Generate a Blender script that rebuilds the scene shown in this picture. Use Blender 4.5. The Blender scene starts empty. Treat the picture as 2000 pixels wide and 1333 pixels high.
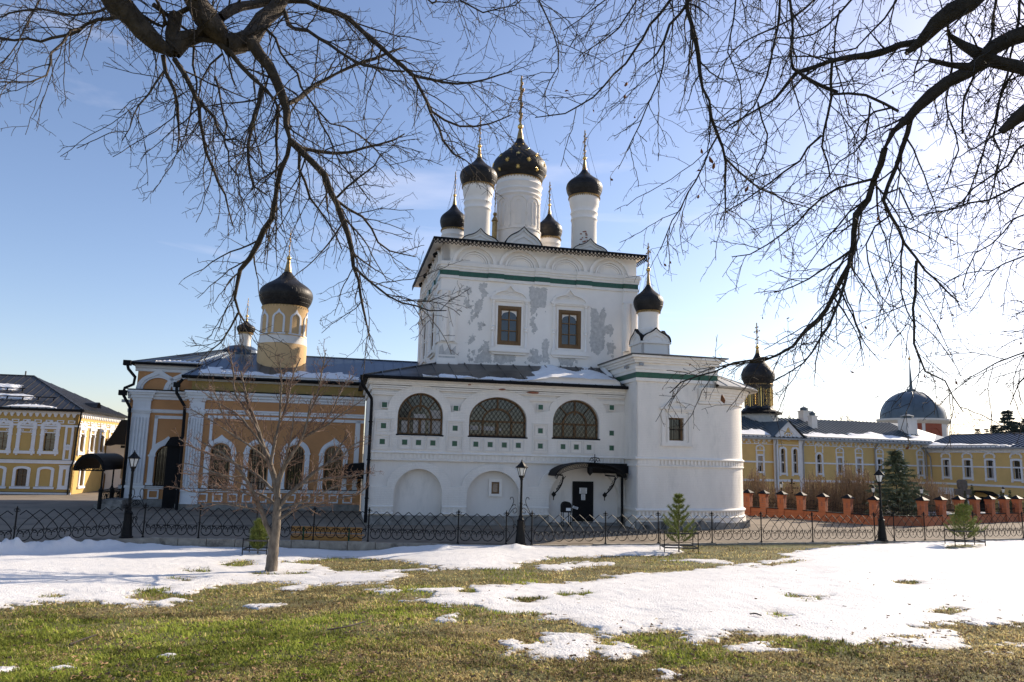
import bpy, bmesh, math, random
import numpy as np
from mathutils import Vector, Matrix
from mathutils.geometry import tessellate_polygon
random.seed(7); rng = np.random.default_rng(7)
R = math.radians
sc = bpy.context.scene
COL = sc.collection
# ------------------------------------------------------------------ camera
FPX = 1448.0; EYE = 3.33
PITCH = R(8.87); ROLL = R(1.42)
fw = np.array([0, math.cos(PITCH), math.sin(PITCH)]); r0 = np.array([1., 0, 0]); u0 = np.cross(r0, fw)
cright = math.cos(ROLL)*r0 + math.sin(ROLL)*u0
cup = -math.sin(ROLL)*r0 + math.cos(ROLL)*u0
CAM = np.array([0, 0, EYE])
cam = bpy.data.cameras.new('camera'); cam_ob = bpy.data.objects.new('camera', cam); COL.objects.link(cam_ob)
cam.sensor_width = 36; cam.lens = FPX/2000*36; cam.clip_start = 0.1; cam.clip_end = 6000
m3 = Matrix((cright, cup, -fw)).transposed()
cam_ob.matrix_world = Matrix.Translation(CAM) @ m3.to_4x4()
sc.camera = cam_ob
# ------------------------------------------------------------------ light
SUN_EL = R(26.5); SUN_AZ = 37.7          # azimuth of the sun, degrees from +X towards +Y
sdir = Vector((math.cos(R(SUN_AZ))*math.cos(SUN_EL), math.sin(R(SUN_AZ))*math.cos(SUN_EL), math.sin(SUN_EL)))
sl = bpy.data.lights.new('sun', 'SUN'); sl.energy = 5.0; sl.angle = R(0.55); sl.color = (1, .86, .68)
so = bpy.data.objects.new('sun', sl); COL.objects.link(so)
so.rotation_euler = sdir.to_track_quat('Z', 'Y').to_euler(); so.location = (30, 30, 40)
w = bpy.data.worlds.new('World'); sc.world = w; w.use_nodes = True
nt = w.node_tree; nt.nodes.clear()
wo = nt.nodes.new('ShaderNodeOutputWorld'); bg = nt.nodes.new('ShaderNodeBackground'); bg.inputs[1].default_value = 0.122
sky = nt.nodes.new('ShaderNodeTexSky'); sky.sky_type = 'NISHITA'; sky.sun_disc = False
sky.sun_elevation = SUN_EL; sky.sun_rotation = R(90-SUN_AZ); sky.air_density = 1.0; sky.dust_density = .75; sky.ozone_density = 2.4; sky.altitude = 150
# thin cirrus streaks: wind-stretched noise over the sky direction
tc = nt.nodes.new('ShaderNodeTexCoord'); mp = nt.nodes.new('ShaderNodeMapping'); mp.inputs['Scale'].default_value = (1.2, 1.2, 9.0); mp.inputs['Rotation'].default_value = (R(4), R(-5), 0)
nz = nt.nodes.new('ShaderNodeTexNoise'); nz.inputs['Scale'].default_value = 1.6; nz.inputs['Detail'].default_value = 7; nz.inputs['Roughness'].default_value = .55; nz.inputs['Distortion'].default_value = .4
cr = nt.nodes.new('ShaderNodeValToRGB'); cr.color_ramp.elements[0].position = .60; cr.color_ramp.elements[1].position = .85
cr.color_ramp.elements[0].color = (0, 0, 0, 1); cr.color_ramp.elements[1].color = (.38, .38, .38, 1)
mx = nt.nodes.new('ShaderNodeMixRGB'); mx.inputs[2].default_value = (7.5, 7.6, 7.8, 1)
L = nt.links.new
L(tc.outputs['Generated'], mp.inputs[0]); L(mp.outputs[0], nz.inputs['Vector']); L(nz.outputs[0], cr.inputs[0]); L(cr.outputs[0], mx.inputs[0]); L(sky.outputs[0], mx.inputs[1])
mtn = nt.nodes.new('ShaderNodeMixRGB'); mtn.blend_type = 'MULTIPLY'; mtn.inputs[0].default_value = 1; mtn.inputs[2].default_value = (1.02, .945, .985, 1); L(mx.outputs[0], mtn.inputs[1]); L(mtn.outputs[0], bg.inputs[0]); L(bg.outputs[0], wo.inputs[0])
sc.view_settings.view_transform = 'Standard'; sc.view_settings.look = 'None'; sc.view_settings.gamma = 1
sc.view_settings.exposure = 0.6
# ------------------------------------------------------------------ measuring helpers
def ray(x, y): return fw*FPX + cright*(x-1000) - cup*(y-666.5)
def hit(x, y, p0, n):
    r = ray(x, y); return CAM + r*(np.dot(np.asarray(p0, float)-CAM, n)/np.dot(r, n))
def aty(x, y, Y): return hit(x, y, (0, Y, 0), np.array([0, 1., 0]))
def onz(x, y, z=0.): return hit(x, y, (0, 0, z), np.array([0, 0, 1.]))
def proj(P):
    d = np.asarray(P, float)-CAM; z = d@fw
    return 1000+FPX*(d@cright)/z, 666.5-FPX*(d@cup)/z
class Frame:
    def __init__(s, yaw, O):
        s.yaw = R(yaw); s.A = np.array([math.cos(s.yaw), math.sin(s.yaw), 0]); s.B = np.array([-math.sin(s.yaw), math.cos(s.yaw), 0]); s.O = np.array([O[0], O[1], 0.])
    def wor(s, a, b, z): return s.O + s.A*a + s.B*b + np.array([0, 0, z])
    def loc(s, p): d = np.asarray(p)-s.O; return (d@s.A, d@s.B, p[2])
    def f(s, x, y, b=0.):
        p = hit(x, y, s.wor(0, b, 0), s.B); d = p-s.O; return (d@s.A, p[2])
    def s(s, x, y, a=0.):
        p = hit(x, y, s.wor(a, 0, 0), s.A); d = p-s.O; return (d@s.B, p[2])
# ------------------------------------------------------------------ objects
def tag(o, label=None, cat=None, group=None, kind=None):
    if label: o['label'] = label
    if cat: o['category'] = cat
    if group: o['group'] = group
    if kind: o['kind'] = kind
    return o
class Thing:
    def __init__(s, name, label, cat, fr, base, group=None):
        s.fr = fr; s.base = np.array(base, float)
        o = bpy.data.objects.new(name, None); o.empty_display_size = .3; COL.objects.link(o)
        o.location = fr.wor(*base); o.rotation_euler = (0, 0, fr.yaw)
        tag(o, label, cat, group); s.o = o
WORLD = Frame(0, (0, 0, 0))
def copy_tree(o, parent=None):
    c = o.copy(); COL.objects.link(c)
    if parent is not None: c.parent = parent
    for ch in list(o.children): copy_tree(ch, c)
    return c
class MB:
    def __init__(s): s.v = []; s.f = []; s.m = []; s.mi = 0
    def add(s, vs, fs):
        o = len(s.v); s.v += [tuple(map(float, p)) for p in vs]
        for f in fs: s.f.append([o+i for i in f]); s.m.append(s.mi)
    def box(s, x0, x1, y0, y1, z0, z1):
        s.add([(x0,y0,z0),(x1,y0,z0),(x1,y1,z0),(x0,y1,z0),(x0,y0,z1),(x1,y0,z1),(x1,y1,z1),(x0,y1,z1)],
              [(0,3,2,1),(4,5,6,7),(0,1,5,4),(1,2,6,5),(2,3,7,6),(3,0,4,7)])
    def prism(s, pts, y0, y1):           # outline in (x,z), extruded along y
        n = len(pts); tris = tessellate_polygon([[Vector((p[0], p[1], 0)) for p in pts]])
        s.add([(p[0], y0, p[1]) for p in pts]+[(p[0], y1, p[1]) for p in pts],
              [tuple(t) for t in tris]+[tuple(n+i for i in t[::-1]) for t in tris]+[(i, (i+1) % n, n+(i+1) % n, n+i) for i in range(n)])
    def prismx(s, pts, x0, x1):          # outline in (y,z), extruded along x
        n = len(pts); tris = tessellate_polygon([[Vector((p[0], p[1], 0)) for p in pts]])
        s.add([(x0, p[0], p[1]) for p in pts]+[(x1, p[0], p[1]) for p in pts],
              [tuple(t) for t in tris]+[tuple(n+i for i in t[::-1]) for t in tris]+[(i, (i+1) % n, n+(i+1) % n, n+i) for i in range(n)])
    def plate(s, outer, holes, y0, y1, back=True, ax='y'):
        loops = [outer]+list(holes); allp = [p for l in loops for p in l]; n = len(allp)
        tris = tessellate_polygon([[Vector((p[0], p[1], 0)) for p in l] for l in loops])
        P = (lambda p, y: (p[0], y, p[1])) if ax == 'y' else (lambda p, y: (y, p[0], p[1]))
        fs = [tuple(t) for t in tris]
        if back: fs += [tuple(n+i for i in t[::-1]) for t in tris]
        o = 0
        for l in loops:
            k = len(l); fs += [(o+i, o+(i+1) % k, n+o+(i+1) % k, n+o+i) for i in range(k)]; o += k
        s.add([P(p, y0) for p in allp]+[P(p, y1) for p in allp], fs)
    def band(s, outer, inner, y0, y1, ax='y'):       # strip between two curves of equal length
        n = len(outer); P = (lambda p, y: (p[0], y, p[1])) if ax == 'y' else (lambda p, y: (y, p[0], p[1]))
        vs = [P(p, y0) for p in outer]+[P(p, y0) for p in inner]+[P(p, y1) for p in outer]+[P(p, y1) for p in inner]
        fs = []
        for i in range(n-1):
            fs += [(i, i+1, n+i+1, n+i), (2*n+i, 3*n+i, 3*n+i+1, 2*n+i+1), (i, 2*n+i, 2*n+i+1, i+1), (n+i, n+i+1, 3*n+i+1, 3*n+i)]
        fs += [(0, n, 3*n, 2*n), (n-1, 3*n-1, 4*n-1, 2*n-1)]
        s.add(vs, fs)
    def lathe(s, prof, cx, cy, seg=32, a0=0., a1=2*math.pi):
        full = abs(a1-a0-2*math.pi) < 1e-6; k = seg if full else seg+1; n = len(prof); vs = []; fs = []
        for i in range(k):
            t = a0+(a1-a0)*i/seg; c, q = math.cos(t), math.sin(t)
            vs += [(cx+r*c, cy+r*q, z) for r, z in prof]
        for i in range(seg):
            j = (i+1) % k
            for h in range(n-1): fs.append((i*n+h, j*n+h, j*n+h+1, i*n+h+1))
        s.add(vs, fs)
    def tube(s, path, r, sides=6):
        P = np.array(path, float); n = len(P); rr = np.full(n, r) if np.isscalar(r) else np.array(r, float)
        T = np.gradient(P, axis=0); T /= np.linalg.norm(T, axis=1)[:, None]+1e-12
        ref = np.array([0, 0, 1.]) if np.abs(T[:, 2]).mean() < .8 else np.array([0, 1., 0])
        U = np.cross(T, ref); U /= np.linalg.norm(U, axis=1)[:, None]+1e-9; V = np.cross(T, U)
        an = np.arange(sides)*2*math.pi/sides
        vs = (P[:, None, :]+rr[:, None, None]*(np.cos(an)[None, :, None]*U[:, None, :]+np.sin(an)[None, :, None]*V[:, None, :])).reshape(-1, 3)
        fs = [(i*sides+k, i*sides+(k+1) % sides, (i+1)*sides+(k+1) % sides, (i+1)*sides+k) for i in range(n-1) for k in range(sides)]
        fs += [tuple(range(sides))[::-1], tuple((n-1)*sides+k for k in range(sides))]
        s.add(vs, fs)
    def bar(s, p, q, w, h):              # rectangular bar from p to q
        p = np.array(p, float); q = np.array(q, float); t = q-p; t /= np.linalg.norm(t)
        ref = np.array([0, 0, 1.]) if abs(t[2]) < .9 else np.array([0, 1., 0])
        u = np.cross(t, ref); u /= np.linalg.norm(u); v = np.cross(u, t)
        c = [u*w/2*i+v*h/2*j for i, j in ((-1,-1),(1,-1),(1,1),(-1,1))]
        s.add([p+k for k in c]+[q+k for k in c], [(0,3,2,1),(4,5,6,7),(0,1,5,4),(1,2,6,5),(2,3,7,6),(3,0,4,7)])
    def ball(s, c, r, seg=12):
        s.lathe([(r*math.sin(math.pi*i/8)+1e-4, c[2]-r*math.cos(math.pi*i/8)) for i in range(9)], c[0], c[1], seg)
    def build(s, name, mats, parent=None, smooth=False, norm=True, angle=None):
        me = bpy.data.meshes.new(name); base = np.zeros(3); po = None
        if isinstance(parent, Thing): base = parent.base; po = parent.o
        elif parent is not None: po = parent
        if isinstance(parent, tuple): base = parent[0].base; po = parent[1]      # (thing, part object): a sub-part
        v = np.array(s.v)-base
        me.from_pydata(v.tolist(), [], s.f)
        if not isinstance(mats, (list, tuple)): mats = [mats]
        for m in mats: me.materials.append(m)
        if len(mats) > 1: me.polygons.foreach_set('material_index', s.m)
        if norm:
            b = bmesh.new(); b.from_mesh(me); bmesh.ops.recalc_face_normals(b, faces=b.faces); b.to_mesh(me); b.free()
        if smooth or angle:
            me.polygons.foreach_set('use_smooth', [True]*len(me.polygons))
            if angle: me.set_sharp_from_angle(angle=R(angle))
        me.update()
        o = bpy.data.objects.new(name, me); COL.objects.link(o)
        if po is not None: o.parent = po
        return o
def arc(cx, cz, rx, rz, t0=180., t1=0., n=24):
    return [(cx+rx*math.cos(R(t0+(t1-t0)*i/n)), cz+rz*math.sin(R(t0+(t1-t0)*i/n))) for i in range(n+1)]
def keel(cx, cz, rx, rz, tip, n=32, w=.55):
    out = []
    for i in range(n+1):
        t = math.pi*(1-i/n); x = math.cos(t); z = math.sin(t)
        k = max(0, 1-abs(x)/w)
        out.append((cx+rx*x, cz+rz*z+tip*k*k))
    return out
def archloop(x0, x1, z0, zs, rz, n=20):     # closed outline: rectangle with an arched head
    c = (x0+x1)/2; r = (x1-x0)/2
    return [(x1, z0), (x0, z0)]+arc(c, zs, r, rz, 180, 0, n)
def rect(x0, x1, z0, z1): return [(x0, z0), (x1, z0), (x1, z1), (x0, z1)]
def scale_loop(l, d):
    c = (sum(p[0] for p in l)/len(l), sum(p[1] for p in l)/len(l)); xs = [p[0] for p in l]; zs = [p[1] for p in l]
    sx = 1+2*d/(max(xs)-min(xs)); sz = 1+2*d/(max(zs)-min(zs)); mx_, mz_ = (max(xs)+min(xs))/2, (max(zs)+min(zs))/2
    return [(mx_+(p[0]-mx_)*sx, mz_+(p[1]-mz_)*sz) for p in l]
def catmull(pts, n=6):
    P = np.array(pts, float); P = np.vstack([2*P[0]-P[1], P, 2*P[-1]-P[-2]]); out = []
    for i in range(1, len(P)-2):
        p0, p1, p2, p3 = P[i-1:i+3]
        for k in range(n):
            t = k/n; out.append(.5*((2*p1)+(-p0+p2)*t+(2*p0-5*p1+4*p2-p3)*t*t+(-p0+3*p1-3*p2+p3)*t**3))
    out.append(P[-2]); return np.array(out)
# ------------------------------------------------------------------ materials
def mk(name, col, rough=.7, metal=0., var=.12, scale=2., bump=.15, bscale=30., bdist=.02, brick=None, stain=None, spec=.4, stretch=(1,1,1), detail=6):
    m = bpy.data.materials.new(name); m.use_nodes = True; t = m.node_tree; b = t.nodes['Principled BSDF']
    b.inputs['Roughness'].default_value = rough; b.inputs['Metallic'].default_value = metal; b.inputs['Specular IOR Level'].default_value = spec
    N = t.nodes.new; K = t.links.new
    tc = N('ShaderNodeTexCoord'); mp = N('ShaderNodeMapping'); mp.inputs['Scale'].default_value = stretch; K(tc.outputs['Object'], mp.inputs[0])
    n1 = N('ShaderNodeTexNoise'); n1.inputs['Scale'].default_value = scale; n1.inputs['Detail'].default_value = detail; n1.inputs['Roughness'].default_value = .62; K(mp.outputs[0], n1.inputs['Vector'])
    r = N('ShaderNodeValToRGB'); c = np.array(col[:3]); e = r.color_ramp.elements
    e[0].position = .3; e[1].position = .7
    e[0].color = (*np.clip(c*(1-var), 0, 1), 1); e[1].color = (*np.clip(c*(1+var), 0, 1), 1)
    K(n1.outputs[0], r.inputs[0]); colout = r.outputs[0]
    if stain:                                  # (colour, threshold, scale): dirt with a shape of its own
        n3 = N('ShaderNodeTexNoise'); n3.inputs['Scale'].default_value = stain[2]; n3.inputs['Detail'].default_value = 8; n3.inputs['Roughness'].default_value = .65; K(mp.outputs[0], n3.inputs['Vector'])
        r3 = N('ShaderNodeValToRGB'); r3.color_ramp.elements[0].position = stain[1]; r3.color_ramp.elements[1].position = min(1, stain[1]+(stain[3] if len(stain) > 3 else .12)); K(n3.outputs[0], r3.inputs[0])
        mm = N('ShaderNodeMixRGB'); mm.inputs[2].default_value = (*stain[0], 1); K(r3.outputs[0], mm.inputs[0]); K(colout, mm.inputs[1]); colout = mm.outputs[0]
    n2 = N('ShaderNodeTexNoise'); n2.inputs['Scale'].default_value = bscale; n2.inputs['Detail'].default_value = 5; K(mp.outputs[0], n2.inputs['Vector'])
    bp = N('ShaderNodeBump'); bp.inputs['Strength'].default_value = bump; bp.inputs['Distance'].default_value = bdist; K(n2.outputs[0], bp.inputs['Height'])
    nout = bp.outputs[0]
    if brick:                                  # (row height, width, depth strength, mortar colour or None, [tint])
        sx = N('ShaderNodeSeparateXYZ'); K(tc.outputs['Object'], sx.inputs[0]); ad = N('ShaderNodeMath'); ad.operation = 'ADD'; K(sx.outputs[0], ad.inputs[0]); K(sx.outputs[1], ad.inputs[1])
        cx = N('ShaderNodeCombineXYZ'); K(ad.outputs[0], cx.inputs[0]); K(sx.outputs[2], cx.inputs[1])
        bt = N('ShaderNodeTexBrick'); bt.inputs['Scale'].default_value = 1; bt.inputs['Row Height'].default_value = brick[0]; bt.inputs['Brick Width'].default_value = brick[1]; bt.inputs['Mortar Size'].default_value = brick[0]*.09; bt.inputs['Mortar Smooth'].default_value = .6
        K(cx.outputs[0], bt.inputs['Vector'])
        b2 = N('ShaderNodeBump'); b2.invert = True; b2.inputs['Strength'].default_value = brick[2]; b2.inputs['Distance'].default_value = .012; K(bt.outputs['Fac'], b2.inputs['Height']); K(nout, b2.inputs['Normal']); nout = b2.outputs[0]
        if brick[3]:
            bt.inputs['Color1'].default_value = (*np.array(col)*.8, 1); bt.inputs['Color2'].default_value = (*np.clip(np.array(col)*1.2, 0, 1), 1); bt.inputs['Mortar'].default_value = (*brick[3], 1)
            mm = N('ShaderNodeMixRGB'); mm.blend_type = 'MULTIPLY'; mm.inputs[0].default_value = .5; K(bt.outputs['Color'], mm.inputs[1]); 
            g = N('ShaderNodeMixRGB'); g.inputs[0].default_value = .55; K(colout, g.inputs[1]); K(bt.outputs['Color'], g.inputs[2]); colout = g.outputs[0]
    K(colout, b.inputs['Base Color']); K(nout, b.inputs['Normal'])
    return m
def glass(name, col=(.012,.014,.017), rough=.06):
    m = mk(name, col, rough, 0, .5, 1.5, .12, 2.2, .03, spec=.6); m.node_tree.nodes['Principled BSDF'].inputs['IOR'].default_value = 1.75; return m
M = {}
M['white_tower'] = mk('brightened_tower_limewash', (.88,.83,.765), .85, 0, .04, .9, .25, 9, .02, stain=((.68,.65,.61), .62, 1.1, .25))  # lighter limewash copy; the upper walls' stronger light is put into its colour
M['white'] = mk('white_limewash', (.83,.775,.70), .85, 0, .06, 1.2, .4, 14, .02, brick=(.085,.29,.7,None), stain=((.60,.565,.51), .56, 1.3, .28), stretch=(1,1,.4))
M['white_low'] = mk('white_limewash_smooth', (.76,.71,.645), .85, 0, .07, .9, .3, 9, .02, stain=((.55,.52,.47), .55, 1.2, .28), stretch=(1,1,.35))
M['trim'] = mk('white_trim', (.82,.77,.70), .8, 0, .06, 3, .2, 25, .01, stain=((.45,.43,.40), .70, 2.2, .12))
M['patch'] = mk('bare_grey_render', (.55,.53,.50), .95, 0, .22, 5, .5, 30, .015, brick=(.08,.27,.25,None))
M['redbrick_patch'] = mk('exposed_red_brick', (.30,.115,.07), .9, 0, .3, 14, .5, 30, .02)
M['stone'] = mk('rough_plinth_stone', (.25,.235,.21), .95, 0, .35, 3, .8, 7, .05, stain=((.09,.085,.075), .55, 2.5, .2))
M['green'] = mk('green_glazed_tile', (.008,.075,.035), .3, 0, .35, 9, .2, 25, .01, spec=.6)
M['black'] = mk('black_sheet_metal', (.009,.009,.010), .6, 0, .2, 2, .05, 20, .005, spec=.12)
M['iron'] = mk('black_wrought_iron', (.008,.0078,.0075), .55, 0, .3, 8, .2, 60, .004, spec=.18)
M['dome'] = mk('blackened_dome_copper', (.022,.02,.019), .5, .2, .45, 3, .4, 6, .02, brick=(.28,.34,.9,None), spec=.3, stain=((.06,.052,.046), .62, 2.5, .12))
M['gold'] = mk('gilding', (.83,.55,.17), .28, 1., .12, 6, .05, 20, .004)
M['goldold'] = mk('weathered_gilding', (.42,.28,.12), .5, .8, .4, 5, .1, 20, .004)
M['wood'] = mk('brown_window_wood', (.16,.088,.034), .6, 0, .2, 5, .15, 25, .005, stretch=(1,1,.2))
M['glass'] = glass('dark_window_glass', (.010,.0105,.011), .08)
M['roofdark'] = mk('dark_roof_sheet', (.055,.052,.05), .4, .25, .3, 1.6, .12, 3, .02, spec=.5)
M['roofblue'] = mk('blue_grey_roof_sheet', (.05,.075,.11), .3, .45, .25, 1.2, .12, 2.5, .02, spec=.6)
M['roofgrey'] = mk('grey_green_roof_sheet', (.085,.11,.125), .45, .3, .15, 1.2, .08, 3, .02, spec=.5)
M['snow'] = mk('snow', (.82,.82,.82), .6, 0, .03, 3, .35, 9, .03, spec=.3)
M['orange'] = mk('ochre_orange_plaster', (.50,.25,.105), .9, 0, .10, .9, .25, 12, .01, stain=((.41,.20,.09), .6, .7, .25))
M['yelloworange'] = mk('pale_apricot_plaster', (.60,.40,.20), .9, 0, .06, 1.2, .2, 12, .01)
M['attic'] = mk('olive_yellow_plaster', (.40,.28,.10), .9, 0, .12, 1.5, .2, 12, .01)
M['yellow'] = mk('yellow_plaster', (.50,.335,.115), .9, 0, .07, 1.0, .15, 10, .01, stain=((.43,.29,.11), .6, .6, .3))
M['yellow_hazed'] = mk('haze_lightened_yellow_plaster', (.64,.44,.17), .9, 0, .07, 1.0, .15, 10, .01, stain=((.56,.39,.17), .6, .6, .3))  # the yellow plaster lightened: hazy brightness painted into the colour
M['trimblue'] = mk('white_painted_trim', (.72,.73,.74), .75, 0, .06, 3, .15, 25, .01)
M['asphalt'] = mk('worn_asphalt', (.22,.18,.135), .93, 0, .16, .5, .35, 60, .012, stain=((.13,.105,.08), .54, .45, .12), spec=.25)
M['kerb'] = mk('kerb_stone', (.33,.285,.225), .95, 0, .3, 3, .7, 10, .03, stain=((.12,.10,.08), .55, 2.2, .15))
M['redbrick'] = mk('orange_red_brick', (.46,.145,.06), .85, 0, .18, 3, .3, 30, .01, brick=(.075,.25,.6,(.30,.17,.12)))
M['bark'] = mk('grey_brown_bark', (.075,.06,.046), .95, 0, .5, 14, 1., 45, .02, stain=((.20,.17,.06), .62, 2.5, .12), stretch=(1,1,.6))
M['barkdark'] = mk('dark_bark', (.05,.042,.034), .95, 0, .4, 14, 1., 45, .02, stain=((.11,.11,.06), .64, 3, .12))
M['twig'] = mk('twig_bark', (.035,.026,.021), .8, 0, .3, 6, .2, 40, .004)
M['applebark'] = mk('apple_tree_bark', (.155,.128,.10), .95, 0, .5, 9, 1., 40, .02, stretch=(1,1,.4))
M['appletwig'] = mk('apple_twig', (.16,.098,.068), .8, 0, .35, 8, .3, 40, .004)
M['needle'] = mk('pine_needles', (.23,.26,.06), .6, 0, .4, 6, .1, 20, .004)
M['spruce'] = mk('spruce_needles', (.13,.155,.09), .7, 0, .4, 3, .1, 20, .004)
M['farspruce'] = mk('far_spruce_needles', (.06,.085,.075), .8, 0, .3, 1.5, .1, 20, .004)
M['thuja'] = mk('thuja_foliage', (.07,.09,.04), .8, 0, .4, 5, .3, 20, .01)
M['shrub'] = mk('bare_shrub_twigs', (.30,.21,.13), .85, 0, .35, 3, .2, 30, .004)
M['orangewood'] = mk('varnished_bench_wood', (.50,.235,.06), .4, 0, .18, 2, .15, 25, .004, stretch=(.4,6,6))
M['greenpaint'] = mk('green_painted_steel', (.02,.085,.03), .4)
M['paper'] = mk('white_paper', (.75,.74,.72), .8, 0, .04, 8)
M['ink'] = mk('printed_ink', (.09,.09,.10), .8)
M['lampglass'] = mk('frosted_lamp_glass', (.62,.63,.60), .25, 0, .05, 3, spec=.6)
M['redplaster'] = mk('brick_red_plaster', (.34,.10,.055), .9, 0, .1, 1)
M['zinc'] = mk('zinc_pipe', (.30,.31,.32), .45, .5, .15, 3)
M['stonecross'] = mk('grey_carved_stone', (.10,.09,.08), .9, 0, .25, 4, .6, 25, .02)
M['guard'] = mk('weathered_guard_board', (.075,.07,.066), .85, 0, .3, 4, .4, 25, .01)
M['leaf'] = mk('dry_brown_leaf', (.24,.085,.03), .8, 0, .4, 9)
M['curtain'] = mk('pale_curtain', (.48,.45,.42), .9, 0, .15, 3)
M['doorwood'] = mk('golden_door_wood', (.26,.14,.045), .55, 0, .2, 4, .3, 25, .006, stretch=(1,1,.2))
# ================================================================== WHITE CHURCH
O_CH = onz(713, 1025, 0.)
CH = Frame(12.7, O_CH)
church = Thing('white_church', 'white old church with five black onion domes and arched gallery', 'church', CH, (0, 0, 0))
def part(mb, name, mats, par=None, **k): return mb.build(name, mats, par or church, **k)
def sub(o, mb, name, mats, **k): return mb.build(name, mats, o, **k)
def snow_sheet(name, parent, P, mask, nu, nv, seed=0, thick=.16, base=.0):
    """P(u,v)->surface point; mask(u,v)->depth; an uneven snow slab lying on the roof"""
    g = np.random.default_rng(seed); V = []; Hh = np.zeros((nu+1, nv+1)); ph = g.uniform(0, 6.28, (8, 2)); fr_ = g.uniform(3, 26, (8, 2))
    for i in range(nu+1):
        for j in range(nv+1):
            u, v = i/nu, j/nv; n = sum(math.sin(fr_[k, 0]*u*3+ph[k, 0])*math.sin(fr_[k, 1]*v+ph[k, 1])/(1+k*.4) for k in range(8))
            Hh[i, j] = mask(u, v)+.035*n+g.normal(0, .006)
    mb = MB(); idx = {}
    def vid(i, j, top):
        k = (i, j, top)
        if k not in idx:
            p = np.array(P(i/nu, j/nv), float); idx[k] = len(mb.v); mb.v.append((p[0], p[1], p[2]+(base+max(.0, min(Hh[i, j], thick)) if top else -.02)))
        return idx[k]
    keep = (Hh[:-1, :-1]+Hh[1:, 1:]+Hh[1:, :-1]+Hh[:-1, 1:])/4 > .012
    for i in range(nu):
        for j in range(nv):
            if keep[i, j]:
                mb.f.append([vid(i, j, 1), vid(i+1, j, 1), vid(i+1, j+1, 1), vid(i, j+1, 1)]); mb.m.append(0)
                for (a, b_, di, dj) in (((i, j), (i, j+1), -1, 0), ((i+1, j+1), (i+1, j), 1, 0), ((i, j+1), (i+1, j+1), 0, 1), ((i+1, j), (i, j), 0, -1)):
                    I, J = i+di, j+dj
                    if not (0 <= I < nu and 0 <= J < nv and keep[I, J]):
                        mb.f.append([vid(*b_, 1), vid(*a, 1), vid(*a, 0), vid(*b_, 0)]); mb.m.append(0)
    return mb.build(name, M['snow'], parent, smooth=True, norm=False)
# ---------------------------------------------------------------- gallery
UP = [(1.28, 3.50, 4.28, 5.20, 1.12), (4.80, 7.75, 4.30, 5.13, 1.14), (9.11, 11.60, 4.33, 5.13, 1.17)]
UPO = [(.78, 3.88, 5.42, 1.28), (4.32, 8.15, 5.52, 1.14), (8.93, 11.97, 5.70, .96)]
LOW = [(1.26, 3.59, .30, 1.45, 1.19), (4.80, 7.46, .30, 1.36, 1.26), (8.96, 12.73, .12, 1.25, 1.68)]
LOWO = [(.91, 4.0, 1.79, 1.17), (4.55, 7.88, 1.85, 1.09), (8.45, 13.0, 1.90, 1.18)]
GW = 13.0
mb = MB()
uph = [archloop(*u) for u in UP]; loh = [archloop(*u) for u in LOW]
mb.plate(rect(0, GW, 0, 7.0), uph+loh, .07, .34)
mb.box(0, .34, .34, 8.5, 0, 7.0); mb.box(0.34, GW, .62, .66, 0, 7.0)
for l in loh: mb.prism(l, .335, .36)
part(mb, 'gallery_wall', M['white_low'])
mb = MB()
o = [(GW, 3.44), (0, 3.44), (0, 5.40)]
for x0, x1, z, rz in UPO: o += arc((x0+x1)/2, z, (x1-x0)/2, rz, 180, 0, 26)
o += [(GW, 5.77)]
mb.plate(o, uph, -.045, .075)
part(mb, 'arcade_band', M['white'])
mb = MB(); o = [(GW, .62), (0, .62), (0, 1.79)]
for x0, x1, z, rz in LOWO: o += arc((x0+x1)/2, z, (x1-x0)/2, rz, 180, 0, 26)
hol = []
o = [(0, .62), (0, 1.79)]
for x0, x1, z, rz in LOWO: o += arc((x0+x1)/2, z, (x1-x0)/2, rz, 180, 0, 26)
loh2 = [archloop(u[0], u[1], .625, u[3], u[4]) for u in LOW]
# piers + arch bands as one comb-shaped plate
comb = [(0, .62), (0, 1.79)]
for x0, x1, z, rz in LOWO: comb += arc((x0+x1)/2, z, (x1-x0)/2, rz, 180, 0, 26)
comb += [(13.0, .62)]
for u in LOW[::-1]: comb += [(u[1], .62)]+arc((u[0]+u[1])/2, u[3], (u[1]-u[0])/2, u[4], 0, 180, 20)+[(u[0], .62)]
mb.prism(comb, -.045, .075); part(mb, 'lower_arcade_band', M['white'])
# string course with small ribs, base mouldings, cornice
def ribs(mb, x0, x1, y, z0, z1, step=.2, w_=.11, d=.05):
    n = int((x1-x0)/step)
    for i in range(n):
        x = x0+(i+.5)*(x1-x0)/n; mb.box(x-w_/2, x+w_/2, y-d, y+.01, z0, z1)
mb = MB(); mb.prismx([(.08, 3.36), (-.10, 3.36), (-.12, 3.40), (-.06, 3.46), (.0, 3.50), (.08, 3.50)], 0, GW); mb.box(0, GW, -.02, .08, 3.06, 3.36); mb.prismx([(.08, 3.02), (-.06, 3.02), (-.08, 3.07), (-.02, 3.12), (.08, 3.12)], 0, GW)
ribs(mb, .05, GW, -.02, 3.12, 3.35); part(mb, 'string_course', M['trim'])
mb = MB()
for x0, x1 in ((-.05, 1.26), (3.59, 4.80), (7.46, 8.96), (12.73, 13.0)):
    mb.prismx([(.3, .80), (-.08, .80), (-.09, .87), (.0, .93), (.3, .93)], x0, x1); mb.box(x0, x1, -.03, .3, .55, .80); mb.prismx([(.3, .5), (-.12, .5), (-.12, .55), (-.02, .6), (.3, .6)], x0, x1); ribs(mb, x0+.03, x1-.03, -.03, .6, .79)
part(mb, 'base_moulding', M['trim'])
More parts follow.
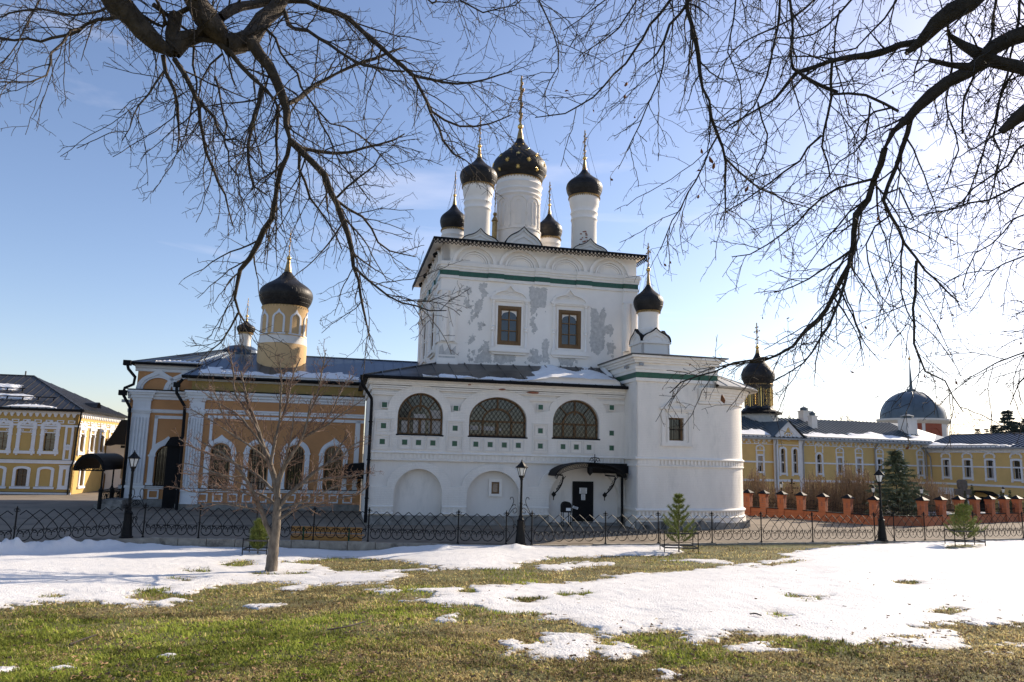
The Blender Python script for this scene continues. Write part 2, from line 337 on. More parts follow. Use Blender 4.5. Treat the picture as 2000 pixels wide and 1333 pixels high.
mb = MB(); mb.box(-.08, 8.96, -.1, .3, -.3, .42); mb.box(12.7, 13.0, -.1, .3, -.3, .42); mb.box(8.96, 12.7, .02, .3, -.3, .12); mb.box(10.1, 11.7, -.5, .1, -.2, .16)
part(mb, 'stone_plinth', M['stone'])
mb = MB()
def outside(z):
    xs = [0.]
    for x0, x1, zs, rz in UPO:
        k = math.sqrt(max(0, 1-((z-zs)/rz)**2)) if z < zs+rz else 0
        c, r = (x0+x1)/2, (x1-x0)/2
        if k > 0: xs += [c-r*k, c+r*k]
    xs.append(GW); return [(xs[i], xs[i+1]) for i in range(0, len(xs), 2)]
for z, d in ((6.16, .03), (6.24, .05), (6.46, .07), (6.55, .10)):
    for x0, x1 in outside(z+.06):
        if x1-x0 > .05: mb.box(x0, x1, -d, .08, z, z+.075)
mb.box(0, GW, -.0, .08, 6.66, 6.95)
mb.prismx([(.1, 6.66), (-.12, 6.66), (-.13, 6.72), (-.17, 6.74), (-.18, 6.82), (-.26, 6.86), (-.30, 6.93), (-.30, 6.97), (.1, 6.97)], -.2, GW)
mb.box(-.22, .0, -.2, 8.4, 6.70, 6.97); mb.box(-.1, .0, -.05, 8.4, 6.4, 6.70)
part(mb, 'cornice', M['trim'])
for i, (zx, zy, w_, h_) in enumerate(((645, 237, 16, 5), (755, 240, 10, 4), (820, 246, 22, 7), (880, 250, 26, 9), (970, 270, 24, 6), (1105, 260, 40, 8), (1170, 290, 46, 10), (1250, 266, 26, 8), (1310, 268, 34, 7), (1360, 270, 16, 8))):
    a, z = CH.f(690+zx/3.333, 680+zy/3.333, -.16); mb = MB(); W_, H_ = w_*.0078, h_*.0085
    mb.prism([(a+W_*math.cos(t)*random.uniform(.7, 1.1), z+H_*.8*math.sin(t)*random.uniform(.6, 1.1)) for t in np.linspace(0, 6.28, 9)[:-1]], -.17-.13*(z > 6.8), -.05)
    part(mb, 'exposed_brick', M['redbrick_patch'])
# green tiles in stepped square frames
TL = [(.62, 5.67, 0), (.62, 4.66, 2), (.60, 3.90, 2), (1.67, 3.9, 1), (2.34, 3.9, 1), (3.04, 3.9, 1), (4.11, 5.63, 0), (4.11, 4.65, 2), (4.11, 3.9, 2), (5.17, 3.9, 1), (5.89, 3.9, 1), (6.61, 3.9, 1), (7.33, 3.9, 1), (8.45, 5.85, 0), (8.46, 4.66, 2), (8.47, 3.9, 2), (9.66, 3.9, 1), (10.37, 3.9, 1), (11.05, 3.9, 1), (12.27, 5.98, 0), (12.27, 4.66, 0), (12.27, 3.9, 0)]
def ring(mb, cx, cz, w0, w1, h0, h1, y0, y1):
    mb.plate(rect(cx-w0, cx+w0, cz-h0, cz+h0), [rect(cx-w1, cx+w1, cz-h1, cz+h1)], y0, y1)
for x, z, k in TL:
    mb = MB()
    if k == 2: ring(mb, x, z, .42, .36, .38, .32, -.10, .01); ring(mb, x, z, .31, .25, .27, .21, -.075, .01)
    if k == 1: ring(mb, x, z, .31, .26, .33, .28, -.09, .01)
    ring(mb, x, z, .165, .125, .165, .125, -.065, .01)
    tf = part(mb, 'tile_frame', M['white_low'])
    mb = MB(); mb.box(x-.125, x+.125, -.052, .01, z-.125, z+.125); sub(tf, mb, 'glazed_tile', M['green'])
# arched gallery windows
for i, (x0, x1, z0, zs, rz) in enumerate(UP):
    c = (x0+x1)/2; r = (x1-x0)/2; outer = archloop(x0, x1, z0, zs, rz); inn = archloop(x0+.09, x1-.09, z0+.09, zs, rz-.09)
    mb = MB(); mb.plate(outer, [inn], .20, .27)
    zt = 5.05; k = .50*r; wv = .045
    mb.box(x0+.05, x1-.05, .205, .26, zt-.05, zt+.05)
    for s_ in (-1, 1): mb.box(c+s_*k-.05, c+s_*k+.05, .205, .26, z0+.05, zt)
    mb.box(c-.07, c+.07, .205, .255, z0+.05, zt); mb.box(c-wv, c+wv, .208, .255, zt+.6*k*1.25, zs+rz-.05)
    kz = (zs+rz-zt)*.52
    mb.band(arc(c, zt, k+.05, kz+.05, 180, 0, 16), arc(c, zt, k-.05, kz-.05, 180, 0, 16), .206, .256)
    for s_ in (-1, 1):
        t = R(48); mb.bar((c+s_*k*math.cos(t), .23, zt+kz*math.sin(t)), (c+s_*(r-.05)*math.cos(R(46)), .23, zs+(rz-.03)*math.sin(R(46))), .07, .05)
    fo = part(mb, 'arched_window', M['wood'])
    mb = MB(); mb.prism(archloop(x0+.04, x1-.04, z0+.03, zs, rz-.04), .262, .268); sub(fo, mb, 'pane', M['glass'])
    mb = MB(); mb.box(x0-.05, x1+.05, -.05, .2, z0-.06, z0+.015); sub(fo, mb, 'sill', M['black'])
    # diagonal lattice clipped to the arch
    mb = MB(); st = .225
    def inside(x, z): return x0+.02 < x < x1-.02 and z > z0+.02 and (z < zs or ((x-c)/(r-.02))**2+((z-zs)/(rz-.02))**2 < 1)
    for sg in (-1, 1):
        for q in np.arange(-4, 4, st):
            seg = []
            for t in np.arange(-2.6, 2.61, .04):
                x, z = c+q+sg*t*.72, 5.0+t
                if inside(x, z): seg.append((x, z))
            if len(seg) > 1: mb.bar((seg[0][0], .15+.01*sg, seg[0][1]), (seg[-1][0], .15+.01*sg, seg[-1][1]), .016, .016)
    sub(fo, mb, 'lattice', M['iron'])
    mb = MB()
    if i == 0:
        for a_, b_, z1 in ((.10, .28, 4.95), (.36, .62, 5.3), (.70, .97, 5.5)): mb.box(x0+(x1-x0)*a_, x0+(x1-x0)*b_, .27, .275, z0+.08, z1)
    elif i == 1: mb.box(x0+.1, x0+.5, .27, .275, z0+.3, z0+.52); mb.box(x0+.62, x0+1.35, .27, .275, z0+.3, z0+.5); mb.box(x0+1.6, x0+1.7, .27, .275, z0+.3, z0+.42)
    if i < 2:
        for v in mb.v: pass
        mb.v = [(a, b_-.012, z) for a, b_, z in mb.v]; sub(fo, mb, 'curtain', M['curtain'])
# small niche window
mb = MB(); ring(mb, 6.28, 1.78, .33, .20, .42, .29, .24, .34); nw = part(mb, 'niche_window', M['trim'])
mb = MB(); ring(mb, 6.28, 1.78, .20, .13, .29, .21, .28, .33); sub(nw, mb, 'frame', M['wood'])
mb = MB(); mb.box(6.1, 6.45, .32, .33, 1.5, 2.06); sub(nw, mb, 'pane', M['glass'])
# door
mb = MB(); mb.box(10.31, 11.41, .27, .335, .18, 2.17); dr = part(mb, 'door', M['black'])
mb = MB(); ring(mb, 10.86, 1.175, .55, .49, .995, .935, .262, .272); mb.box(11.28, 11.33, .22, .27, 1.1, 1.14); sub(dr, mb, 'door_frame', M['iron'])
# roof of the gallery
ev = 7.0
def g_roof(a, b):
    return ev+.03+(b+.45)*(8.32-7.03)/3.45
mb = MB()
P = [(-.45, -.45, 7.03), (13.0, -.45, 7.03), (13.0, 3.0, 8.42), (3.55, 3.0, 8.22), (-.45, 8.6, 7.03), (3.55, 8.6, 8.22)]
mb.add(P+[(p[0], p[1], p[2]-.06) for p in P], [(0, 1, 2, 3), (0, 3, 5, 4), (6, 9, 8, 7), (6, 10, 11, 9), (0, 6, 7, 1), (1, 7, 8, 2), (0, 4, 10, 6)])
for k in range(1, 15):        # standing seams
    a = -.45+k*.9
    if a >= 3.5: mb.bar((a, -.45, 7.05), (a, 3.0, 8.24+.2*(a-3.55)/9.45), .05, .09)
    else:
        t = (a+.45)/4.0; mb.bar((a, -.45, 7.05), (a, -.45+3.45*t, 7.05+1.19*t), .05, .09)
for k in range(1, 10):
    b = -.45+k*.9; t = min(1, (b+.45)/3.45); mb.bar((-.45, b, 7.05), (-.45+4*t, b, 7.05+1.19*t), .03, .05)
mb.bar((-.45, -.45, 7.06), (3.55, 3.0, 8.25), .08, .06)
gr = part(mb, 'gallery_roof', M['roofdark'])
mb = MB(); mb.tube([(-.5, -.5, 6.98), (13.0, -.5, 7.0)], .085, 8); mb.box(-.5, 13.0, -.47, -.30, 6.955, 7.03); mb.box(-.52, -.3, -.5, 8.4, 6.95, 7.04); mb.box(-.62, -.42, -.62, -.40, 6.80, 7.02)
sub(gr, mb, 'gutter', M['black'])
snow_sheet('roof_snow', gr, lambda u, v: (2.4+10.4*u, -.42+3.4*v, 7.05+(8.24+.15*u-7.05)*v), lambda u, v: max(min(.06, (.20-v)*.6), (.34*(math.exp(-((u-.70)/.16)**2)*1.05+.8*math.exp(-((u-.92)/.085)**2))*1.25-v*.42))*(1 if u < .985 else -1), 150, 40, 3, .34)
mb = MB(); pth = [(-.52, -.5, 6.85), (-.5, -.42, 6.6), (-.02, -.16, 5.95), (.0, -.12, 5.7), (.0, -.12, .1)]
mb.tube(pth, .075, 8); [mb.box(-.1, .1, -.2, -.02, z, z+.05) for z in (1.2, 3.0, 4.8)]; part(mb, 'downpipe', M['black'])
mb = MB(); mb.tube([(12.85, -.25, 2.6), (12.75, -.3, 2.35), (12.75, -.3, .1)], .07, 8); part(mb, 'downpipe', M['black'])
# door canopy: black barrel vault with ironwork
mb = MB(); ca, cr_, cz, rz = 10.75, 1.85, 2.45, .70
sec = arc(ca, cz, cr_, rz, 180, 0, 20); inn = arc(ca, cz, cr_-.04, rz-.04, 180, 0, 20)
mb.band(sec, inn, -1.35, .08); mb.box(11.0, 12.95, -.55, .06, 2.62, 3.12); mb.prism([(ca, 3.12), (ca+1.9, 2.62), (13.0, 2.62), (13.0, 3.12)], -.56, .05)
cano = part(mb, 'door_canopy', M['black'])
mb = MB()
for t in np.linspace(4, 176, 44):
    x, z = ca+(cr_-.04)*math.cos(R(t)), cz+(rz-.04)*math.sin(R(t)); n = np.array([math.cos(R(t))*.4, 0, 1.])
    c = np.array([x, -1.34, z-.09]); mb.tube([c+.06*np.array([math.cos(a), 0, math.sin(a)]) for a in np.linspace(.5, 6.0, 9)], .011, 4)
mb.band(arc(ca, cz-.17, cr_-.06, rz-.06, 176, 4, 30), arc(ca, cz-.17, cr_-.09, rz-.09, 176, 4, 30), -1.35, -1.33)
sub(cano, mb, 'filigree', M['iron'])
mb = MB(); c0 = np.array([10.93, -1.3, 3.13])
mb.bar(c0, c0+[0, 0, .42], .035, .03); mb.bar(c0+[-.11, 0, .27], c0+[.11, 0, .27], .03, .035)
for s_ in (-1, 1):
    for q in (.10, .2): mb.tube([c0+[s_*(.02+q*1.3*t), 0, .02+q*1.2*math.sin(2.9*t)] for t in np.linspace(0, 1, 10)], .014, 4)
    mb.tube([c0+[s_*(.16+.07*math.cos(a)), 0, .16+.07*math.sin(a)] for a in np.linspace(0, 6, 10)], .012, 4)
sub(cano, mb, 'crest_cross', M['iron'])
for bx in (9.32, 12.02):
    mb = MB(); q = np.array([bx, -1.25, 2.45]); e = np.array([bx-.12, -.06, 1.52])
    mb.tube([q+(e-q)*t+np.array([.1*math.sin(3.1*t), -.14*math.sin(3.1*t), 0]) for t in np.linspace(0, 1, 12)], .035, 5)
    mb.tube([q+(e-q)*t*.75+np.array([.14-.1*t, 0, .03*math.sin(9*t)]) for t in np.linspace(0, 1, 12)], .02, 4)
    for k in range(5): mb.tube([q+(e-q)*(.1+.15*k)+np.array([.05+.05*math.cos(a), 0, .05*math.sin(a)]) for a in np.linspace(0, 5.5, 9)], .014, 4)
    mb.prism([(e[0]-.13, e[2]), (e[0], e[2]+.15), (e[0]+.13, e[2]), (e[0], e[2]-.15)], -.1, -.06); mb.bar(e+[0, 0, -.1], e+[0, 0, -.28], .04, .04)
    mb.bar((bx-.05, -1.3, 2.5), (bx-.05, .05, 2.5), .05, .07)
    sub(cano, mb, 'bracket', M['iron'])
mb = MB(); mb.lathe([(.02, 2.98), (.05, 2.92), (.14, 2.86), (.15, 2.84), (.11, 2.60), (.05, 2.55), (.01, 2.50)], 10.72, -1.2, 6); sub(cano, mb, 'hanging_lantern', M['iron'])
# ---------------------------------------------------------------- tower
TA0, TA1, TB0, TB1 = 3.55, 14.9, 3.0, 14.3
WZ0, WZ1 = 9.42, 11.60
FW_ = [7.38, 10.87]
SW_ = [5.9, 10.2]
mb = MB()
mb.plate(rect(TA0, TA1, 7, 14.98), [rect(c-.68, c+.68, WZ0, WZ1) for c in FW_], TB0, TB0+.4)
mb.plate(rect(TB0, TB1, 7, 14.98), [rect(c-.68, c+.68, WZ0, WZ1) for c in SW_], TA0, TA0+.4, ax='x')
mb.box(TA1-.4, TA1, TB0+.4, TB1, 7, 14.98); mb.box(TA0+.4, TA1, TB1-.4, TB1, 7, 14.98)
part(mb, 'tower_wall', M['white_tower'])
PR = [(3.5, 4.45), (6.1, 7.0), (8.75, 9.65), (11.2, 12.15), (14.05, 14.95)]
LAY = [(12.92, 13.08, .07), (13.36, 13.50, .10), (13.50, 13.64, .15), (13.64, 13.84, .20)]
mb = MB(); gm = MB()
for z0, z1, d in LAY:
    mb.box(TA0-d, TA1+d, TB0-d, TB0, z0, z1); mb.box(TA0-d, TA0, TB0, TB1, z0, z1); mb.box(TA1, TA1+d, TB0, TB1, z0, z1)
    for x0, x1 in PR:
        e = d+.07; mb.box(x0-(.07 if x0 == 3.5 else 0), x1+(.07 if x1 > 14.9 else 0), TB0-e, TB0-d+.001, z0+.012, z1+.012)
        yb = x0-TA0+TB0; mb.box(TA0-e, TA0-d+.001, yb, yb+x1-x0, z0+.012, z1+.012)
gm.box(TA0-.075, TA1+.075, TB0-.08, TB0, 13.081, 13.359); gm.box(TA0-.08, TA0-.005, TB0, TB1, 13.081, 13.359); gm.box(TA1, TA1+.08, TB0, TB1, 13.081, 13.359)
for x0, x1 in PR:
    gm.box(x0, x1, TB0-.15, TB0-.078, 13.10, 13.365); yb = x0-TA0+TB0; gm.box(TA0-.15, TA0-.078, yb, yb+x1-x0, 13.10, 13.365)
part(mb, 'tower_cornice', M['trim']); part(gm, 'green_tile_band', M['green'])
# corner pilasters with half columns
for x0, x1 in ((3.5, 4.45), (14.05, 14.95)):
    mb = MB(); mb.box(x0, x1, TB0-.08, TB0, 8.0, 12.93); xc = (x0+x1)/2
    for z0, z1, e in ((8.15, 8.35, .1), (8.35, 8.5, .06), (8.6, 8.68, .03), (9.35, 9.42, .04), (12.2, 12.28, .05)): mb.box(x0-e, x1+e, TB0-.08-e*1.4, TB0, z0, z1)
    for q in (-.24, .22): mb.lathe([(.19, 9.42), (.19, 12.2)], xc+q, TB0-.07, 12)
    part(mb, 'corner_pilaster', M['white_tower'], angle=40)
mb = MB(); mb.box(TA0-.08, TA0, TB0, TB0+.95, 8, 12.93); [mb.box(TA0-.16, TA0, TB0, TB0+.95, z, z+.08) for z in (9.35, 12.2, 8.3)]
part(mb, 'corner_pilaster', M['white_tower'])
mb = MB(); mb.box(TA0-.08, TA0, TB1-.95, TB1, 8, 12.93); [mb.box(TA0-.16, TA0, TB1-.95, TB1, z, z+.08) for z in (9.35, 12.2, 8.3)]
part(mb, 'corner_pilaster', M['white_tower'])
# zakomara arches
ZC = [5.30, 7.93, 10.60, 13.22]
for side in range(2):
    for c in ZC:
        mb = MB(); pl = TB0 if side == 0 else TA0; c2 = c if side == 0 else c-TA0+TB0
        for r0_, r1_, d, tip in ((1.24, 1.06, .16, .10), (.88, .77, .12, .07), (.74, .65, .085, 0), (.62, .54, .05, 0)):
            mb.band(keel(c2, 13.84, r0_, .86*r0_, tip), keel(c2, 13.84, r1_, .86*r1_, tip*.8), pl-d, pl+.01, ax='y' if side == 0 else 'x')
        part(mb, 'blind_gable_arch', M['white_tower'])
# roof with lace valance
mb = MB(); ea, eb = TA0-.62, TB0-.62; ea1, eb1 = TA1+.42, TB1+.62; cx_, cy_ = 9.2, 8.65
Q = [(ea, eb, 15.06), (ea1, eb, 15.06), (ea1, eb1, 15.06), (ea, eb1, 15.06), (cx_, cy_, 16.9)]
mb.add(Q+[(p[0], p[1], p[2]-.07) for p in Q[:4]], [(0, 1, 4), (1, 2, 4), (2, 3, 4), (3, 0, 4), (0, 5, 6, 1), (1, 6, 7, 2), (2, 7, 8, 3), (3, 8, 5, 0)])
tr = part(mb, 'tower_roof', M['black'])
mb = MB(); mb.add([(ea+.03, eb+.03, 14.985), (ea1-.03, eb+.03, 14.985), (ea1-.03, eb1-.03, 14.985), (ea+.03, eb1-.03, 14.985)], [(0, 1, 2, 3)]); sub(tr, mb, 'soffit', M['trim'])
mb = MB(); n = int((ea1-ea)/.225)
def lace(c, y0, y1, ax):
    z = 14.80; k = .125
    mb.plate([(c-k, z), (c, z-k), (c+k, z), (c, z+k)], [[(c-.07, z), (c, z-.07), (c+.07, z), (c, z+.07)]], y0, y1, ax=ax)
    mb.plate([(c-k, z+.19), (c-.005, z+.02), (c+k, z+.19)], [], y0, y1, ax=ax)
for i in range(n): lace(ea+(i+.5)*(ea1-ea)/n, eb, eb+.02, 'y')
for i in range(n): lace(eb+(i+.5)*(eb1-eb)/n, ea, ea+.02, 'x')
for i in range(n): lace(eb+(i+.5)*(eb1-eb)/n, ea1-.02, ea1, 'x')
sub(tr, mb, 'lace_valance', M['black'], norm=False)
for k in range(4):
    mb = MB(); y = 4.6+2.6*k; mb.tube([(TA0-.1, y, 14.8), (TA0-.32, y, 14.62), (TA0-.30, y-.25, 14.45)], .09, 6); sub(tr, mb, 'drain_spout', M['black'])
# tower windows (built at the origin, then placed)
def tower_window():
    mb = MB()
    mb.box(-1.12, 1.12, -.22, 0, WZ0-.42, WZ0-.30); mb.box(-1.05, 1.05, -.14, 0, WZ0-.30, WZ0-.17); mb.prism([(-1.1, WZ0-.42), (1.1, WZ0-.42), (.95, WZ0-.55), (-.95, WZ0-.55)], -.12, 0)
    for s_ in (-1, 1):
        x = s_*.94; z0, z1 = WZ0-.17, WZ1+.28
        mb.lathe([(.10, z0), (.10, z0+.12), (.07, z0+.16), (.07, z0+.9), (.12, z0+.95), (.12, z0+1.0), (.08, z0+1.05), (.12, z0+1.1), (.12, z0+1.15), (.07, z0+1.2), (.07, z1-.16), (.11, z1-.12), (.11, z1)], x, -.07, 10); mb.box(x-.15, x+.15, -.02, 0, z0, z1)
        mb.box(x-.17, x+.17, -.2, 0, z1, z1+.15)
        mb.box(s_*.72-.05, s_*.72+.05, -.05, 0, WZ0-.1, WZ1+.1)
    mb.box(-1.15, 1.15, -.16, 0, WZ1+.33, WZ1+.44); mb.box(-1.1, 1.1, -.1, 0, WZ1+.24, WZ1+.33)
    zb = WZ1+.44
    mb.band(keel(0, zb, 1.06, .5, .36, 36, .4), keel(0, zb, .92, .40, .30, 36, .4), -.13, 0)
    for q, d in ((.34, .07), (.24, .05), (.14, .03)):
        w1 = [(x, zb+.02+q*.9+.06*abs(math.sin(x*math.pi/.58))-.25*abs(x)**2*q) for x in np.linspace(-.86, .86, 37)]
        mb.band([(x, z+.05) for x, z in w1], w1, -d, 0)
    o = mb.build('tower_window', M['white_tower'], church, angle=40)
    mb = MB(); mb.plate(rect(-.68, .68, WZ0, WZ1), [rect(-.50, .50, WZ0+.17, WZ1-.17)], -.03, .10); mb.plate(rect(-.50, .50, WZ0+.17, WZ1-.17), [rect(-.43, .43, WZ0+.24, WZ1-.24)], .04, .12)
    mb.box(-.03, .03, .05, .11, WZ0+.2, WZ1-.2)
    for z in (WZ0+.80, WZ0+1.42): mb.box(-.45, .45, .052, .108, z-.025, z+.025)
    sub(o, mb, 'frame', M['wood'])
    mb = MB(); mb.box(-.5, .5, .12, .125, WZ0+.2, WZ1-.2); sub(o, mb, 'pane', M['glass'])
    mb = MB(); zz = WZ1-.24
    mb.prism([(-.43, zz), (-.43, zz-.30)]+arc(0, zz-.30, .40, .24, 180, 0, 12)+[(.43, zz-.30), (.43, zz)], .105, .118); sub(o, mb, 'arch_head', M['trim'])
    return o
tw = tower_window()
for i, (a, b, rz) in enumerate([(FW_[0], TB0, 0), (FW_[1], TB0, 0), (TA0, SW_[0], -90), (TA0, SW_[1], -90)]):
    o = tw if i == 0 else copy_tree(tw, church.o); o.location = (a, b, 0); o.rotation_euler = (0, 0, R(rz))
# bare patches where the limewash has fallen off
PT = [[(482,515),(520,525),(525,545),(510,585),(490,570)],[(575,500),(640,493),(635,520),(610,530),(645,570),(610,610),(590,590),(600,555),(578,540)],[(575,605),(605,620),(595,680),(560,740),(520,780),(515,745),(545,710),(545,640)],[(465,615),(490,610),(525,660),(520,680),(480,665)],[(560,790),(612,768),(605,800),(575,840)],[(530,860),(550,900),(520,930),(495,945),(500,915)],[(935,522),(1065,530),(1070,560),(1060,645),(1050,715),(1030,690),(1000,660),(985,700),(950,735),(945,640)],[(950,750),(968,745),(985,800),(1000,820),(970,865),(960,830),(945,800)],[(1385,675),(1430,680),(1445,735),(1480,665),(1495,720),(1480,800),(1530,790),(1550,840),(1530,885),(1490,850),(1480,960),(1440,1025),(1390,990),(1375,920),(1385,830)],[(1495,925),(1555,930),(1550,1005),(1510,1000)],[(1035,905),(1060,890),(1085,925),(1075,985),(1085,1080),(1040,1060),(1000,1075),(930,1065),(925,1030),(965,1020),(940,985),(1000,975),(1005,1020),(1035,1030)],[(1140,1035),(1280,1030),(1240,1095),(1170,1080)],[(620,920),(645,910),(660,1010),(670,1070),(550,1070),(545,1040),(600,980),(565,985)],[(695,1000),(785,1005),(845,1020),(830,1060),(740,1080),(675,1060),(680,1035)],[(515,985),(545,975),(550,1000),(530,1015)],[(488,1050),(515,1035),(525,1055)]]
for pi, poly in enumerate(PT):
    pts = []
    n = len(poly)
    for i in range(n):
        p, q = np.array(poly[i], float), np.array(poly[(i+1) % n], float); k = max(2, int(np.linalg.norm(q-p)/6))
        for t in range(k):
            z = p+(q-p)*t/k+rng.normal(0, 4.5, 2); pts.append(CH.f(780+z[0]/3.704, 420+z[1]/3.704, TB0))
    mb = MB(); mb.prism(pts, TB0-.004, TB0+.002); part(mb, 'bare_plaster_patch', M['patch'])
mb = MB(); mb.prism([(3.52, 8.52), (4.4, 8.5), (4.43, 9.2), (4.2, 8.95), (4.1, 9.3), (3.95, 9.0), (3.8, 8.85), (3.7, 9.25), (3.55, 9.1)], TB0-.115, TB0-.07); part(mb, 'bare_plaster_patch', M['patch'])
gp = np.random.default_rng(17); mb = MB()
for poly in PT:
    for _ in range(7):
        i = int(gp.integers(len(poly))); p_ = np.array(poly[i], float)+(np.array(poly[(i+1) % len(poly)], float)-np.array(poly[i], float))*gp.uniform(0, 1)+gp.normal(0, 11, 2); c = np.array(CH.f(780+p_[0]/3.704, 420+p_[1]/3.704, TB0)); r_ = gp.uniform(.02, .10); n_ = 9
        if abs(c[0]-7.38) < 1.3 and 8.9 < c[1] < 12.9 or abs(c[0]-10.87) < 1.3 and 8.9 < c[1] < 12.9: continue
        mb.prism([(c[0]+r_*gp.uniform(.4, 1.3)*math.cos(6.28*k/n_), c[1]+1.3*r_*gp.uniform(.4, 1.3)*math.sin(6.28*k/n_)) for k in range(n_)], TB0-.0045, TB0+.002)
o = part(mb, 'bare_plaster_flecks', M['patch']); o['kind'] = 'stuff'
# ---------------------------------------------------------------- drums, domes, crosses
DP = [(0, .82), (.06, .87), (.15, .945), (.25, .99), (.32, 1.0), (.42, .955), (.50, .85), (.57, .70), (.64, .53), (.71, .39), (.78, .28), (.85, .19), (.92, .12), (1, .075)]
DP1 = [(0, .84), (.06, .885), (.14, .96), (.22, 1), (.31, .985), (.40, .91), (.48, .79), (.55, .65), (.62, .50), (.69, .36), (.76, .255), (.83, .175), (.91, .11), (1, .065)]
def orthodox_cross(mb, cx, cy, z, h, ornate=True):
    w_ = h*.028; c = np.array([cx, cy, z])
    B_ = lambda y0, z0, y1, z1, k=1.: mb.bar(c+[0, y0*h, z0*h], c+[0, y1*h, z1*h], w_*k, w_*k)
    B_(0, 0, 0, .96, 1.2); B_(-.19, .62, .19, .62); B_(-.09, .80, .09, .80); B_(-.11, .36, .11, .28)
    if ornate:
        for y, zz in ((-.19, .62), (.19, .62), (0, .97), (-.09, .8), (.09, .8), (-.11, .36), (.11, .28)):
            for dy, dz in ((.025, 0), (-.025, 0), (0, .025), (0, -.02)): mb.ball(c+[0, (y+dy)*h, (zz+dz)*h], .016*h, 6)
        for s_ in (-1, 1):
            mb.tube([c+[0, s_*.12*h*math.sin(t), .14*h-.07*h*math.cos(t)] for t in np.linspace(0, 2.2, 8)], w_*.45, 4)
            for q in (.5, .7): B_(s_*.02, .62+(q-.6)*.3, s_*.09, .62+(q-.6)*.9, .5)
        mb.tube([c+[0, .07*h*math.cos(t), .62*h+.07*h*math.sin(t)] for t in np.linspace(0, 6.3, 14)], w_*.4, 4)
def drum(cx, cy, zb, zt, rb, rt, rd, zd, zball, rball, hcross, mats=None, lowprof=None, wires=True, oldgold=True, ribs_=False, T=None, dp=None):
    """a drum with its onion dome, gilded neck, ball and cross; zd = tip of the dark dome, zball = centre of the ball"""
    T = T or church; wall = mats or M['white_tower']
    h = zt-zb; mb = MB()
    prof = lowprof or [(rb, zb), (rb*.985, zb+h*.60), (rb*1.0, zb+h*.605), (rb*1.06, zb+h*.63), (rb*1.0, zb+h*.66), (rb*1.01, zb+h*.70), (rb*1.09, zb+h*.735), (rb*1.02, zb+h*.77), (rb*1.05, zb+h*.82), (rb*1.13, zb+h*.86), (rt*.97, zb+h*.91), (rt, zb+h*.95), (rt, zt), (.05, zt)]
    mb.lathe(prof, cx, cy, 40); d = mb.build('drum', wall, T, angle=35)
    mb = MB(); mb.lathe([(rt+.02, zt-.02), (rt+.05, zt+.02), (rt+.02, zt+.05)], cx, cy, 40)
    for i in range(44): t = 6.2832*i/44; mb.box(cx+(rt+.03)*math.cos(t)-.03, cx+(rt+.03)*math.cos(t)+.03, cy+(rt+.03)*math.sin(t)-.03, cy+(rt+.03)*math.sin(t)+.03, zt-.09, zt-.01)
    mb.build('gilded_rim', M['goldold'], (T, d))
    P = catmull([(rd*r, zt+.03+(zd-zt-.03)*t) for t, r in (dp or DP)], 4); mb = MB(); mb.lathe([(rt*.9, zt+.0)]+[tuple(p) for p in P], cx, cy, 48); mb.build('onion_dome', M['dome'], (T, d), smooth=True)
    rn = P[-1][0]; zc = zball-rball*.9
    mb = MB(); mb.lathe([(rn*2.0, zd-(zd-zt)*.12), (rn*1.45, zd), (rn*.8, zc), (.02, zc)], cx, cy, 16); mb.build('gilded_neck', M['goldold'], (T, d), angle=40)
    mb = MB(); mb.ball((cx, cy, zball), rball, 16); mb.lathe([(rball*.5, zball+rball*.9), (rball*.25, zball+rball*1.5)], cx, cy, 10); mb.build('gilded_ball', M['gold'], (T, d), smooth=True)
    mb = MB(); orthodox_cross(mb, cx, cy, zball+rball*.9, hcross); mb.build('cross', M['goldold'], (T, d))
    if wires:
        mb = MB()
        for t in (.6, 2.2, 3.8, 5.4):
            a, b = np.array([cx+rd*.93*math.cos(t), cy+rd*.93*math.sin(t), zt+(zd-zt)*.33]), np.array([cx, cy+.19*hcross*(1 if math.sin(t) > 0 else -1), zball+rball+hcross*.6])
            mb.tube([a, (a+b)/2-[0, 0, .06], b], .009, 3)
        mb.build('guy_wires', M['iron'], (T, d))
    return d, P
dc, Pc = drum(9.03, 8.6, 16.2, 21.05, 1.39, 1.45, 1.80, 24.4, 24.92, .19, 3.4, lowprof=[(1.46, 16.2), (1.46, 17.5), (1.50, 17.52), (1.50, 17.6), (1.39, 17.64), (1.385, 19.75), (1.41, 19.78), (1.47, 19.9), (1.41, 20.0), (1.43, 20.1), (1.50, 20.22), (1.44, 20.32), (1.48, 20.5), (1.55, 20.66), (1.45, 20.76), (1.46, 21.05), (.05, 21.05)], dp=DP1)
# arcade on the central drum
mb = MB(); n0 = 0
for k in range(8):
    c = k*2*math.pi*1.39/8; hw = math.pi*1.39/8
    mb.band(arc(c, 19.35, hw-.02, .36, 180, 0, 12), arc(c, 19.35, hw-.09, .29, 180, 0, 12), -.05, .02)
    mb.plate(archloop(c-.20, c+.20, 17.8, 19.25, .2, 10), [archloop(c-.155, c+.155, 17.85, 19.25, .155, 10)], -.04, .02)
    x = c+hw
    mb.box(x-.045, x+.045, -.07, .02, 17.66, 19.35)
    for z in (17.75, 18.5, 18.58, 19.3): mb.box(x-.07, x+.07, -.10, .02, z, z+.06)
ph = R(-103)
mb.v = [(9.03+(1.39-y)*math.cos(x/1.39+ph), 8.6+(1.39-y)*math.sin(x/1.39+ph), z) for x, y, z in mb.v]
sub(dc, mb, 'arcade_relief', M['white_tower'], norm=False)
mb = MB()
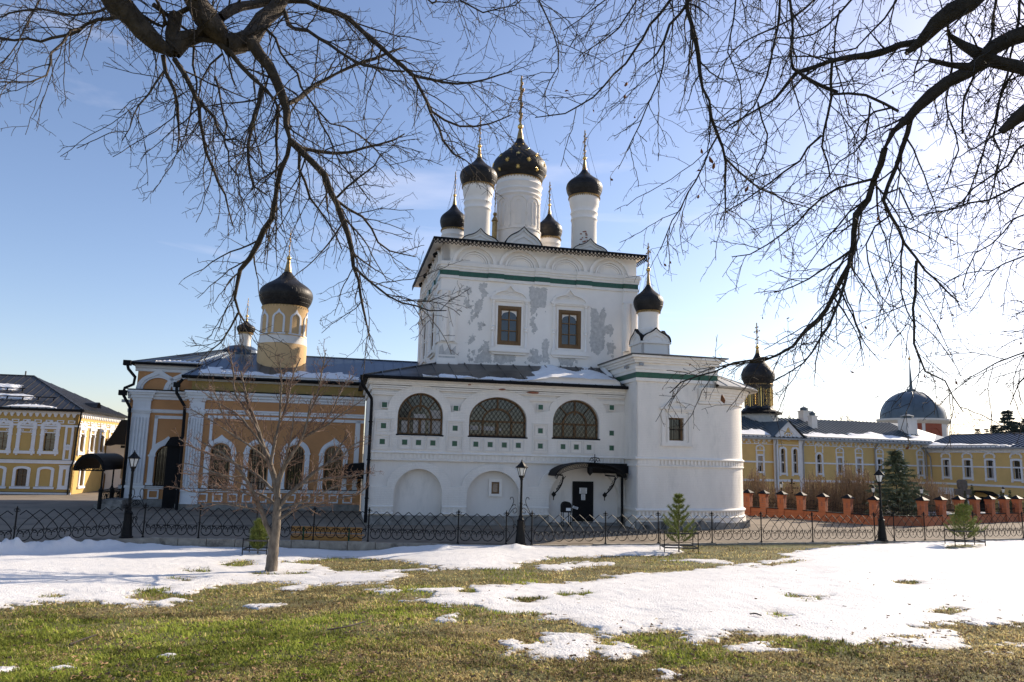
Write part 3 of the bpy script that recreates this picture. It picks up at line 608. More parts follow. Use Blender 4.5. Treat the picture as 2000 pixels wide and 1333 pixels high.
def star(c, n, r):
    n = n/np.linalg.norm(n); u = np.cross([0, 0, 1.], n); u /= np.linalg.norm(u); v = np.cross(n, u); c = c+n*.015
    vs = [c+n*.03]+[c+(r if i % 2 == 0 else r*.42)*(math.cos(i*math.pi/8)*u+math.sin(i*math.pi/8)*v) for i in range(16)]
    mb.add(vs, [(0, i+1, (i+1) % 16+1) for i in range(16)])
for row, (tz, r) in enumerate(((.12, .17), (.26, .19), (.40, .16), (.52, .13), (.63, .10), (.73, .07))):
    z = 21.05+3.35*tz; i = int(np.argmin(abs(Pc[:, 1]-z))); i = min(max(i, 1), len(Pc)-2); t = Pc[i+1]-Pc[i-1]; nr = np.array([t[1], -t[0]])
    for k in range(8):
        a = (k+.5*(row % 2))*math.pi/4+R(-106); star(np.array([9.03+Pc[i][0]*math.cos(a), 8.6+Pc[i][0]*math.sin(a), Pc[i][1]]), np.array([nr[0]*math.cos(a), nr[0]*math.sin(a), nr[1]]), r)
sub(dc, mb, 'gilded_stars', M['gold'], norm=False)
for cx, cy in ((5.83, 5.6), (12.52, 5.6), (5.25, 11.6), (11.95, 11.6)):
    if cy < 8: d, _ = drum(cx, cy, 15.4, 19.3, .78, .93, 1.13, 21.35, 21.92, .13, 1.75)
    else: d, _ = drum(cx, cy, 15.4, 18.32, .72, .80, .93, 20.35, 20.82, .11, 1.6)
mb = MB(); mb.lathe([(.16, 16.0), (.16, 18.0), (.22, 18.05), (.05, 18.4)], 7.35, 7.9, 10); mb.ball((7.35, 7.9, 18.5), .13); orthodox_cross(mb, 7.35, 7.9, 18.6, 1.6, False); part(mb, 'roof_cross', M['goldold'])
# kokoshnik gables at the feet of the drums
def kokosh(c, b, z, r, h, tip, depth, name='kokoshnik'):
    mb = MB(); k0 = keel(c, z, r, h, tip, 32, .5); mb.prism([(c+r, z-.6), (c-r, z-.6)]+k0, b, b+depth)
    mb.band(keel(c, z, r*1.0, h, tip, 32, .5), keel(c, z, r*.88, h*.86, tip*.9, 32, .5), b-.08, b)
    mb.band(keel(c, z, r*.74, h*.70, tip*.5, 32, .5), keel(c, z, r*.65, h*.6, tip*.4, 32, .5), b-.05, b)
    o = part(mb, name, M['white_tower'])
    mb = MB(); mb.band(keel(c, z, r*1.05, h*1.03+.03, tip, 32, .5), keel(c, z, r*1.0, h, tip, 32, .5), b-.12, b+depth); sub(o, mb, 'sheet_metal_cap', M['black'])
kokosh(8.85, 6.2, 15.95, 1.15, .95, .35, 1.6)
for c in (5.75, 12.35): kokosh(c, 3.9, 15.35, 1.05, .48, .33, 1.4)
for pts, b in (([(12.0, 16.3), (12.3, 16.9), (12.6, 16.8), (12.75, 16.4), (12.5, 16.15), (12.2, 16.2)], 5.6),):
    mb = MB()
    for k in range(16):
        t = rng.uniform(-2.35, -1.2); z = rng.uniform(16.05, 16.95); q = rng.uniform(.04, .12); mb.v += []
        cx, cy, r = 12.52, 5.6, .784; vs = [(cx+r*math.cos(t+dx), cy+r*math.sin(t+dx), z+dz) for dx, dz in ((-q, 0), (q, -.02), (q*.7, .07), (-q*.8, .06))]; mb.add(vs, [(0, 1, 2, 3)])
    part(mb, 'exposed_brick', M['redbrick_patch'], norm=False)
# ---------------------------------------------------------------- side chapel with apse
PA0, PA1, PB0, PB1 = 13.0, 17.24, -1.7, 4.3
AC, AB, AR = 17.0, 1.3, 3.0
mb = MB(); win = rect(14.69, 15.50, 4.33, 5.47)
mb.plate(rect(PA0, PA1, 0, 8.55), [win], PB0, PB0+.35); mb.box(PA0, PA0+.35, PB0+.35, PB1, 0, 8.55); mb.box(PA1-.35, PA1, PB0+.35, PB1, 6.5, 8.55); mb.box(PA0+.35, PA1-.35, PB1-.3, PB1, 0, 8.55)
part(mb, 'chapel_wall', M['white'])
mb = MB(); mb.box(PA0-.04, 14.12, PB0-.05, PB0, .9, 7.42); mb.box(16.38, PA1+.04, PB0-.05, PB0, 6.6, 7.42); mb.box(PA0-.05, PA0, PB0-.05, PB0+.7, .9, 7.42); part(mb, 'corner_pilaster', M['white'])
mb = MB(); gm = MB()
for z0, z1, d in ((7.25, 7.42, .09), (7.70, 7.86, .08), (7.86, 8.0, .12), (8.18, 8.30, .16), (8.30, 8.42, .24), (8.42, 8.54, .38)):
    mb.box(PA0-d, PA1+d, PB0-d, PB0, z0, z1); mb.box(PA0-d, PA0, PB0, 3.0, z0, z1); mb.box(PA1, PA1+d, PB0, PB1, z0, z1)
    for x0, x1 in ((PA0-d-.04, 14.15), (16.35, PA1+d+.04)): mb.box(x0, x1, PB0-d-.05, PB0-d, z0+.004, z1-.004)
mb.box(PA0-.05, PA1+.05, PB0-.05, PB0, 8.0, 8.18); mb.box(PA0-.05, PA0, PB0, 3, 8.0, 8.18)
gm.box(PA0-.07, PA1+.07, PB0-.07, PB0, 7.425, 7.695); gm.box(PA0-.07, PA0, PB0, 3.0, 7.425, 7.695); gm.box(PA1, PA1+.07, PB0, PB1, 7.425, 7.695)
for x0, x1 in ((PA0-.12, 14.15), (16.35, PA1+.12)): gm.box(x0, x1, PB0-.13, PB0-.071, 7.43, 7.69)
part(mb, 'chapel_cornice', M['trim']); part(gm, 'green_tile_band', M['green'])
mb = MB(); e = .46; Q = [(PA0-e, PB0-e, 8.60), (PA1+.6, PB0-e, 8.60), (PA1+.6, PB1, 8.60), (PA0-e, PB1+.3, 8.60), (15.1, 1.2, 9.15)]
mb.add(Q+[(p[0], p[1], p[2]-.06) for p in Q[:4]], [(0, 1, 4), (1, 2, 4), (2, 3, 4), (3, 0, 4), (0, 5, 6, 1), (1, 6, 7, 2), (2, 7, 8, 3), (3, 8, 5, 0), (5, 6, 7, 8)]); part(mb, 'chapel_roof', M['roofdark'])
# apse
a0, a1 = R(-90), R(90)
mb = MB(); prof = [(3.12, -.3), (3.12, .55), (3.0, .6), (3.0, 6.22)]
mb.lathe(prof, AC, AB, 40, a0, a1); mb.box(16.3, 17.0, -1.7, -1.35, 6.2, 7.0); part(mb, 'apse_wall', M['white'], angle=40)
mb = MB(); CP = [(3.0, 6.22), (3.07, 6.25), (3.07, 6.33), (3.03, 6.36), (3.09, 6.42), (3.1, 6.52), (3.16, 6.56), (3.17, 6.66), (3.24, 6.70), (3.25, 6.80), (3.33, 6.84), (3.36, 6.96), (3.42, 7.04), (3.0, 7.06)]
mb.lathe(CP, AC, AB, 40, a0, a1); mb.prismx([(AB-r, z) for r, z in CP], 16.33, 17.0)
part(mb, 'apse_cornice', M['trim'], angle=30)
mb = MB(); mb.lathe([(3.78, 7.10), (3.80, 7.14), (3.0, 7.50), (1.5, 8.05), (.02, 8.45), ], AC+.1, AB, 40, a0, a1); mb.lathe([(3.78, 7.10), (3.40, 7.06)], AC+.1, AB, 40, a0, a1)
for k in range(13):
    t = a0+(a1-a0)*(k+.5)/13; mb.tube([(AC+.1+r*math.cos(t), AB+r*math.sin(t), z+.015) for r, z in ((3.79, 7.14), (3.0, 7.50), (1.5, 8.05), (.1, 8.43))], .02, 4)
part(mb, 'apse_roof', mk('pale_zinc_sheet', (.45,.44,.41), .55, .1, .25, 4, .15, 6, .015), angle=30)
def apse_ring(mb, prof, fl):      # mouldings run along the chapel front, its west return and round the apse
    mb.lathe([(AR+r, z) for r, z in prof], AC, AB, 40, a0, a1); mb.prismx([(PB0-r, z) for r, z in prof]+[(PB0+.05, prof[-1][1]), (PB0+.05, prof[0][1])], PA0-.1, AC)
    m_ = max(r for r, z in prof); mb.box(PA0-m_, PA0, PB0-.02, 0, prof[0][1], prof[-1][1])
mb = MB(); apse_ring(mb, [(0, 3.36), (.10, 3.36), (.12, 3.41), (.04, 3.47), (0, 3.5)], 1); apse_ring(mb, [(0, 3.02), (.06, 3.02), (.08, 3.07), (.02, 3.12), (0, 3.12)], 1)
ribs(mb, PA0, AC, PB0-.01, 3.12, 3.35, .2)
mb2 = MB(); ribs(mb2, 0, AR*(a1-a0), 0., 3.12, 3.35, .2); mb.add([(AC+(AR-y)*math.cos(a0+x/AR), AB+(AR-y)*math.sin(a0+x/AR), z) for x, y, z in mb2.v], mb2.f)
part(mb, 'string_course', M['trim'])
mb = MB(); apse_ring(mb, [(0, .86), (.10, .86), (.12, .92), (.03, .99), (0, 1.0)], 1); apse_ring(mb, [(0, .5), (.12, .5), (.14, .57), (.03, .64), (0, .64)], 1)
ribs(mb, PA0, AC, PB0-.01, .64, .85, .2)
mb2 = MB(); ribs(mb2, 0, AR*(a1-a0), 0., .64, .85, .2); mb.add([(AC+(AR-y)*math.cos(a0+x/AR), AB+(AR-y)*math.sin(a0+x/AR), z) for x, y, z in mb2.v], mb2.f)
part(mb, 'base_moulding', M['trim'])
mb = MB(); mb.box(PA0-.1, AC, PB0-.13, PB0+.1, -.3, .34); mb.lathe([(3.16, -.3), (3.15, .30), (3.05, .36)], AC, AB, 30, a0, a1)
for k in range(26):
    t = rng.uniform(-1.6, .6); c = np.array([AC+3.17*math.cos(t), AB+3.17*math.sin(t)]) if k > 12 else np.array([rng.uniform(13, 17), PB0-.14]); mb.box(c[0]-.15, c[0]+.15, c[1]-.05, c[1]+.05, 0, rng.uniform(.15, .42))
part(mb, 'stone_plinth', M['stone'])
# chapel window
mb = MB(); ring(mb, 15.11, 5.02, .81, .64, .88, .77, PB0-.07, PB0); ring(mb, 15.1, 4.9, .50, .405, .66, .57, PB0-.05, PB0)
mb.box(14.22, 15.98, PB0-.12, PB0, 5.88, 5.98); mb.band([(14.3, 5.98), (15.11, 6.5), (15.92, 5.98)], [(14.55, 5.98), (15.11, 6.34), (15.67, 5.98)], PB0-.09, PB0); mb.box(14.25, 15.95, PB0-.1, PB0, 4.05, 4.15)
cw = part(mb, 'chapel_window', M['white_low'])
mb = MB(); mb.plate(win, [rect(14.75, 15.36, 4.39, 5.40)], PB0+.10, PB0+.16); mb.box(14.69, 15.45, PB0+.1, PB0+.15, 4.88, 4.92); sub(cw, mb, 'frame', M['wood'])
mb = MB(); [mb.box(x-.012, x+.012, PB0+.05, PB0+.075, 4.33, 5.47) for x in (14.8, 14.98, 15.16, 15.34)]; mb.box(14.69, 15.5, PB0+.04, PB0+.05, 4.86, 4.90); sub(cw, mb, 'grille', M['iron'])
mb = MB(); mb.box(14.69, 15.5, PB0+.17, PB0+.18, 4.33, 5.47); sub(cw, mb, 'pane', M['glass'])
mb = MB(); mb.box(13.02, 13.22, PB0-.34, PB0-.2, 8.02, 8.14); mb.box(12.72, 12.86, -.9, -.6, 7.98, 8.10); mb.tube([(12.79, -.6, 8.0), (12.96, -.5, 8.1)], .03, 6); mb.tube([(12.95, -.62, 8.0), (12.95, -.62, 7.2)], .012, 4); part(mb, 'security_camera', M['zinc'])
# chapel cupola: a cube with one keel arch on each face
QA, QB, QW = 14.95, 1.2, .80
mb = MB(); mb.box(QA-QW+.02, QA+QW-.02, QB-QW+.02, QB+QW-.02, 8.5, 9.7)
KQ = lambda c, r, h, tip: keel(c, 9.68, r, h, tip, 28, .5)
for q in (-1, 1):
    k = KQ(QA, QW, .50, .22); mb.prism([(QA+QW, 8.5), (QA-QW, 8.5)]+k, QB+q*QW, QB+q*(QW-.12)); mb.band(k, KQ(QA, QW*.86, .43, .18), QB+q*(QW+.06), QB+q*QW); mb.band(KQ(QA, QW*.58, .33, .05), KQ(QA, QW*.50, .28, .03), QB+q*(QW+.035), QB+q*QW)
    k = KQ(QB, QW, .50, .22); mb.plate([(QB+QW, 8.5), (QB-QW, 8.5)]+k, [], QA+q*QW, QA+q*(QW-.12), ax='x'); mb.band(k, KQ(QB, QW*.86, .43, .18), QA+q*(QW+.06), QA+q*QW, ax='x'); mb.band(KQ(QB, QW*.58, .33, .05), KQ(QB, QW*.50, .28, .03), QA+q*(QW+.035), QA+q*QW, ax='x')
mb.box(QA-QW-.07, QA+QW+.07, QB-QW-.07, QB+QW+.07, 9.56, 9.66)
cb = part(mb, 'cupola_base', M['white_tower'])
mb = MB(); ko, ki = (lambda c: KQ(c, QW*1.05, .55, .22)), (lambda c: KQ(c, QW*.985, .49, .21))
kv = lambda c: (KQ(c, QW*.96, .47, .20), KQ(c, QW*.90, .42, .18))
for q in (-1, 1): mb.band(ko(QA), ki(QA), QB+q*(QW+.09), QB+q*(QW-.11)); mb.band(ko(QB), ki(QB), QA+q*(QW+.09), QA+q*(QW-.11), ax='x')
mb.band(*kv(QA), QB-QW+.1, QB+QW-.1); mb.band(*kv(QB), QA-QW+.1, QA+QW-.1, ax='x'); mb.lathe([(QW*.9, 9.8), (.58, 10.2), (.5, 10.3)], QA, QB, 16); sub(cb, mb, 'sheet_metal_cap', M['black'])
drum(QA-.08, QB, 9.5, 11.45, .52, .60, .83, 13.15, 13.85, .12, 1.45, mats=M['white_tower'], lowprof=[(.50, 9.6), (.62, 10.15), (.62, 10.42), (.57, 10.46), (.56, 11.2), (.60, 11.28), (.60, 11.45), (.05, 11.45)], oldgold=False)
# ================================================================== GROUND, LAWN, SNOW
FX = np.array([-40., -16.54, -14.0, .5, 17.0, 25.3, 45]); FY = np.array([4., 25.65, 28.7, 29.3, 34.3, 37.25, 44])
def yf(X): return np.interp(X, FX, FY)
def ss(x, a, b): t = np.clip((np.asarray(x, float)-a)/(b-a), 0, 1); return t*t*(3-2*t)
def az(X, Y): X = np.asarray(X, float); Y = np.asarray(Y, float); return -.40*np.exp(-((X+6.6)/2.6)**4)*ss(-Y, -33.5, -30.6) -1.0*ss(Y, 44, 66)*ss(-X, 8, 28) - 1.2*ss(Y, 49, 66)*ss(X, 12, 26)
_w = [(rng.uniform(.15, 1.6), rng.uniform(0, 6.28), rng.uniform(0, 6.28)) for _ in range(14)]
def wav(X, Y, k0=1.): 
    s_ = 0
    for f_, t, p in _w: s_ = s_+np.sin(f_*k0*(np.cos(t)*X+np.sin(t)*Y)+p)/(.6+f_)
    return s_/8
def zk(X): return -.08-.26*(1-ss(X, -6, -1))*ss(X, -20, -14) - .0
def gz(X, Y):
    X = np.asarray(X, float); Y = np.asarray(Y, float); d = yf(np.clip(X, -16.5, 60))-Y
    d = np.clip(d, 0, 60)
    return zk(X)+1.80*(np.clip(d, 0, 29)/29)**1.35+.02*np.clip(d-29, 0, 40)+.06*wav(X, Y)*ss(d, .5, 4)
def ground_at(x, y, fn=gz, lo=4., hi=60.):      # first crossing of the pixel ray with the lawn
    r = ray(x, y); r = r/r[1]
    Y = np.linspace(lo, hi, 3000); P = CAM[None]+r[None]*Y[:, None]; dz = P[:, 2]-fn(P[:, 0], P[:, 1]); i = int(np.argmax(dz < 0)); return P[i]
def grid_mesh(name, X, Y, Z, mats, smooth=True):
    n, m = X.shape; me = bpy.data.meshes.new(name); V = np.stack([X, Y, Z], -1).reshape(-1, 3)
    i = np.arange(n-1)[:, None]*m+np.arange(m-1)[None]; F = np.stack([i, i+1, i+m+1, i+m], -1).reshape(-1, 4)
    return raw_mesh(name, V, F, mats, smooth)
def raw_mesh(name, V, F, mats, smooth=True, parent=None):
    me = bpy.data.meshes.new(name); k = F.shape[1]
    me.vertices.add(len(V)); me.vertices.foreach_set('co', np.ascontiguousarray(V, np.float32).ravel())
    me.loops.add(F.size); me.loops.foreach_set('vertex_index', F.astype(np.int32).ravel())
    me.polygons.add(len(F)); me.polygons.foreach_set('loop_start', np.arange(0, F.size, k, dtype=np.int32)); me.polygons.foreach_set('loop_total', np.full(len(F), k, np.int32))
    if smooth: me.polygons.foreach_set('use_smooth', np.ones(len(F), bool))
    for mm in (mats if isinstance(mats, (list, tuple)) else [mats]): me.materials.append(mm)
    me.update(calc_edges=True); me.validate()
    o = bpy.data.objects.new(name, me); COL.objects.link(o)
    if parent is not None: o.parent = parent
    return o
# far ground to the horizon
M['earth'] = mk('winter_earth', (.11,.10,.06), .95, 0, .35, .05, .5, 3, .1)
gx, gy = np.meshgrid(np.r_[np.linspace(-3000, -200, 8), np.linspace(-150, 150, 31), np.linspace(200, 3000, 8)], np.r_[np.linspace(-400, -60, 6), np.linspace(-40, 200, 25), np.linspace(260, 5000, 12)])
gzz = np.minimum(-1.6, az(gx, gy)-.6); tag(grid_mesh('ground', gx, gy, gzz, M['earth']), kind='structure')
# asphalt yard
u = np.linspace(-95, 95, 110); v = np.linspace(0, 1, 60); Xa, Va = np.meshgrid(u, v); Y0 = np.array([yf(x) for x in u])[None]+.12; Ya = Y0+(100-Y0)*Va**1.6
tag(grid_mesh('asphalt_yard', Xa, Ya, az(Xa, Ya)+.012*wav(Xa, Ya, .5), M['asphalt']), kind='structure')
# kerb
mb = MB(); xs = np.r_[np.arange(-30, -16.54, 1.05), np.arange(-16.54, 30, 1.05)]
for a, b in zip(xs[:-1], xs[1:]):
    p = np.array([a+.012, float(yf(a+.012)), 0]); q = np.array([b-.012, float(yf(b-.012)), 0]); dz = rng.uniform(-.02, .015); t = (q-p)/np.linalg.norm(q-p); nn = np.array([-t[1], t[0], 0])
    w0, w1 = -.11+rng.uniform(-.02, .02), .09
    mb.add([p+nn*w0+[0, 0, -.7], q+nn*w0+[0, 0, -.7], q+nn*w1+[0, 0, -.7], p+nn*w1+[0, 0, -.7], p+nn*w0+[0, 0, -.01+dz], q+nn*w0+[0, 0, -.01+dz], q+nn*w1+[0, 0, .0+dz], p+nn*w1+[0, 0, .0+dz]], [(0,3,2,1),(4,5,6,7),(0,1,5,4),(1,2,6,5),(2,3,7,6),(3,0,4,7)])
tag(mb.build('kerb', M['kerb']), kind='structure')
# lawn: earth and turf under the grass
lm = mk('turf', (.12,.115,.036), .95, 0, .45, 1.1, 1., 22, .05, stain=((.24,.175,.08), .50, .9, .22), detail=10)
Yr = np.r_[np.linspace(-14, 4, 14), np.geomspace(4.4, 46, 230)]; U = np.linspace(-1, 1, 240); YY, UU = np.meshgrid(Yr, U, indexing='ij'); XX = UU*(12+.72*np.abs(YY)); 
lim = yf(XX)-.1; YY = np.minimum(YY, lim); tag(grid_mesh('lawn', XX, YY, gz(XX, YY)-.012, lm), kind='structure')
# ---------------------------------------------------------------- snow lying on the lawn: outlines of the drifts, laid on the slope
SNOW_A = [(-900,1300),(-300,1230),(-60,1197),(0,1191),(35,1184),(77,1177),(140,1175),(185,1172),(225,1180),(245,1184),(287,1183),(336,1181),(367,1172),(333,1170),(308,1172),(262,1169),(275,1163),(262,1156),(297,1150),(329,1151),(325,1160),(367,1160),(420,1148),(465,1141),(504,1139),(577,1141),(535,1151),(567,1155),(612,1146),(665,1144),(698,1141),(750,1135),(796,1123),(770,1118),(800,1115),(850,1114),(880,1112),(950,1113),(1013,1109),(1002,1102),(1051,1097),(1072,1093),(1090,1092),(1132,1090),(1177,1088),(1195,1086),(1296,1085),(1330,1079),(1330,1055),(1000,1050),(700,1040),(300,1030),(-300,1040),(-900,1080)]
SNOW_B = [(782,1172),(815,1167),(835,1168),(850,1162),(820,1155),(800,1151),(860,1148),(910,1146),(1010,1140),(1080,1138),(1130,1138),(1165,1130),(1195,1128),(1170,1125),(1200,1121),(1300,1118),(1342,1115),(1405,1107),(1457,1101),(1545,1091),(1524,1082),(1566,1075),(1597,1071),(1650,1066),(1685,1063),(1755,1059),(1825,1056),(3000,1020),(3000,1300),(2300,1230),(2040,1215),(1940,1220),(1909,1220),(1881,1215),(1860,1217),(1818,1218),(1790,1229),(1856,1232),(1860,1240),(1842,1243),(1751,1241),(1720,1246),(1760,1254),(1860,1250),(1912,1263),(1965,1255),(2040,1258),(2040,1266),(1912,1268),(1827,1268),(1783,1262),(1720,1251),(1653,1255),(1608,1250),(1566,1245),(1492,1243),(1475,1246),(1436,1239),(1415,1245),(1363,1250),(1345,1246),(1349,1239),(1300,1227),(1286,1216),(1268,1220),(1230,1220),(1268,1230),(1261,1235),(1198,1239),(1160,1230),(1111,1214),(1100,1211),(1051,1205),(1020,1200),(978,1199),(953,1191),(918,1184),(887,1186),(866,1183),(838,1179)]
SNOW_C = [(975,1255),(1002,1247),(1013,1260),(1048,1260),(1062,1244),(1051,1237),(1107,1235),(1135,1240),(1195,1246),(1167,1247),(1177,1260),(1212,1254),(1230,1265),(1272,1274),(1247,1279),(1223,1291),(1191,1289),(1174,1281),(1125,1286),(1065,1286),(1020,1275),(981,1282),(978,1277),(999,1267)]
SNOW_S = [[(473,1183),(505,1178),(552,1179),(505,1190)],[(65,1305),(130,1300),(138,1306),(75,1311)],[(850,1210),(895,1198),(885,1215)],[(720,1153),(770,1150),(785,1157),(745,1160)],[(1415,1267),(1510,1258),(1482,1265),(1531,1273),(1440,1277)],[(1282,1308),(1322,1309),(1305,1319)],[(1302,1096),(1330,1092),(1372,1091),(1450,1101),(1420,1102)],[(1045,1110),(1095,1114),(1195,1101),(1150,1097),(1060,1104)],[(-40,1315),(25,1305),(20,1312),(-40,1322)],[(1900,1268),(1990,1272),(1985,1279),(1930,1277)],[(310,1278),(330,1275),(325,1280)]]
HOLES = [[(500,1120),(540,1122),(590,1118),(622,1105),(553,1099),(640,1091),(700,1092),(800,1097),(845,1107),(872,1111),(800,1112),(795,1113),(720,1115),(645,1117),(640,1110),(623,1107),(595,1119),(545,1123)],[(435,1102),(480,1097),(502,1103),(460,1107)],[(1005,1173),(1050,1170),(1048,1177),(1015,1179)],[(905,1151),(925,1149),(922,1156),(902,1155)],[(1545,1167),(1605,1170),(1600,1174),(1560,1173)],[(1755,1138),(1785,1137),(1780,1142)],[(1470,1106),(1560,1092),(1575,1096),(1500,1106)],[(1515,1202),(1535,1203),(1528,1206)],[(1440,1239),(1475,1241),(1465,1246)],[(1842,1193),(1868,1194),(1860,1197)],[(1850,1072),(1905,1070),(1915,1066),(1850,1066)],[(1090,1160),(1120,1159),(1110,1163)],[(1130,1162),(1145,1161),(1140,1165)],[(365,1114),(395,1112),(400,1116)],[(330,1131),(375,1130),(345,1134)],[(90,1166),(120,1165),(115,1168)]]
def seg_sdf(px, py, poly, sy=3.2):
    P = np.array(poly, float); x = px; y = py*sy; d2 = np.full(px.shape, 1e9); ins = np.zeros(px.shape, bool)
    for i in range(len(P)):
        ax_, ay = P[i-1][0], P[i-1][1]*sy; bx, by = P[i][0], P[i][1]*sy; ex, ey = bx-ax_, by-ay
        t = np.clip(((x-ax_)*ex+(y-ay)*ey)/(ex*ex+ey*ey+1e-9), 0, 1); d2 = np.minimum(d2, (x-ax_-t*ex)**2+(y-ay-t*ey)**2)
        c = ((ay > y) != (by > y)) & (x < (bx-ax_)*(y-ay)/(by-ay+1e-12)+ax_); ins ^= c
    return np.where(ins, 1, -1)*np.sqrt(d2)
_n2 = [(rng.uniform(.8, 9.), rng.uniform(0, 6.28), rng.uniform(0, 6.28)) for _ in range(46)]
def rough(X, Y):
    s_ = 0; qx = X+.35*np.sin(1.7*Y)+.2*np.sin(4.1*X+Y); qy = Y+.35*np.sin(1.3*X+1)+.2*np.sin(3.7*Y-X)
    for f_, t, p in _n2: s_ = s_+np.sin(f_*(np.cos(t)*qx+np.sin(t)*qy)+p)/(f_**.55)
    return s_/5
def snow_sd(X, Y):
    Z = gz(X, Y); d = np.stack([X, Y, Z-EYE], -1); w_ = np.maximum(d@fw, .5); px = 1000+FPX*(d@cright)/w_; py = 666.5-FPX*(d@cup)/w_
    s_ = np.maximum(seg_sdf(px, py, SNOW_A), seg_sdf(px, py, SNOW_B)); s_ = np.maximum(s_, seg_sdf(px, py, SNOW_C))
    for q in SNOW_S: s_ = np.maximum(s_, seg_sdf(px, py, q))
    for q in HOLES: s_ = np.minimum(s_, -seg_sdf(px, py, q))
    return s_*w_/FPX                       # metres, roughly
def heaps(X, Y):
    d = yf(X)-Y; e = np.exp(-((d-.9)/.55)**2)
    b = np.zeros_like(X)
    for px, h, wd in ((40,.25,1.0),(90,.38,.9),(150,.30,.8),(190,.42,.9),(235,.30,.8),(265,.2,.6),(330,.26,.7),(410,.18,.7),(570,.2,.8),(640,.12,.6),(800,.16,1.0),(860,.22,.7),(1000,.18,.5),(1015,.12,.4)):
        p = ground_at(px, 1064); b = b+h*np.exp(-((X-p[0])/wd)**2)
    return b*e*.45*(1+.35*np.clip(rough(X*1.5, Y*1.5), -1, 1)+.20*np.clip(rough(X*2.6, Y*2.6), -1, 1)+.05*np.clip(rough(X*6, Y*6+3), -1, 1))
Yr = np.geomspace(6.6, 40, 560); U = np.linspace(-1.05, 1.08, 980); YY, UU = np.meshgrid(Yr, U, indexing='ij'); XX = UU*YY
YY = np.minimum(YY, yf(XX)-.17)
sd = snow_sd(XX, YY)+.12*rough(XX, YY)+.13*rough(XX*3.1+5, YY*3.1)+.07*rough(XX*7, YY*7+2)-.03
hh = np.where(sd > 0, .020*(1-np.exp(-sd/.06))+.03*np.clip(sd, 0, 1.2), sd*.6)
hh = np.clip(hh, -.05, 1)+np.where(sd > 0, .03*wav(XX*2.2, YY*2.2, 1.6)+.008*rough(XX*2, YY*2)+.004*rough(XX*7, YY*7), 0)*ss(sd, 0, .3)+heaps(XX, YY)*ss(sd, 0, .2)
Zs = gz(XX, YY)+hh; n, m = XX.shape
i = np.arange(n-1)[:, None]*m+np.arange(m-1)[None]; F = np.stack([i, i+1, i+m+1, i+m], -1).reshape(-1, 4)
hq = np.maximum(np.maximum(hh[:-1, :-1], hh[1:, 1:]), np.maximum(hh[:-1, 1:], hh[1:, :-1])).ravel(); F = F[hq > -.012]
us, inv = np.unique(F, return_inverse=True); Vs = np.stack([XX, YY, Zs], -1).reshape(-1, 3)[us]
M['snowlawn'] = mk('melting_snow', (.77,.755,.735), .6, 0, .055, 1.1, .9, 30, .03, spec=.3, stain=((.52,.47,.39), .66, 4, .16))
sn_o = raw_mesh('snow', Vs, inv.reshape(-1, 4), M['snowlawn']); tag(sn_o, kind='stuff')
# dirty, icy margin where the crust melts out: grit gathers along the thin edge
mv = np.exp(-np.clip(sd.ravel()[us], 0, 5)/.09)*np.clip(.55+.9*rough(XX*4, YY*4).ravel()[us], 0, 1); ca = sn_o.data.color_attributes.new('melt', 'FLOAT_COLOR', 'POINT'); ca.data.foreach_set('color', np.repeat(mv[:, None], 4, 1).astype(np.float32).ravel())
t = M['snowlawn'].node_tree; b = t.nodes['Principled BSDF']; lk = b.inputs['Base Color'].links[0]; src_ = lk.from_socket; at_ = t.nodes.new('ShaderNodeAttribute'); at_.attribute_name = 'melt'; mm = t.nodes.new('ShaderNodeMixRGB'); mm.inputs[2].default_value = (.34, .30, .235, 1); t.links.new(at_.outputs['Fac'], mm.inputs[0]); t.links.new(src_, mm.inputs[1]); t.links.new(mm.outputs[0], b.inputs['Base Color'])
SNOW_GRID = (Yr, U, sd)
# ---------------------------------------------------------------- grass blades, dry leaves
def blade_mat():
    m = bpy.data.materials.new('grass_blades'); m.use_nodes = True; t = m.node_tree; b = t.nodes['Principled BSDF']; b.inputs['Roughness'].default_value = .7; b.inputs['Specular IOR Level'].default_value = .15
    a = t.nodes.new('ShaderNodeAttribute'); a.attribute_name = 'tint'; t.links.new(a.outputs['Color'], b.inputs['Base Color']); tl = t.nodes.new('ShaderNodeBsdfTranslucent'); t.links.new(a.outputs['Color'], tl.inputs['Color']); ms = t.nodes.new('ShaderNodeMixShader'); ms.inputs[0].default_value = .45; t.links.new(b.outputs[0], ms.inputs[1]); t.links.new(tl.outputs[0], ms.inputs[2]); t.links.new(ms.outputs[0], t.nodes['Material Output'].inputs['Surface']); return m
NB = 520000
uu = rng.uniform(-.95, .98, NB); yy = 1/(rng.uniform(1/31., 1/6.7, NB)); Xb = uu*yy; ok = yy < yf(Xb)-.3; uu, yy, Xb = uu[ok], yy[ok], Xb[ok]
s0 = snow_sd(Xb, yy)+.12*rough(Xb, yy)+.13*rough(Xb*3.1+5, yy*3.1)+.07*rough(Xb*7, yy*7+2)-.03; ok = s0 < .02; Xb, yy, s0 = Xb[ok], yy[ok], s0[ok]
g_ = wav(Xb*1.3+9, yy*1.3, 1.0)*1.6+.5*rough(Xb*1.1, yy*1.1)          # patches of green and of straw
left = ss(-Xb/yy, -.02, .45)
gm_ = np.clip(.21+1.25*g_+.50*left-.12*ss(-yy, -9, -6.5)-.25*ss(s0, -.35, 0), .03, .95)
ok = rng.uniform(0, 1, len(Xb)) < .22+.78*np.clip(.5+1.1*rough(Xb*1.7+3, yy*1.7), 0, 1); Xb, yy, gm_ = Xb[ok], yy[ok], gm_[ok]; nb = len(Xb)
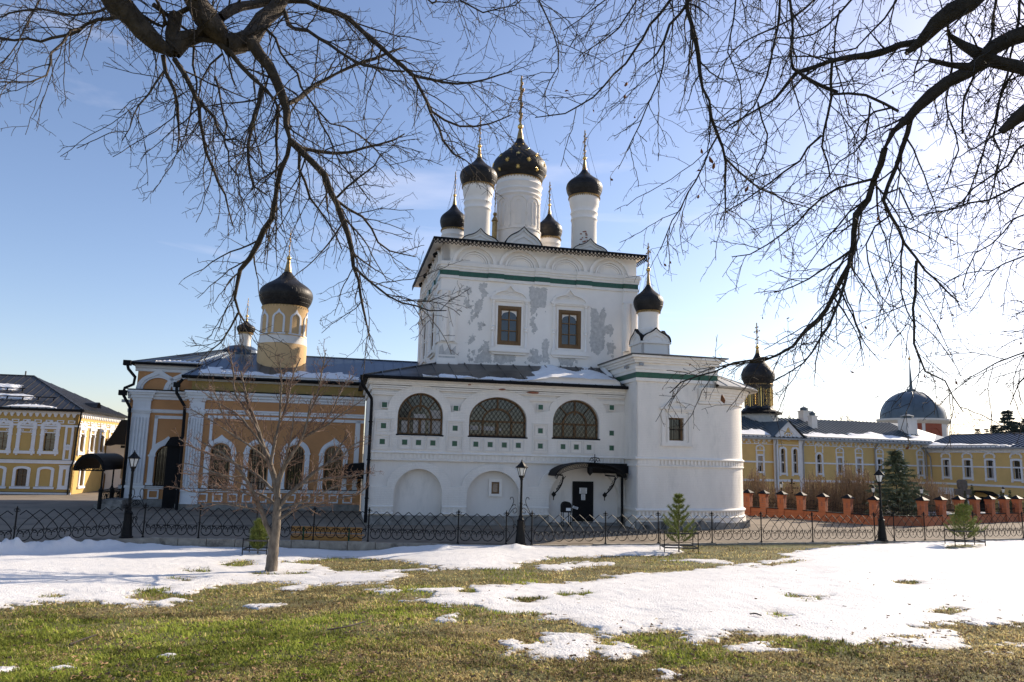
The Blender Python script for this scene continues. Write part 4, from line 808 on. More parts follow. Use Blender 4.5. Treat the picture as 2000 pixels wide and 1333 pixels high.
sc_ = (yy/9)**.55; L_ = rng.uniform(.022, .062, nb)*sc_*(1+.7*gm_*np.clip(.5+rough(Xb*3+1, yy*3), 0, 1.2)); W_ = rng.uniform(.0035, .008, nb)*sc_*1.15
an = rng.uniform(0, 6.28, nb); lean = rng.uniform(.5, 1.75, nb)*(1.3-.45*gm_); hx, hy = np.cos(an), np.sin(an); z0 = gz(Xb, yy)-.01
base = np.stack([Xb, yy, z0], -1); side = np.stack([-hy, hx, 0*hx], -1)*W_[:, None]
tipd = np.stack([hx*np.sin(np.minimum(lean, 1.5)), hy*np.sin(np.minimum(lean, 1.5)), np.cos(np.minimum(lean, 1.45))], -1)*L_[:, None]
midd = np.stack([hx*np.sin(lean*.5), hy*np.sin(lean*.5), np.cos(lean*.5)], -1)*(L_*.55)[:, None]
Vb = np.concatenate([base-side, base+side, base+midd+side*.7, base+midd-side*.7, base+tipd], 0)
k = np.arange(nb); Fq = np.stack([k, k+nb, k+2*nb, k+3*nb], -1); Ft = np.stack([k+3*nb, k+2*nb, k+4*nb], -1)
me = bpy.data.meshes.new('grass'); me.vertices.add(len(Vb)); me.vertices.foreach_set('co', Vb.astype(np.float32).ravel())
li = np.concatenate([Fq.ravel(), Ft.ravel()]).astype(np.int32); me.loops.add(len(li)); me.loops.foreach_set('vertex_index', li)
st = np.concatenate([np.arange(nb)*4, 4*nb+np.arange(nb)*3]).astype(np.int32); tot = np.concatenate([np.full(nb, 4), np.full(nb, 3)]).astype(np.int32)
me.polygons.add(2*nb); me.polygons.foreach_set('loop_start', st); me.polygons.foreach_set('loop_total', tot); me.update(calc_edges=True)
green = np.array([.195, .24, .045]); straw = np.array([.56, .46, .21]); brown = np.array([.26, .17, .075])
lum = np.clip(1+.55*rough(Xb*.9+7, yy*.9)+.35*rough(Xb*3.7+2, yy*3.7), .45, 1.45)[:, None]; pick = rng.uniform(0, 1, nb); c = np.where((pick < gm_)[:, None], green*rng.uniform(.65, 1.6, nb)[:, None]+np.array([.06, .03, .0])*rng.uniform(0, 1, nb)[:, None], np.where((rng.uniform(0, 1, nb) < .70)[:, None], straw*rng.uniform(.55, 1.3, nb)[:, None], brown*rng.uniform(.6, 1.2, nb)[:, None]))
c = c*lum; ca = me.color_attributes.new('tint', 'FLOAT_COLOR', 'POINT'); c4 = np.concatenate([np.tile(c, (5, 1)), np.ones((5*nb, 1))], 1); ca.data.foreach_set('color', c4.astype(np.float32).ravel())
me.materials.append(blade_mat()); go = bpy.data.objects.new('grass', me); COL.objects.link(go); tag(go, 'short green and straw coloured spring grass between the melting snow', 'grass', kind='stuff')
# fallen leaves, twigs and crumbs on grass and snow
mb = MB(); lx = rng.uniform(-.72, .76, 2200); ly = 1/rng.uniform(1/22., 1/6.9, 2200); lx = lx*ly; ls = snow_sd(lx, ly); keep_ = (ls < .05) | (rng.uniform(0, 1, 2200) < .22)
for x, y in zip(lx[keep_], ly[keep_]):
    z = float(gz(x, y))+.03; r = rng.uniform(.018, .045); a = rng.uniform(0, 6.28); ca_, sa = math.cos(a), math.sin(a)
    q = [(1, 0, .012), (.3, .5, .0), (-.6, .35, .02), (-1, 0, .0), (-.5, -.45, .018), (.35, -.5, .004)]
    mb.add([(x+r*(px*ca_-py*sa), y+r*(px*sa+py*ca_), z+pz+rng.uniform(0, .012)) for px, py, pz in q], [(0, 1, 2, 3), (0, 3, 4, 5)])
M['litter'] = mk('dead_leaf_litter', (.26,.165,.085), .9, 0, .5, 9); tag(mb.build('leaf_litter', M['litter'], norm=False), 'dead brown leaves scattered over the grass', 'leaf litter', kind='stuff')
def stick(path_px, r, lab):
    P = [ground_at(*p) for p in path_px]; P = [p+np.array([0, 0, .06]) for p in P]; o = Thing('fallen_twig', lab, 'twig', WORLD, tuple(P[0])); mb = MB(); mb.tube(catmull(P, 4), r, 5); mb.build('stick', M['twig'], o); return o
stick([(135,1268),(160,1258),(187,1249)], .012, 'thin dark fallen twig on the green grass at lower left')
stick([(640,1239),(680,1232),(712,1223)], .012, 'thin fallen twig beside a snow scrap in the middle of the lawn')
stick([(1465,1207),(1475,1206),(1487,1210)], .012, 'crooked dark twig lying on the large snow field')
# ================================================================== ORANGE CHURCH
OB = 8.5; LBb = 10.5
oc = Thing('orange_church', 'orange plastered church with white pilasters and a dark onion dome on a round drum', 'church', CH, (-6, OB, 0))
g = lambda x, y: CH.f(x, y, OB); gl = lambda x, y: CH.f(x, y, LBb)
ga = lambda x, y=880: g(x, y)[0]
A0, A1 = ga(356), -.05
zsill = 1.12
wins = [(410, 447), (487, 522), (560, 592), (634, 667)]
WN = [(ga(x0, 910), ga(x1, 910)) for x0, x1 in wins]; zw1 = g(428, 868)[1]
def wloop(x0, x1, d=0): r = (x1-x0)/2+d; return archloop(x0-d, x1+d, zsill+.06-d*.0, zw1-(x1-x0)/2, r)
mb = MB(); mb.plate(rect(A0, A1, .0, 6.5), [wloop(*q) for q in WN], OB, OB+.4); mb.box(A0, A0+.4, OB+.4, 17, 0, 6.5); mb.box(A0, A1, 16.6, 17, 0, 6.5)
oc_wall = mb.build('nave_wall', M['orange'], oc)
mb = MB(); mb.box(A0+.15, A1, OB+.25, 16.5, 6.5, 7.32); mb.build('attic_wall', M['attic'], oc)
mb = MB(); mb.box(A0-.12, A1, OB-.14, OB+.1, -.4, .30); mb.box(A0-.04, A1, OB-.05, OB+.1, .30, .36); mb.build('stone_plinth', M['stone'], oc)
# white mouldings
def mould(mb, x0, x1, y, prof):
    mb.prismx([(y+.05, prof[0][1])]+[(y-d, z) for d, z in prof]+[(y+.05, prof[-1][1])], x0, x1)
mb = MB()
mould(mb, A0-.1, A1, OB, [(.0, 6.08), (.06, 6.10), (.07, 6.22), (.16, 6.26), (.17, 6.36), (.30, 6.44), (.32, 6.56), (.0, 6.60)])
mould(mb, A0-.05, A1, OB, [(0, 5.34), (.05, 5.35), (.05, 5.44), (.10, 5.5), (.10, 5.56), (0, 5.58)]); mould(mb, A0+1.2, A1, OB, [(0, 5.06), (.05, 5.07), (.05, 5.22), (0, 5.24)])
mould(mb, A0-.1, A1, OB, [(0, .96), (.06, .97), (.08, 1.06), (.14, 1.08), (.14, 1.13), (0, 1.15)])
mb.box(A1-.5, A1-.22, OB-.05, OB+.02, 1.15, 5.2); mb.box(A0+1.35, A0+1.50, OB-.05, OB+.02, 1.15, 5.2)
mould(mb, A0-.1, A1, OB+.25, [(0, 7.18), (.05, 7.19), (.10, 7.28), (.16, 7.34), (0, 7.36)])
mb.build('white_mouldings', M['trimblue'], oc)
mb = MB(); mb.box(A0-.15, A1, OB-.36, OB+.3, 6.60, 6.635); mb.build('lead_flashing', M['black'], oc); mb = MB(); mb.box(A0-.12, A1, OB-.17, OB, 1.15, 1.175); mb.build('lead_flashing', M['black'], oc)
xs = np.linspace(ga(390), A1-.3, 12)
for x in xs[:-1]:
    mb = MB(); ring(mb, x+.36, .66, .27, .19, .24, .165, OB-.05, OB+.01); mb.build('panel_frame', M['trimblue'], oc)
def pilaster(x0, x1, y, z0, z1, zc, T, nfl=5, foot=.30):
    mb = MB(); n = nfl; w_ = (x1-x0)/(2*n+1)
    mb.box(x0, x1, y-.10, y, z0, z1)
    for i in range(n+1): mb.box(x0+2*i*w_, x0+(2*i+1)*w_, y-.175, y-.10, z0+.15, z1-.3)
    for za, zb_, e in ((z1-.05, z1+.06, .05), (z1+.06, z1+.16, .09), (zc-.45, zc-.3, .05), (zc-.3, zc-.12, .12), (zc-.12, zc, .20), (zc, zc+.12, .26)): mb.box(x0-e, x1+e, y-.10-e, y, za, zb_)
    mb.box(x0, x1, y-.12, y, z1+.16, zc-.45); mb.box(x0-.07, x1+.07, y-.2, y, foot, z0-.16); mb.box(x0-.12, x1+.12, y-.26, y, z0-.16, z0)
    return mb.build('fluted_pilaster', M['trimblue'], T)
pilaster(ga(361, 880)+.06, ga(392, 880)+.02, OB, 1.15, 5.35, 6.46, oc)
# arched windows with keel-tipped surrounds
for x0, x1 in WN:
    c, r = (x0+x1)/2, (x1-x0)/2; zs = zw1-r; mb = MB()
    mb.band(keel(c, zs, r+.34, r+.34, .20, 30, .45), keel(c, zs, r+.07, r+.07, .0, 30), OB-.09, OB+.01); mb.band(keel(c, zs, r+.22, r+.22, .08, 30, .4), keel(c, zs, r+.13, r+.13, 0, 30), OB-.13, OB-.09)
    for s_ in (-1, 1): xx = c+s_*(r+.20); mb.box(xx-.13, xx+.13, OB-.09, OB, 1.15, zs); mb.box(xx-.17, xx+.17, OB-.14, OB, zs-.03, zs+.08); mb.box(xx-.16, xx+.16, OB-.13, OB, 1.15, 1.28)
    o = mb.build('arched_window', M['trimblue'], oc)
    mb = MB(); mb.plate(wloop(x0, x1), [wloop(x0+.07, x1-.07)], OB+.12, OB+.2); mb.box(c-.03, c+.03, OB+.13, OB+.19, zsill, zw1-.05); [mb.box(x0, x1, OB+.135, OB+.185, z-.025, z+.025) for z in (1.95, 2.75)]
    MB.build(mb, 'frame', M['wood'], (oc, o))
    mb = MB(); mb.prism(wloop(x0, x1), OB+.2, OB+.22); mb.build('pane', M['glass'], (oc, o))
    mb = MB(); [mb.box(x-.012, x+.012, OB+.03, OB+.055, zsill+.06, zs+math.sqrt(max(0, r*r-(x-c)**2))) for x in np.linspace(x0+.1, x1-.1, 6)]; [mb.box(x0, x1, OB+.02, OB+.03, z, z+.025) for z in (1.5, 2.2, zs)]; mb.build('grille', M['iron'], (oc, o))
# roof
RB_ = 13.2; ZR = CH.f(700, 702, RB_)[1]; ZE = 7.40
mb = MB(); e0 = A0-.30
Q = [(e0, OB-.38, ZE), (3.4, OB-.38, ZE+.0), (3.4, RB_, ZR), (e0+1.9, RB_, ZR), (3.4, 17.4, ZE), (e0, 17.4, ZE)]
mb.add(Q+[(p[0], p[1], p[2]-.06) for p in Q], [(0, 1, 2, 3), (3, 2, 4, 5), (0, 3, 5), (0, 6, 7, 1), (0, 5, 11, 6)])
for k in range(24):
    a = e0+.2+k*.62; t0_ = 0; tmax = min(1, (a-e0)/1.9) if a < e0+1.9 else 1
    mb.bar((a, OB-.38, ZE+.015), (a, OB-.38+(RB_-OB+.38)*tmax, ZE+.015+(ZR-ZE)*tmax), .025, .05)
mb.bar((e0+1.9, RB_, ZR+.02), (3.4, RB_, ZR+.02), .1, .05); mb.bar((e0, OB-.38, ZE), (e0+1.9, RB_, ZR+.02), .07, .05)
orf = mb.build('nave_roof', M['roofblue'], oc)
mb = MB(); mb.tube([(e0, OB-.42, ZE-.04), (A1-.1, OB-.42, ZE-.02)], .085, 8); mb.box(e0, A1-.1, OB-.4, OB-.1, ZE-.12, ZE-.05); mb.build('gutter', M['black'], (oc, orf))
class _T: pass
snow_sheet('roof_snow', (oc, orf), lambda u, v: (e0+.75+(A1-e0-1.2)*u, OB-.36+2.6*v, ZE+.02+(ZR-ZE)*2.6*v/(RB_-OB+.38)), lambda u, v: (.56+.10*math.sin(9*u+1)+.07*math.sin(23*u)-.13*(1-u)*math.sin(5*u)-v)*.5*min(1, u*14), 130, 26, 11, .17)
mb = MB(); p = [CH.f(x, y, OB-.3) for x, y in ((358, 741), (346, 755), (346, 768), (362, 795))]; mb.tube([(a, OB-.42, z) for a, z in p]+[(p[-1][0]+.02, OB-.3, 3.0), (p[-1][0]+.02, OB-.3, 0)], .085, 8); mb.box(p[1][0]-.16, p[1][0]+.16, OB-.55, OB-.25, p[1][1]-.05, p[1][1]+.22); mb.build('downpipe', M['black'], oc)
# west part with blind keel arches
LA0 = gl(252, 880)[0]-.24; LA1 = A0+.3
zlc = gl(300, 764)[1]; zle = gl(300, 712)[1]
wa0, wa1 = gl(304, 900)[0], gl(346, 900)[0]; wtop = gl(325, 872)[1]
mb = MB(); mb.plate(rect(LA0, LA1, -.3, zlc), [archloop(wa0, wa1, 1.2, wtop-(wa1-wa0)/2, (wa1-wa0)/2)], LBb, LBb+.4); mb.box(LA0, LA0+.4, LBb+.4, 19, -.3, zlc); mb.box(LA0+.25, LA1, LBb+.2, 19, zlc, zle); mb.box(LA0, LA1+4, 18.6, 19, 0, zlc)
mb.build('west_wall', M['orange'], oc)
mb = MB(); mould(mb, LA0-.1, LA1, LBb, [(0, zlc-.5), (.06, zlc-.48), (.07, zlc-.34), (.16, zlc-.30), (.18, zlc-.18), (.30, zlc-.1), (.32, zlc+.0), (0, zlc+.03)])
mould(mb, LA0-.05, LA1, LBb, [(0, zlc-1.28), (.05, zlc-1.26), (.09, zlc-1.1), (0, zlc-1.06)]); mould(mb, LA0-.1, LA1, LBb, [(0, .98), (.06, .99), (.08, 1.08), (.15, 1.12), (.15, 1.16), (0, 1.18)])
mould(mb, LA0+.1, LA1, LBb+.2, [(0, zle-.42), (.05, zle-.4), (.07, zle-.25), (.16, zle-.2), (.2, zle-.08), (.24, zle), (0, zle+.02)])
x = LA0+1.45; mb.box(x, x+.18, LBb-.05, LBb+.02, 1.2, zlc-1.45); mb.box(x, LA1, LBb-.05, LBb+.02, zlc-1.6, zlc-1.42)
mb.build('west_mouldings', M['trimblue'], oc)
mb = MB(); mb.box(LA0-.15, LA1, LBb-.36, LBb+.3, zlc+.03, zlc+.07); mb.build('lead_flashing', M['black'], oc); mb = MB(); mb.box(LA0-.1, LA1, LBb-.18, LBb, 1.18, 1.205); mb.build('lead_flashing', M['black'], oc)
mb = MB(); mb.box(LA0-.14, LA1, LBb-.16, LBb+.1, -.4, .42); mb.build('stone_plinth', M['stone'], oc)
pilaster(LA0+.22, LA0+1.18, LBb, 1.2, zlc-1.25, zlc-.12, oc, 5, .4)
for cpx in (307, 361):
    c = gl(cpx, 762)[0]; r = 1.18
    mb = MB(); mb.band(keel(c, zlc+.07, r, 1.0, .28, 30, .5), keel(c, zlc+.07, r*.80, .82, .12, 30, .4), LBb+.04, LBb+.21); mb.band(keel(c, zlc+.07, r*.80, .82, .12, 30, .4), keel(c, zlc+.07, r*.70, .72, 0, 30), LBb+.1, LBb+.21)
    mb.build('blind_keel_arch', M['trimblue'], oc)
for x in (LA0+1.75, LA0+2.62):
    mb = MB(); ring(mb, x, .70, .30, .21, .26, .18, LBb-.05, LBb+.01); mb.build('panel_frame', M['trimblue'], oc)
c, r = (wa0+wa1)/2, (wa1-wa0)/2; zs = wtop-r; mb = MB()
mb.band(keel(c, zs, r+.36, r+.36, .22, 30, .45), keel(c, zs, r+.05, r+.05, 0, 30), LBb-.10, LBb+.01)
for s_ in (-1, 1): xx = c+s_*(r+.21); mb.box(xx-.15, xx+.15, LBb-.10, LBb, 1.2, zs); mb.box(xx-.2, xx+.2, LBb-.15, LBb, zs-.03, zs+.08); mb.box(xx-.2, xx+.2, LBb-.14, LBb, 1.2, 1.34)
o = mb.build('arched_window', M['trimblue'], oc)
mb = MB(); mb.prism(archloop(wa0, wa1, 1.2, zs, r), LBb+.2, LBb+.22); mb.build('pane', M['glass'], (oc, o))
mb = MB(); [mb.box(x-.015, x+.015, LBb+.04, LBb+.07, 1.2, zs+r*.8) for x in np.linspace(wa0+.15, wa1-.15, 6)]; mb.build('grille', M['iron'], (oc, o))
mb = MB(); q0, q1 = LA0-.25, LA0+7.8; zb = zle+.06; pk = CH.f(472, 679, 15.)
Q = [(q0, LBb-.2, zb), (q1, LBb-.2, zb), (q1, 19.3, zb), (q0, 19.3, zb), (pk[0], 15., pk[1])]
mb.add(Q+[(p[0], p[1], p[2]-.08) for p in Q[:4]], [(0, 1, 4), (1, 2, 4), (2, 3, 4), (3, 0, 4), (0, 5, 6, 1), (1, 6, 7, 2), (2, 7, 8, 3), (3, 8, 5, 0)])
for k in range(11):
    t = k/10; mb.bar((q0+(q1-q0)*t, LBb-.2, zb+.01), (pk[0], 15., pk[1]+.01), .03, .05)
mb.lathe([(1.35, pk[1]-.62), (1.2, pk[1]-.25), (.8, pk[1]+.02), (.4, pk[1]+.12), (.02, pk[1]+.15)], pk[0], 15., 20)
wrf = mb.build('west_roof', M['roofblue'], oc)
mb = MB(); mb.tube([(q0, LBb-.24, zb-.04), (LA1, LBb-.24, zb-.03)], .08, 8); mb.build('gutter', M['black'], (oc, wrf))
snow_sheet('roof_snow', (oc, wrf), lambda u, v: (LA0+1.2+2.6*u, LBb-.15+.75*v, zb+.02+.75*v*(pk[1]-zb)/4.7), lambda u, v: (.5+.3*math.sin(3*u)-v)*.25, 40, 8, 5, .1)
p = [gl(x, y) for x, y in ((252, 712), (254, 722), (267, 738), (264, 752), (247, 759), (243, 770), (257, 797))]; mb = MB()
mb.tube([(a, LBb-.35, z) for a, z in p]+[(p[-1][0]+.03, LBb-.2, 3), (p[-1][0]+.03, LBb-.2, -.1)], .085, 8)
for q in (p[0], p[5]): mb.box(q[0]-.2, q[0]+.2, LBb-.5, LBb-.18, q[1]-.1, q[1]+.2)
mb.build('downpipe', M['black'], oc)
mb = MB(); q = gl(253, 784); mb.box(q[0]-.35, q[0]+.1, LBb-.3, LBb, q[1]-.08, q[1]+.08); mb.build('floodlight', M['zinc'], oc)
# cupolas
ca, cz_ = CH.f(553, 716, 11.0); cb_ = 11.9
zz = lambda y: CH.f(553, y, cb_)[1]
ca = CH.f(553, 660, cb_)[0]; rbase = 44/1448*float(np.linalg.norm(CH.wor(ca, cb_, 9)-CAM))
r1 = rbase*.93
d, _ = drum(ca, cb_, 7.6, zz(603), rbase, r1*1.0, rbase*1.12, zz(523), zz(504), .15, 1.75, mats=M['yelloworange'], T=oc,
  lowprof=[(rbase, 7.4), (rbase, zz(676)), (rbase*.98, zz(674)), (r1, zz(663)), (r1*1.02, zz(661)), (r1*.985, zz(657)), (r1*.985, zz(609)), (r1*1.03, zz(606)), (r1*1.03, zz(603)), (.05, zz(603))])
mb = MB()
for k in range(8):
    x = k*2*math.pi*r1/8; hw = .27; za, zb2 = zz(656), zz(628)
    mb.band(keel(x, zb2, hw+.12, .36, .22, 20, .5), keel(x, zb2, hw-.0, .26, .06, 20, .5), -.06, .02)
    for s_ in (-1, 1): mb.box(x+s_*(hw+.06)-.06, x+s_*(hw+.06)+.06, -.06, .02, za, zb2)
    mb.box(x-hw-.18, x+hw+.18, -.09, .02, za-.08, za)
n_ = 12
mb.v = [(ca+(r1*.985-y)*math.cos(x/r1+R(-100)), cb_+(r1*.985-y)*math.sin(x/r1+R(-100)), z) for x, y, z in mb.v]
mb.build('blind_window_frames', M['trimblue'], (oc, d), norm=False)
mb = MB(); mb.lathe([(rbase*.99, zz(677)), (rbase*1.0, zz(674)), (r1*1.03, zz(663.5)), (r1*1.045, zz(662)), (r1*1.0, zz(660))], ca, cb_, 40); mb.build('white_band', M['trim'], (oc, d), angle=40)
zz2 = lambda y: CH.f(481, y, 15.)[1]; c2 = CH.f(479.5, 655, 15.)[0]; k_ = float(np.linalg.norm(CH.wor(c2, 15, 9)-CAM))/1448
drum(c2, 15., zz2(681), zz2(651), 11*k_, 11.5*k_, 16.5*k_, zz2(625), zz2(618), .09, 1.15, T=oc, mats=M['trim'], lowprof=[(12*k_, zz2(683)), (10.5*k_, zz2(672)), (10.5*k_, zz2(656)), (11.5*k_, zz2(654)), (11.5*k_, zz2(651)), (.05, zz2(651))])
# black side porch in the corner and the awning by the gallery
mb = MB(); x0, x1 = CH.f(320, 950, 9.4)[0], A0-.02; zt = CH.f(330, 853, 9.4)[1]
mb.box(x0, x1, 9.3, 10.4, -.2, zt-.55); mb.prism([(x0-.12, zt-.55), (x0+.15, zt-.05), (x0+.35, zt), (x1, zt), (x1, zt-.55)], 9.15, 10.45)
mb.build('side_porch', M['black'], oc)
p0, p1 = CH.f(668, 907, 6.9), CH.f(716, 936, 6.0)
aw = Thing('awning', 'small black sheet awning in the corner between the orange and the white church', 'awning', CH, (-.7, 6.5, 2.9))
mb = MB(); mb.prism([(p0[0], p1[1]), (p0[0], p1[1]+.45), (p0[0]+.2, p0[1]), (0, p0[1]+.1), (0, p1[1])], 5.8, 8.4); mb.build('sheet_roof', M['black'], aw)
mb = MB()
for k in range(3): mb.tube([(-.05-.32*(1-k*.25)*math.sin(t), 6.0, p1[1]-.1-.5*(1-.2*k)*(1-math.cos(t))/2) for t in np.linspace(0, 3.1, 12)], .022, 4)
mb.build('scroll_bracket', M['iron'], aw)
# ================================================================== YELLOW BUILDING ON THE LEFT
_p = aty(137, 966, 68); LF = Frame(11, _p)
lb = Thing('yellow_building', 'two storey yellow building with white carved window surrounds and dark hipped roof', 'building', LF, (0, 0, -1.0))
W0 = -19.0
up = [-2.2-1.93*k for k in range(9)]
def lbl(a, z0, zs, w_): return archloop(a-w_, a+w_, z0, zs, .16, 8)
uph_ = [lbl(a, 2.86, 4.30, .45) for i, a in enumerate(up) if i % 2 == 0]; loh_ = [lbl(a, -.30, 1.08, .45) for i, a in enumerate(up) if i % 2 == 1]
mb = MB(); mb.plate(rect(W0, 0, -1.6, 6.5), uph_+loh_, 0, .4)
sb = [1.25, 3.9, 6.6, 9.3]
sh_ = [lbl(b, 2.86, 4.30, .42) for b in sb]+[lbl(2.2, -.3, 1.1, .4)]
mb.plate(rect(0, 13, -1.6, 6.5), sh_, 0, -.4, ax='x'); wall_mb = mb
mb = MB()                                     # rusticated grooves: thin courses standing proud
for z in np.arange(2.35, 5.5, .26): mb.box(W0, -1.05, -.012, .0, z, z+.235)
for z in np.arange(-.7, 1.5, .26): mb.box(W0, -1.2, -.012, .0, z, z+.235)
ops = [(a-.62, a+.62, 2.4, 5.6) for a in up]+[(a-.62, a+.62, -.7, 1.5) for a in up]
mb2 = wall_mb
for z0_, z1_ in ((2.35, 5.5), (-.7, 1.5)):
    for z in np.arange(z0_, z1_, .26):
        xs_ = sorted([W0, -1.1]+[v for a in up for v in (a-.62, a+.62)])
        for i in range(0, len(xs_), 2): mb2.box(xs_[i], xs_[i+1], -.015, .0, z, z+.23)
mb2.build('wall', M['yellow'], lb)
mb = MB(); mb.box(W0, .05, -.10, 0, 1.70, 1.95); mb.box(W0, .12, -.16, 0, 1.95, 2.02); mb.box(0, .1, 0, 13, 1.70, 1.98); mb.box(W0, .06, -.06, 0, 5.02, 5.18); mb.box(0, .06, 0, 13, 5.02, 5.18)
mb.box(W0, .12, -.12, 0, 6.18, 6.5); mb.box(0, .12, 0, 13, 6.18, 6.5); mb.box(W0, .05, -.08, .0, -1.6, -.82)
n = int(-W0/.51)
for i in range(n):
    x = W0+(i+.5)*.51
    mb.prism([(x-.2, 6.19), (x-.06, 5.86), (x+.06, 5.86), (x+.2, 6.19)], -.1, 0)
for i in range(int(-W0/.92)): ring(mb, -.55-i*.92, 5.46, .30, .2, .14, .07, -.06, .0)
for i in range(25): b = .3+i*.51; mb.prismx([(b-.2, 6.19), (b-.06, 5.86), (b+.06, 5.86), (b+.2, 6.19)], 0, .1)
for i in range(13): b = .6+i*.92; mb.plate(rect(b-.3, b+.3, 5.32, 5.6), [rect(b-.2, b+.2, 5.39, 5.53)], .06, 0, ax='x')
mb.build('white_mouldings', M['trimblue'], lb)
mb = MB(); mb.box(W0, .05, -.17, 0, 2.02, 2.045); mb.build('lead_flashing', M['black'], lb); mb = MB(); mb.box(W0, 0, -.1, 0, -.84, -.80); mb.build('lead_flashing', M['black'], lb)
def lb_corner(): 
    mb = MB(); ring(mb, -.62, 4.15, .36, .17, .98, .8, -.1, 0); ring(mb, -.62, 2.5+.1, .34, .16, .62, .45, -.1, 0)
    mb.v = mb.v; mb.build('corner_panel', M['trimblue'], lb)
    mb = MB(); mb.band(arc(-.62, 3.18+.0, .26, .26, 180, -180, 20), arc(-.62, 3.18, .14, .14, 180, -180, 20), -.13, 0); mb.build('corner_rosette', M['trimblue'], lb)
    mb = MB(); ring(mb, -.65, .5, .45, .12, 1.02, .72, -.1, 0); mb.box(-1.15, -.1, -.14, 0, -.55, -.48); mb.box(-1.15, -.1, -.14, 0, 1.50, 1.58); mb.build('corner_panel', M['trimblue'], lb)
lb_corner()
def lb_window(a, z0, zs, low, blind, side=False):
    ax = 'x' if side else 'y'; y0, y1 = (.09, 0) if side else (-.09, 0); sg = -1 if side else 1
    mb = MB(); P = lambda x0, x1, ya, yb, za, zb: (mb.box(x0, x1, ya, yb, za, zb) if not side else mb.box(-yb, -ya, x0, x1, za, zb))
    if low:
        mb.plate(archloop(a-.70, a+.70, z0-.02, zs+.12, .24, 8), [lbl(a, z0-.0, zs, .46)], y0, y1, ax=ax); P(a-.82, a+.82, -.16, 0, z0-.24, z0-.05)
    else:
        for s_ in (-1, 1):
            x = a+s_*.62; P(x-.15, x+.15, -.09, 0, z0-.05, zs+.7); P(x-.19, x+.19, -.13, 0, zs-.12, zs+.0); P(x-.19, x+.19, -.13, 0, z0-.05, z0+.12); P(x-.08, x+.08, -.1, 0, z0-.45, z0-.3)
        P(a-.86, a+.86, -.14, 0, z0-.32, z0-.06); P(a-.82, a+.82, -.14, 0, zs+.48, zs+.66); P(a-.5, a+.5, -.05, 0, zs+.12, zs+.2)
        z = zs+.66; o_ = [(a-.8, z), (a-.8, z+.25), (a-.62, z+.44), (a-.36, z+.5), (a-.2, z+.44), (a, z+.62), (a+.2, z+.44), (a+.36, z+.5), (a+.62, z+.44), (a+.8, z+.25), (a+.8, z)]
        i_ = [(a-.56, z), (a-.56, z+.1), (a-.5, z+.2), (a-.36, z+.26), (a-.24, z+.16), (a, z+.34), (a+.24, z+.16), (a+.36, z+.26), (a+.5, z+.2), (a+.56, z+.1), (a+.56, z)]
        mb.band(o_, i_, y0*1.3, y1, ax=ax)
        for q in (-.36, .36): mb.band(arc(a+q, zs+.32, .1, .1, 180, -180, 10), arc(a+q, zs+.32, .05, .05, 180, -180, 10), y0*.6, y1, ax=ax)
    o = mb.build('window', M['trimblue'], lb)
    if not blind:
        q0, q1 = (.22, .20) if not side else (-.22, -.20)
        mb = MB(); mb.plate(lbl(a, z0, zs, .47), [], q0, q1, ax=ax); mb.build('pane', M['glass'], (lb, o))
        mb = MB(); 
        for x in (a-.42, a, a+.42): (mb.box(x-.02, x+.02, .16, .2, z0, zs+.1) if not side else mb.box(-.2, -.14, x-.03, x+.03, z0, zs+.1))
        (mb.box(a-.45, a+.45, .145, .2, zs-.45, zs-.40) if not side else mb.box(-.2, -.145, a-.45, a+.45, zs-.45, zs-.40)); mb.build('frame', M['wood'], (lb, o))
for i, a in enumerate(up): lb_window(a, 2.86, 4.30, False, i % 2 == 1); lb_window(a, -.30, 1.08, True, i % 2 == 0)
for b in sb: lb_window(b, 2.86, 4.30, False, False, True)
lb_window(2.2, -.3, 1.1, True, False, True)
mb = MB(); e = .45; zr = 10.1; Q = [(W0-2, -e, 6.58), (e, -e, 6.58), (e, 13.4, 6.58), (-6.95, 7, zr), (W0-2, 7, zr), (W0-2, 13.4, 6.58)]
mb.add(Q+[(p[0], p[1], p[2]-.1) for p in Q], [(0, 1, 3, 4), (1, 2, 3), (3, 2, 5, 4), (0, 6, 7, 1), (1, 7, 8, 2)])
for k in range(28):
    a = .2-k*.72; t = min(1, (e-a)/(e+6.95)); mb.bar((a, -e, 6.6), (a, -e+7.45*t, 6.6+3.5*t), .05, .07)
for k in range(18):
    b = -.2+k*.75; t = min(1, (b+e)/7.45) if b < 7 else max(0, (13.4-b)/6.4); mb.bar((e, b, 6.6), (e-(e+6.95)*t, b, 6.6+3.5*t), .04, .05)
mb.bar((e, -e, 6.62), (-6.95, 7, zr+.03), .12, .08); mb.bar((W0, 7, zr+.02), (-6.95, 7, zr+.02), .14, .08); mb.tube([(-7.7, 7, zr), (-7.7, 7, zr+.45)], .07, 6)
lr = mb.build('hip_roof', M['roofdark'], lb)
mb = MB(); mb.box(W0, e+.1, -e-.12, -e+.1, 6.38, 6.60); mb.box(e-.1, e+.12, -e, 13.4, 6.4, 6.6); mb.build('gutter', M['black'], (lb, lr))
for za, x1_ in ((.30, -1.55+.0), (.60, -5.0)):
    mb = MB(); mb.tube([(W0, -e+7.45*za*.82, 6.85+3.5*za*.82), (x1_-1.0, -e+7.45*za*.82, 6.85+3.5*za*.82)], .045, 5); [mb.bar((a, -e+7.45*za*.82-.12, 6.62+3.5*za*.82-.05), (a, -e+7.45*za*.82+.02, 6.86+3.5*za*.82), .1, .05) for a in np.arange(x1_-1.2, W0, -1.3)]; mb.build('snow_guard', M['iron'], (lb, lr))
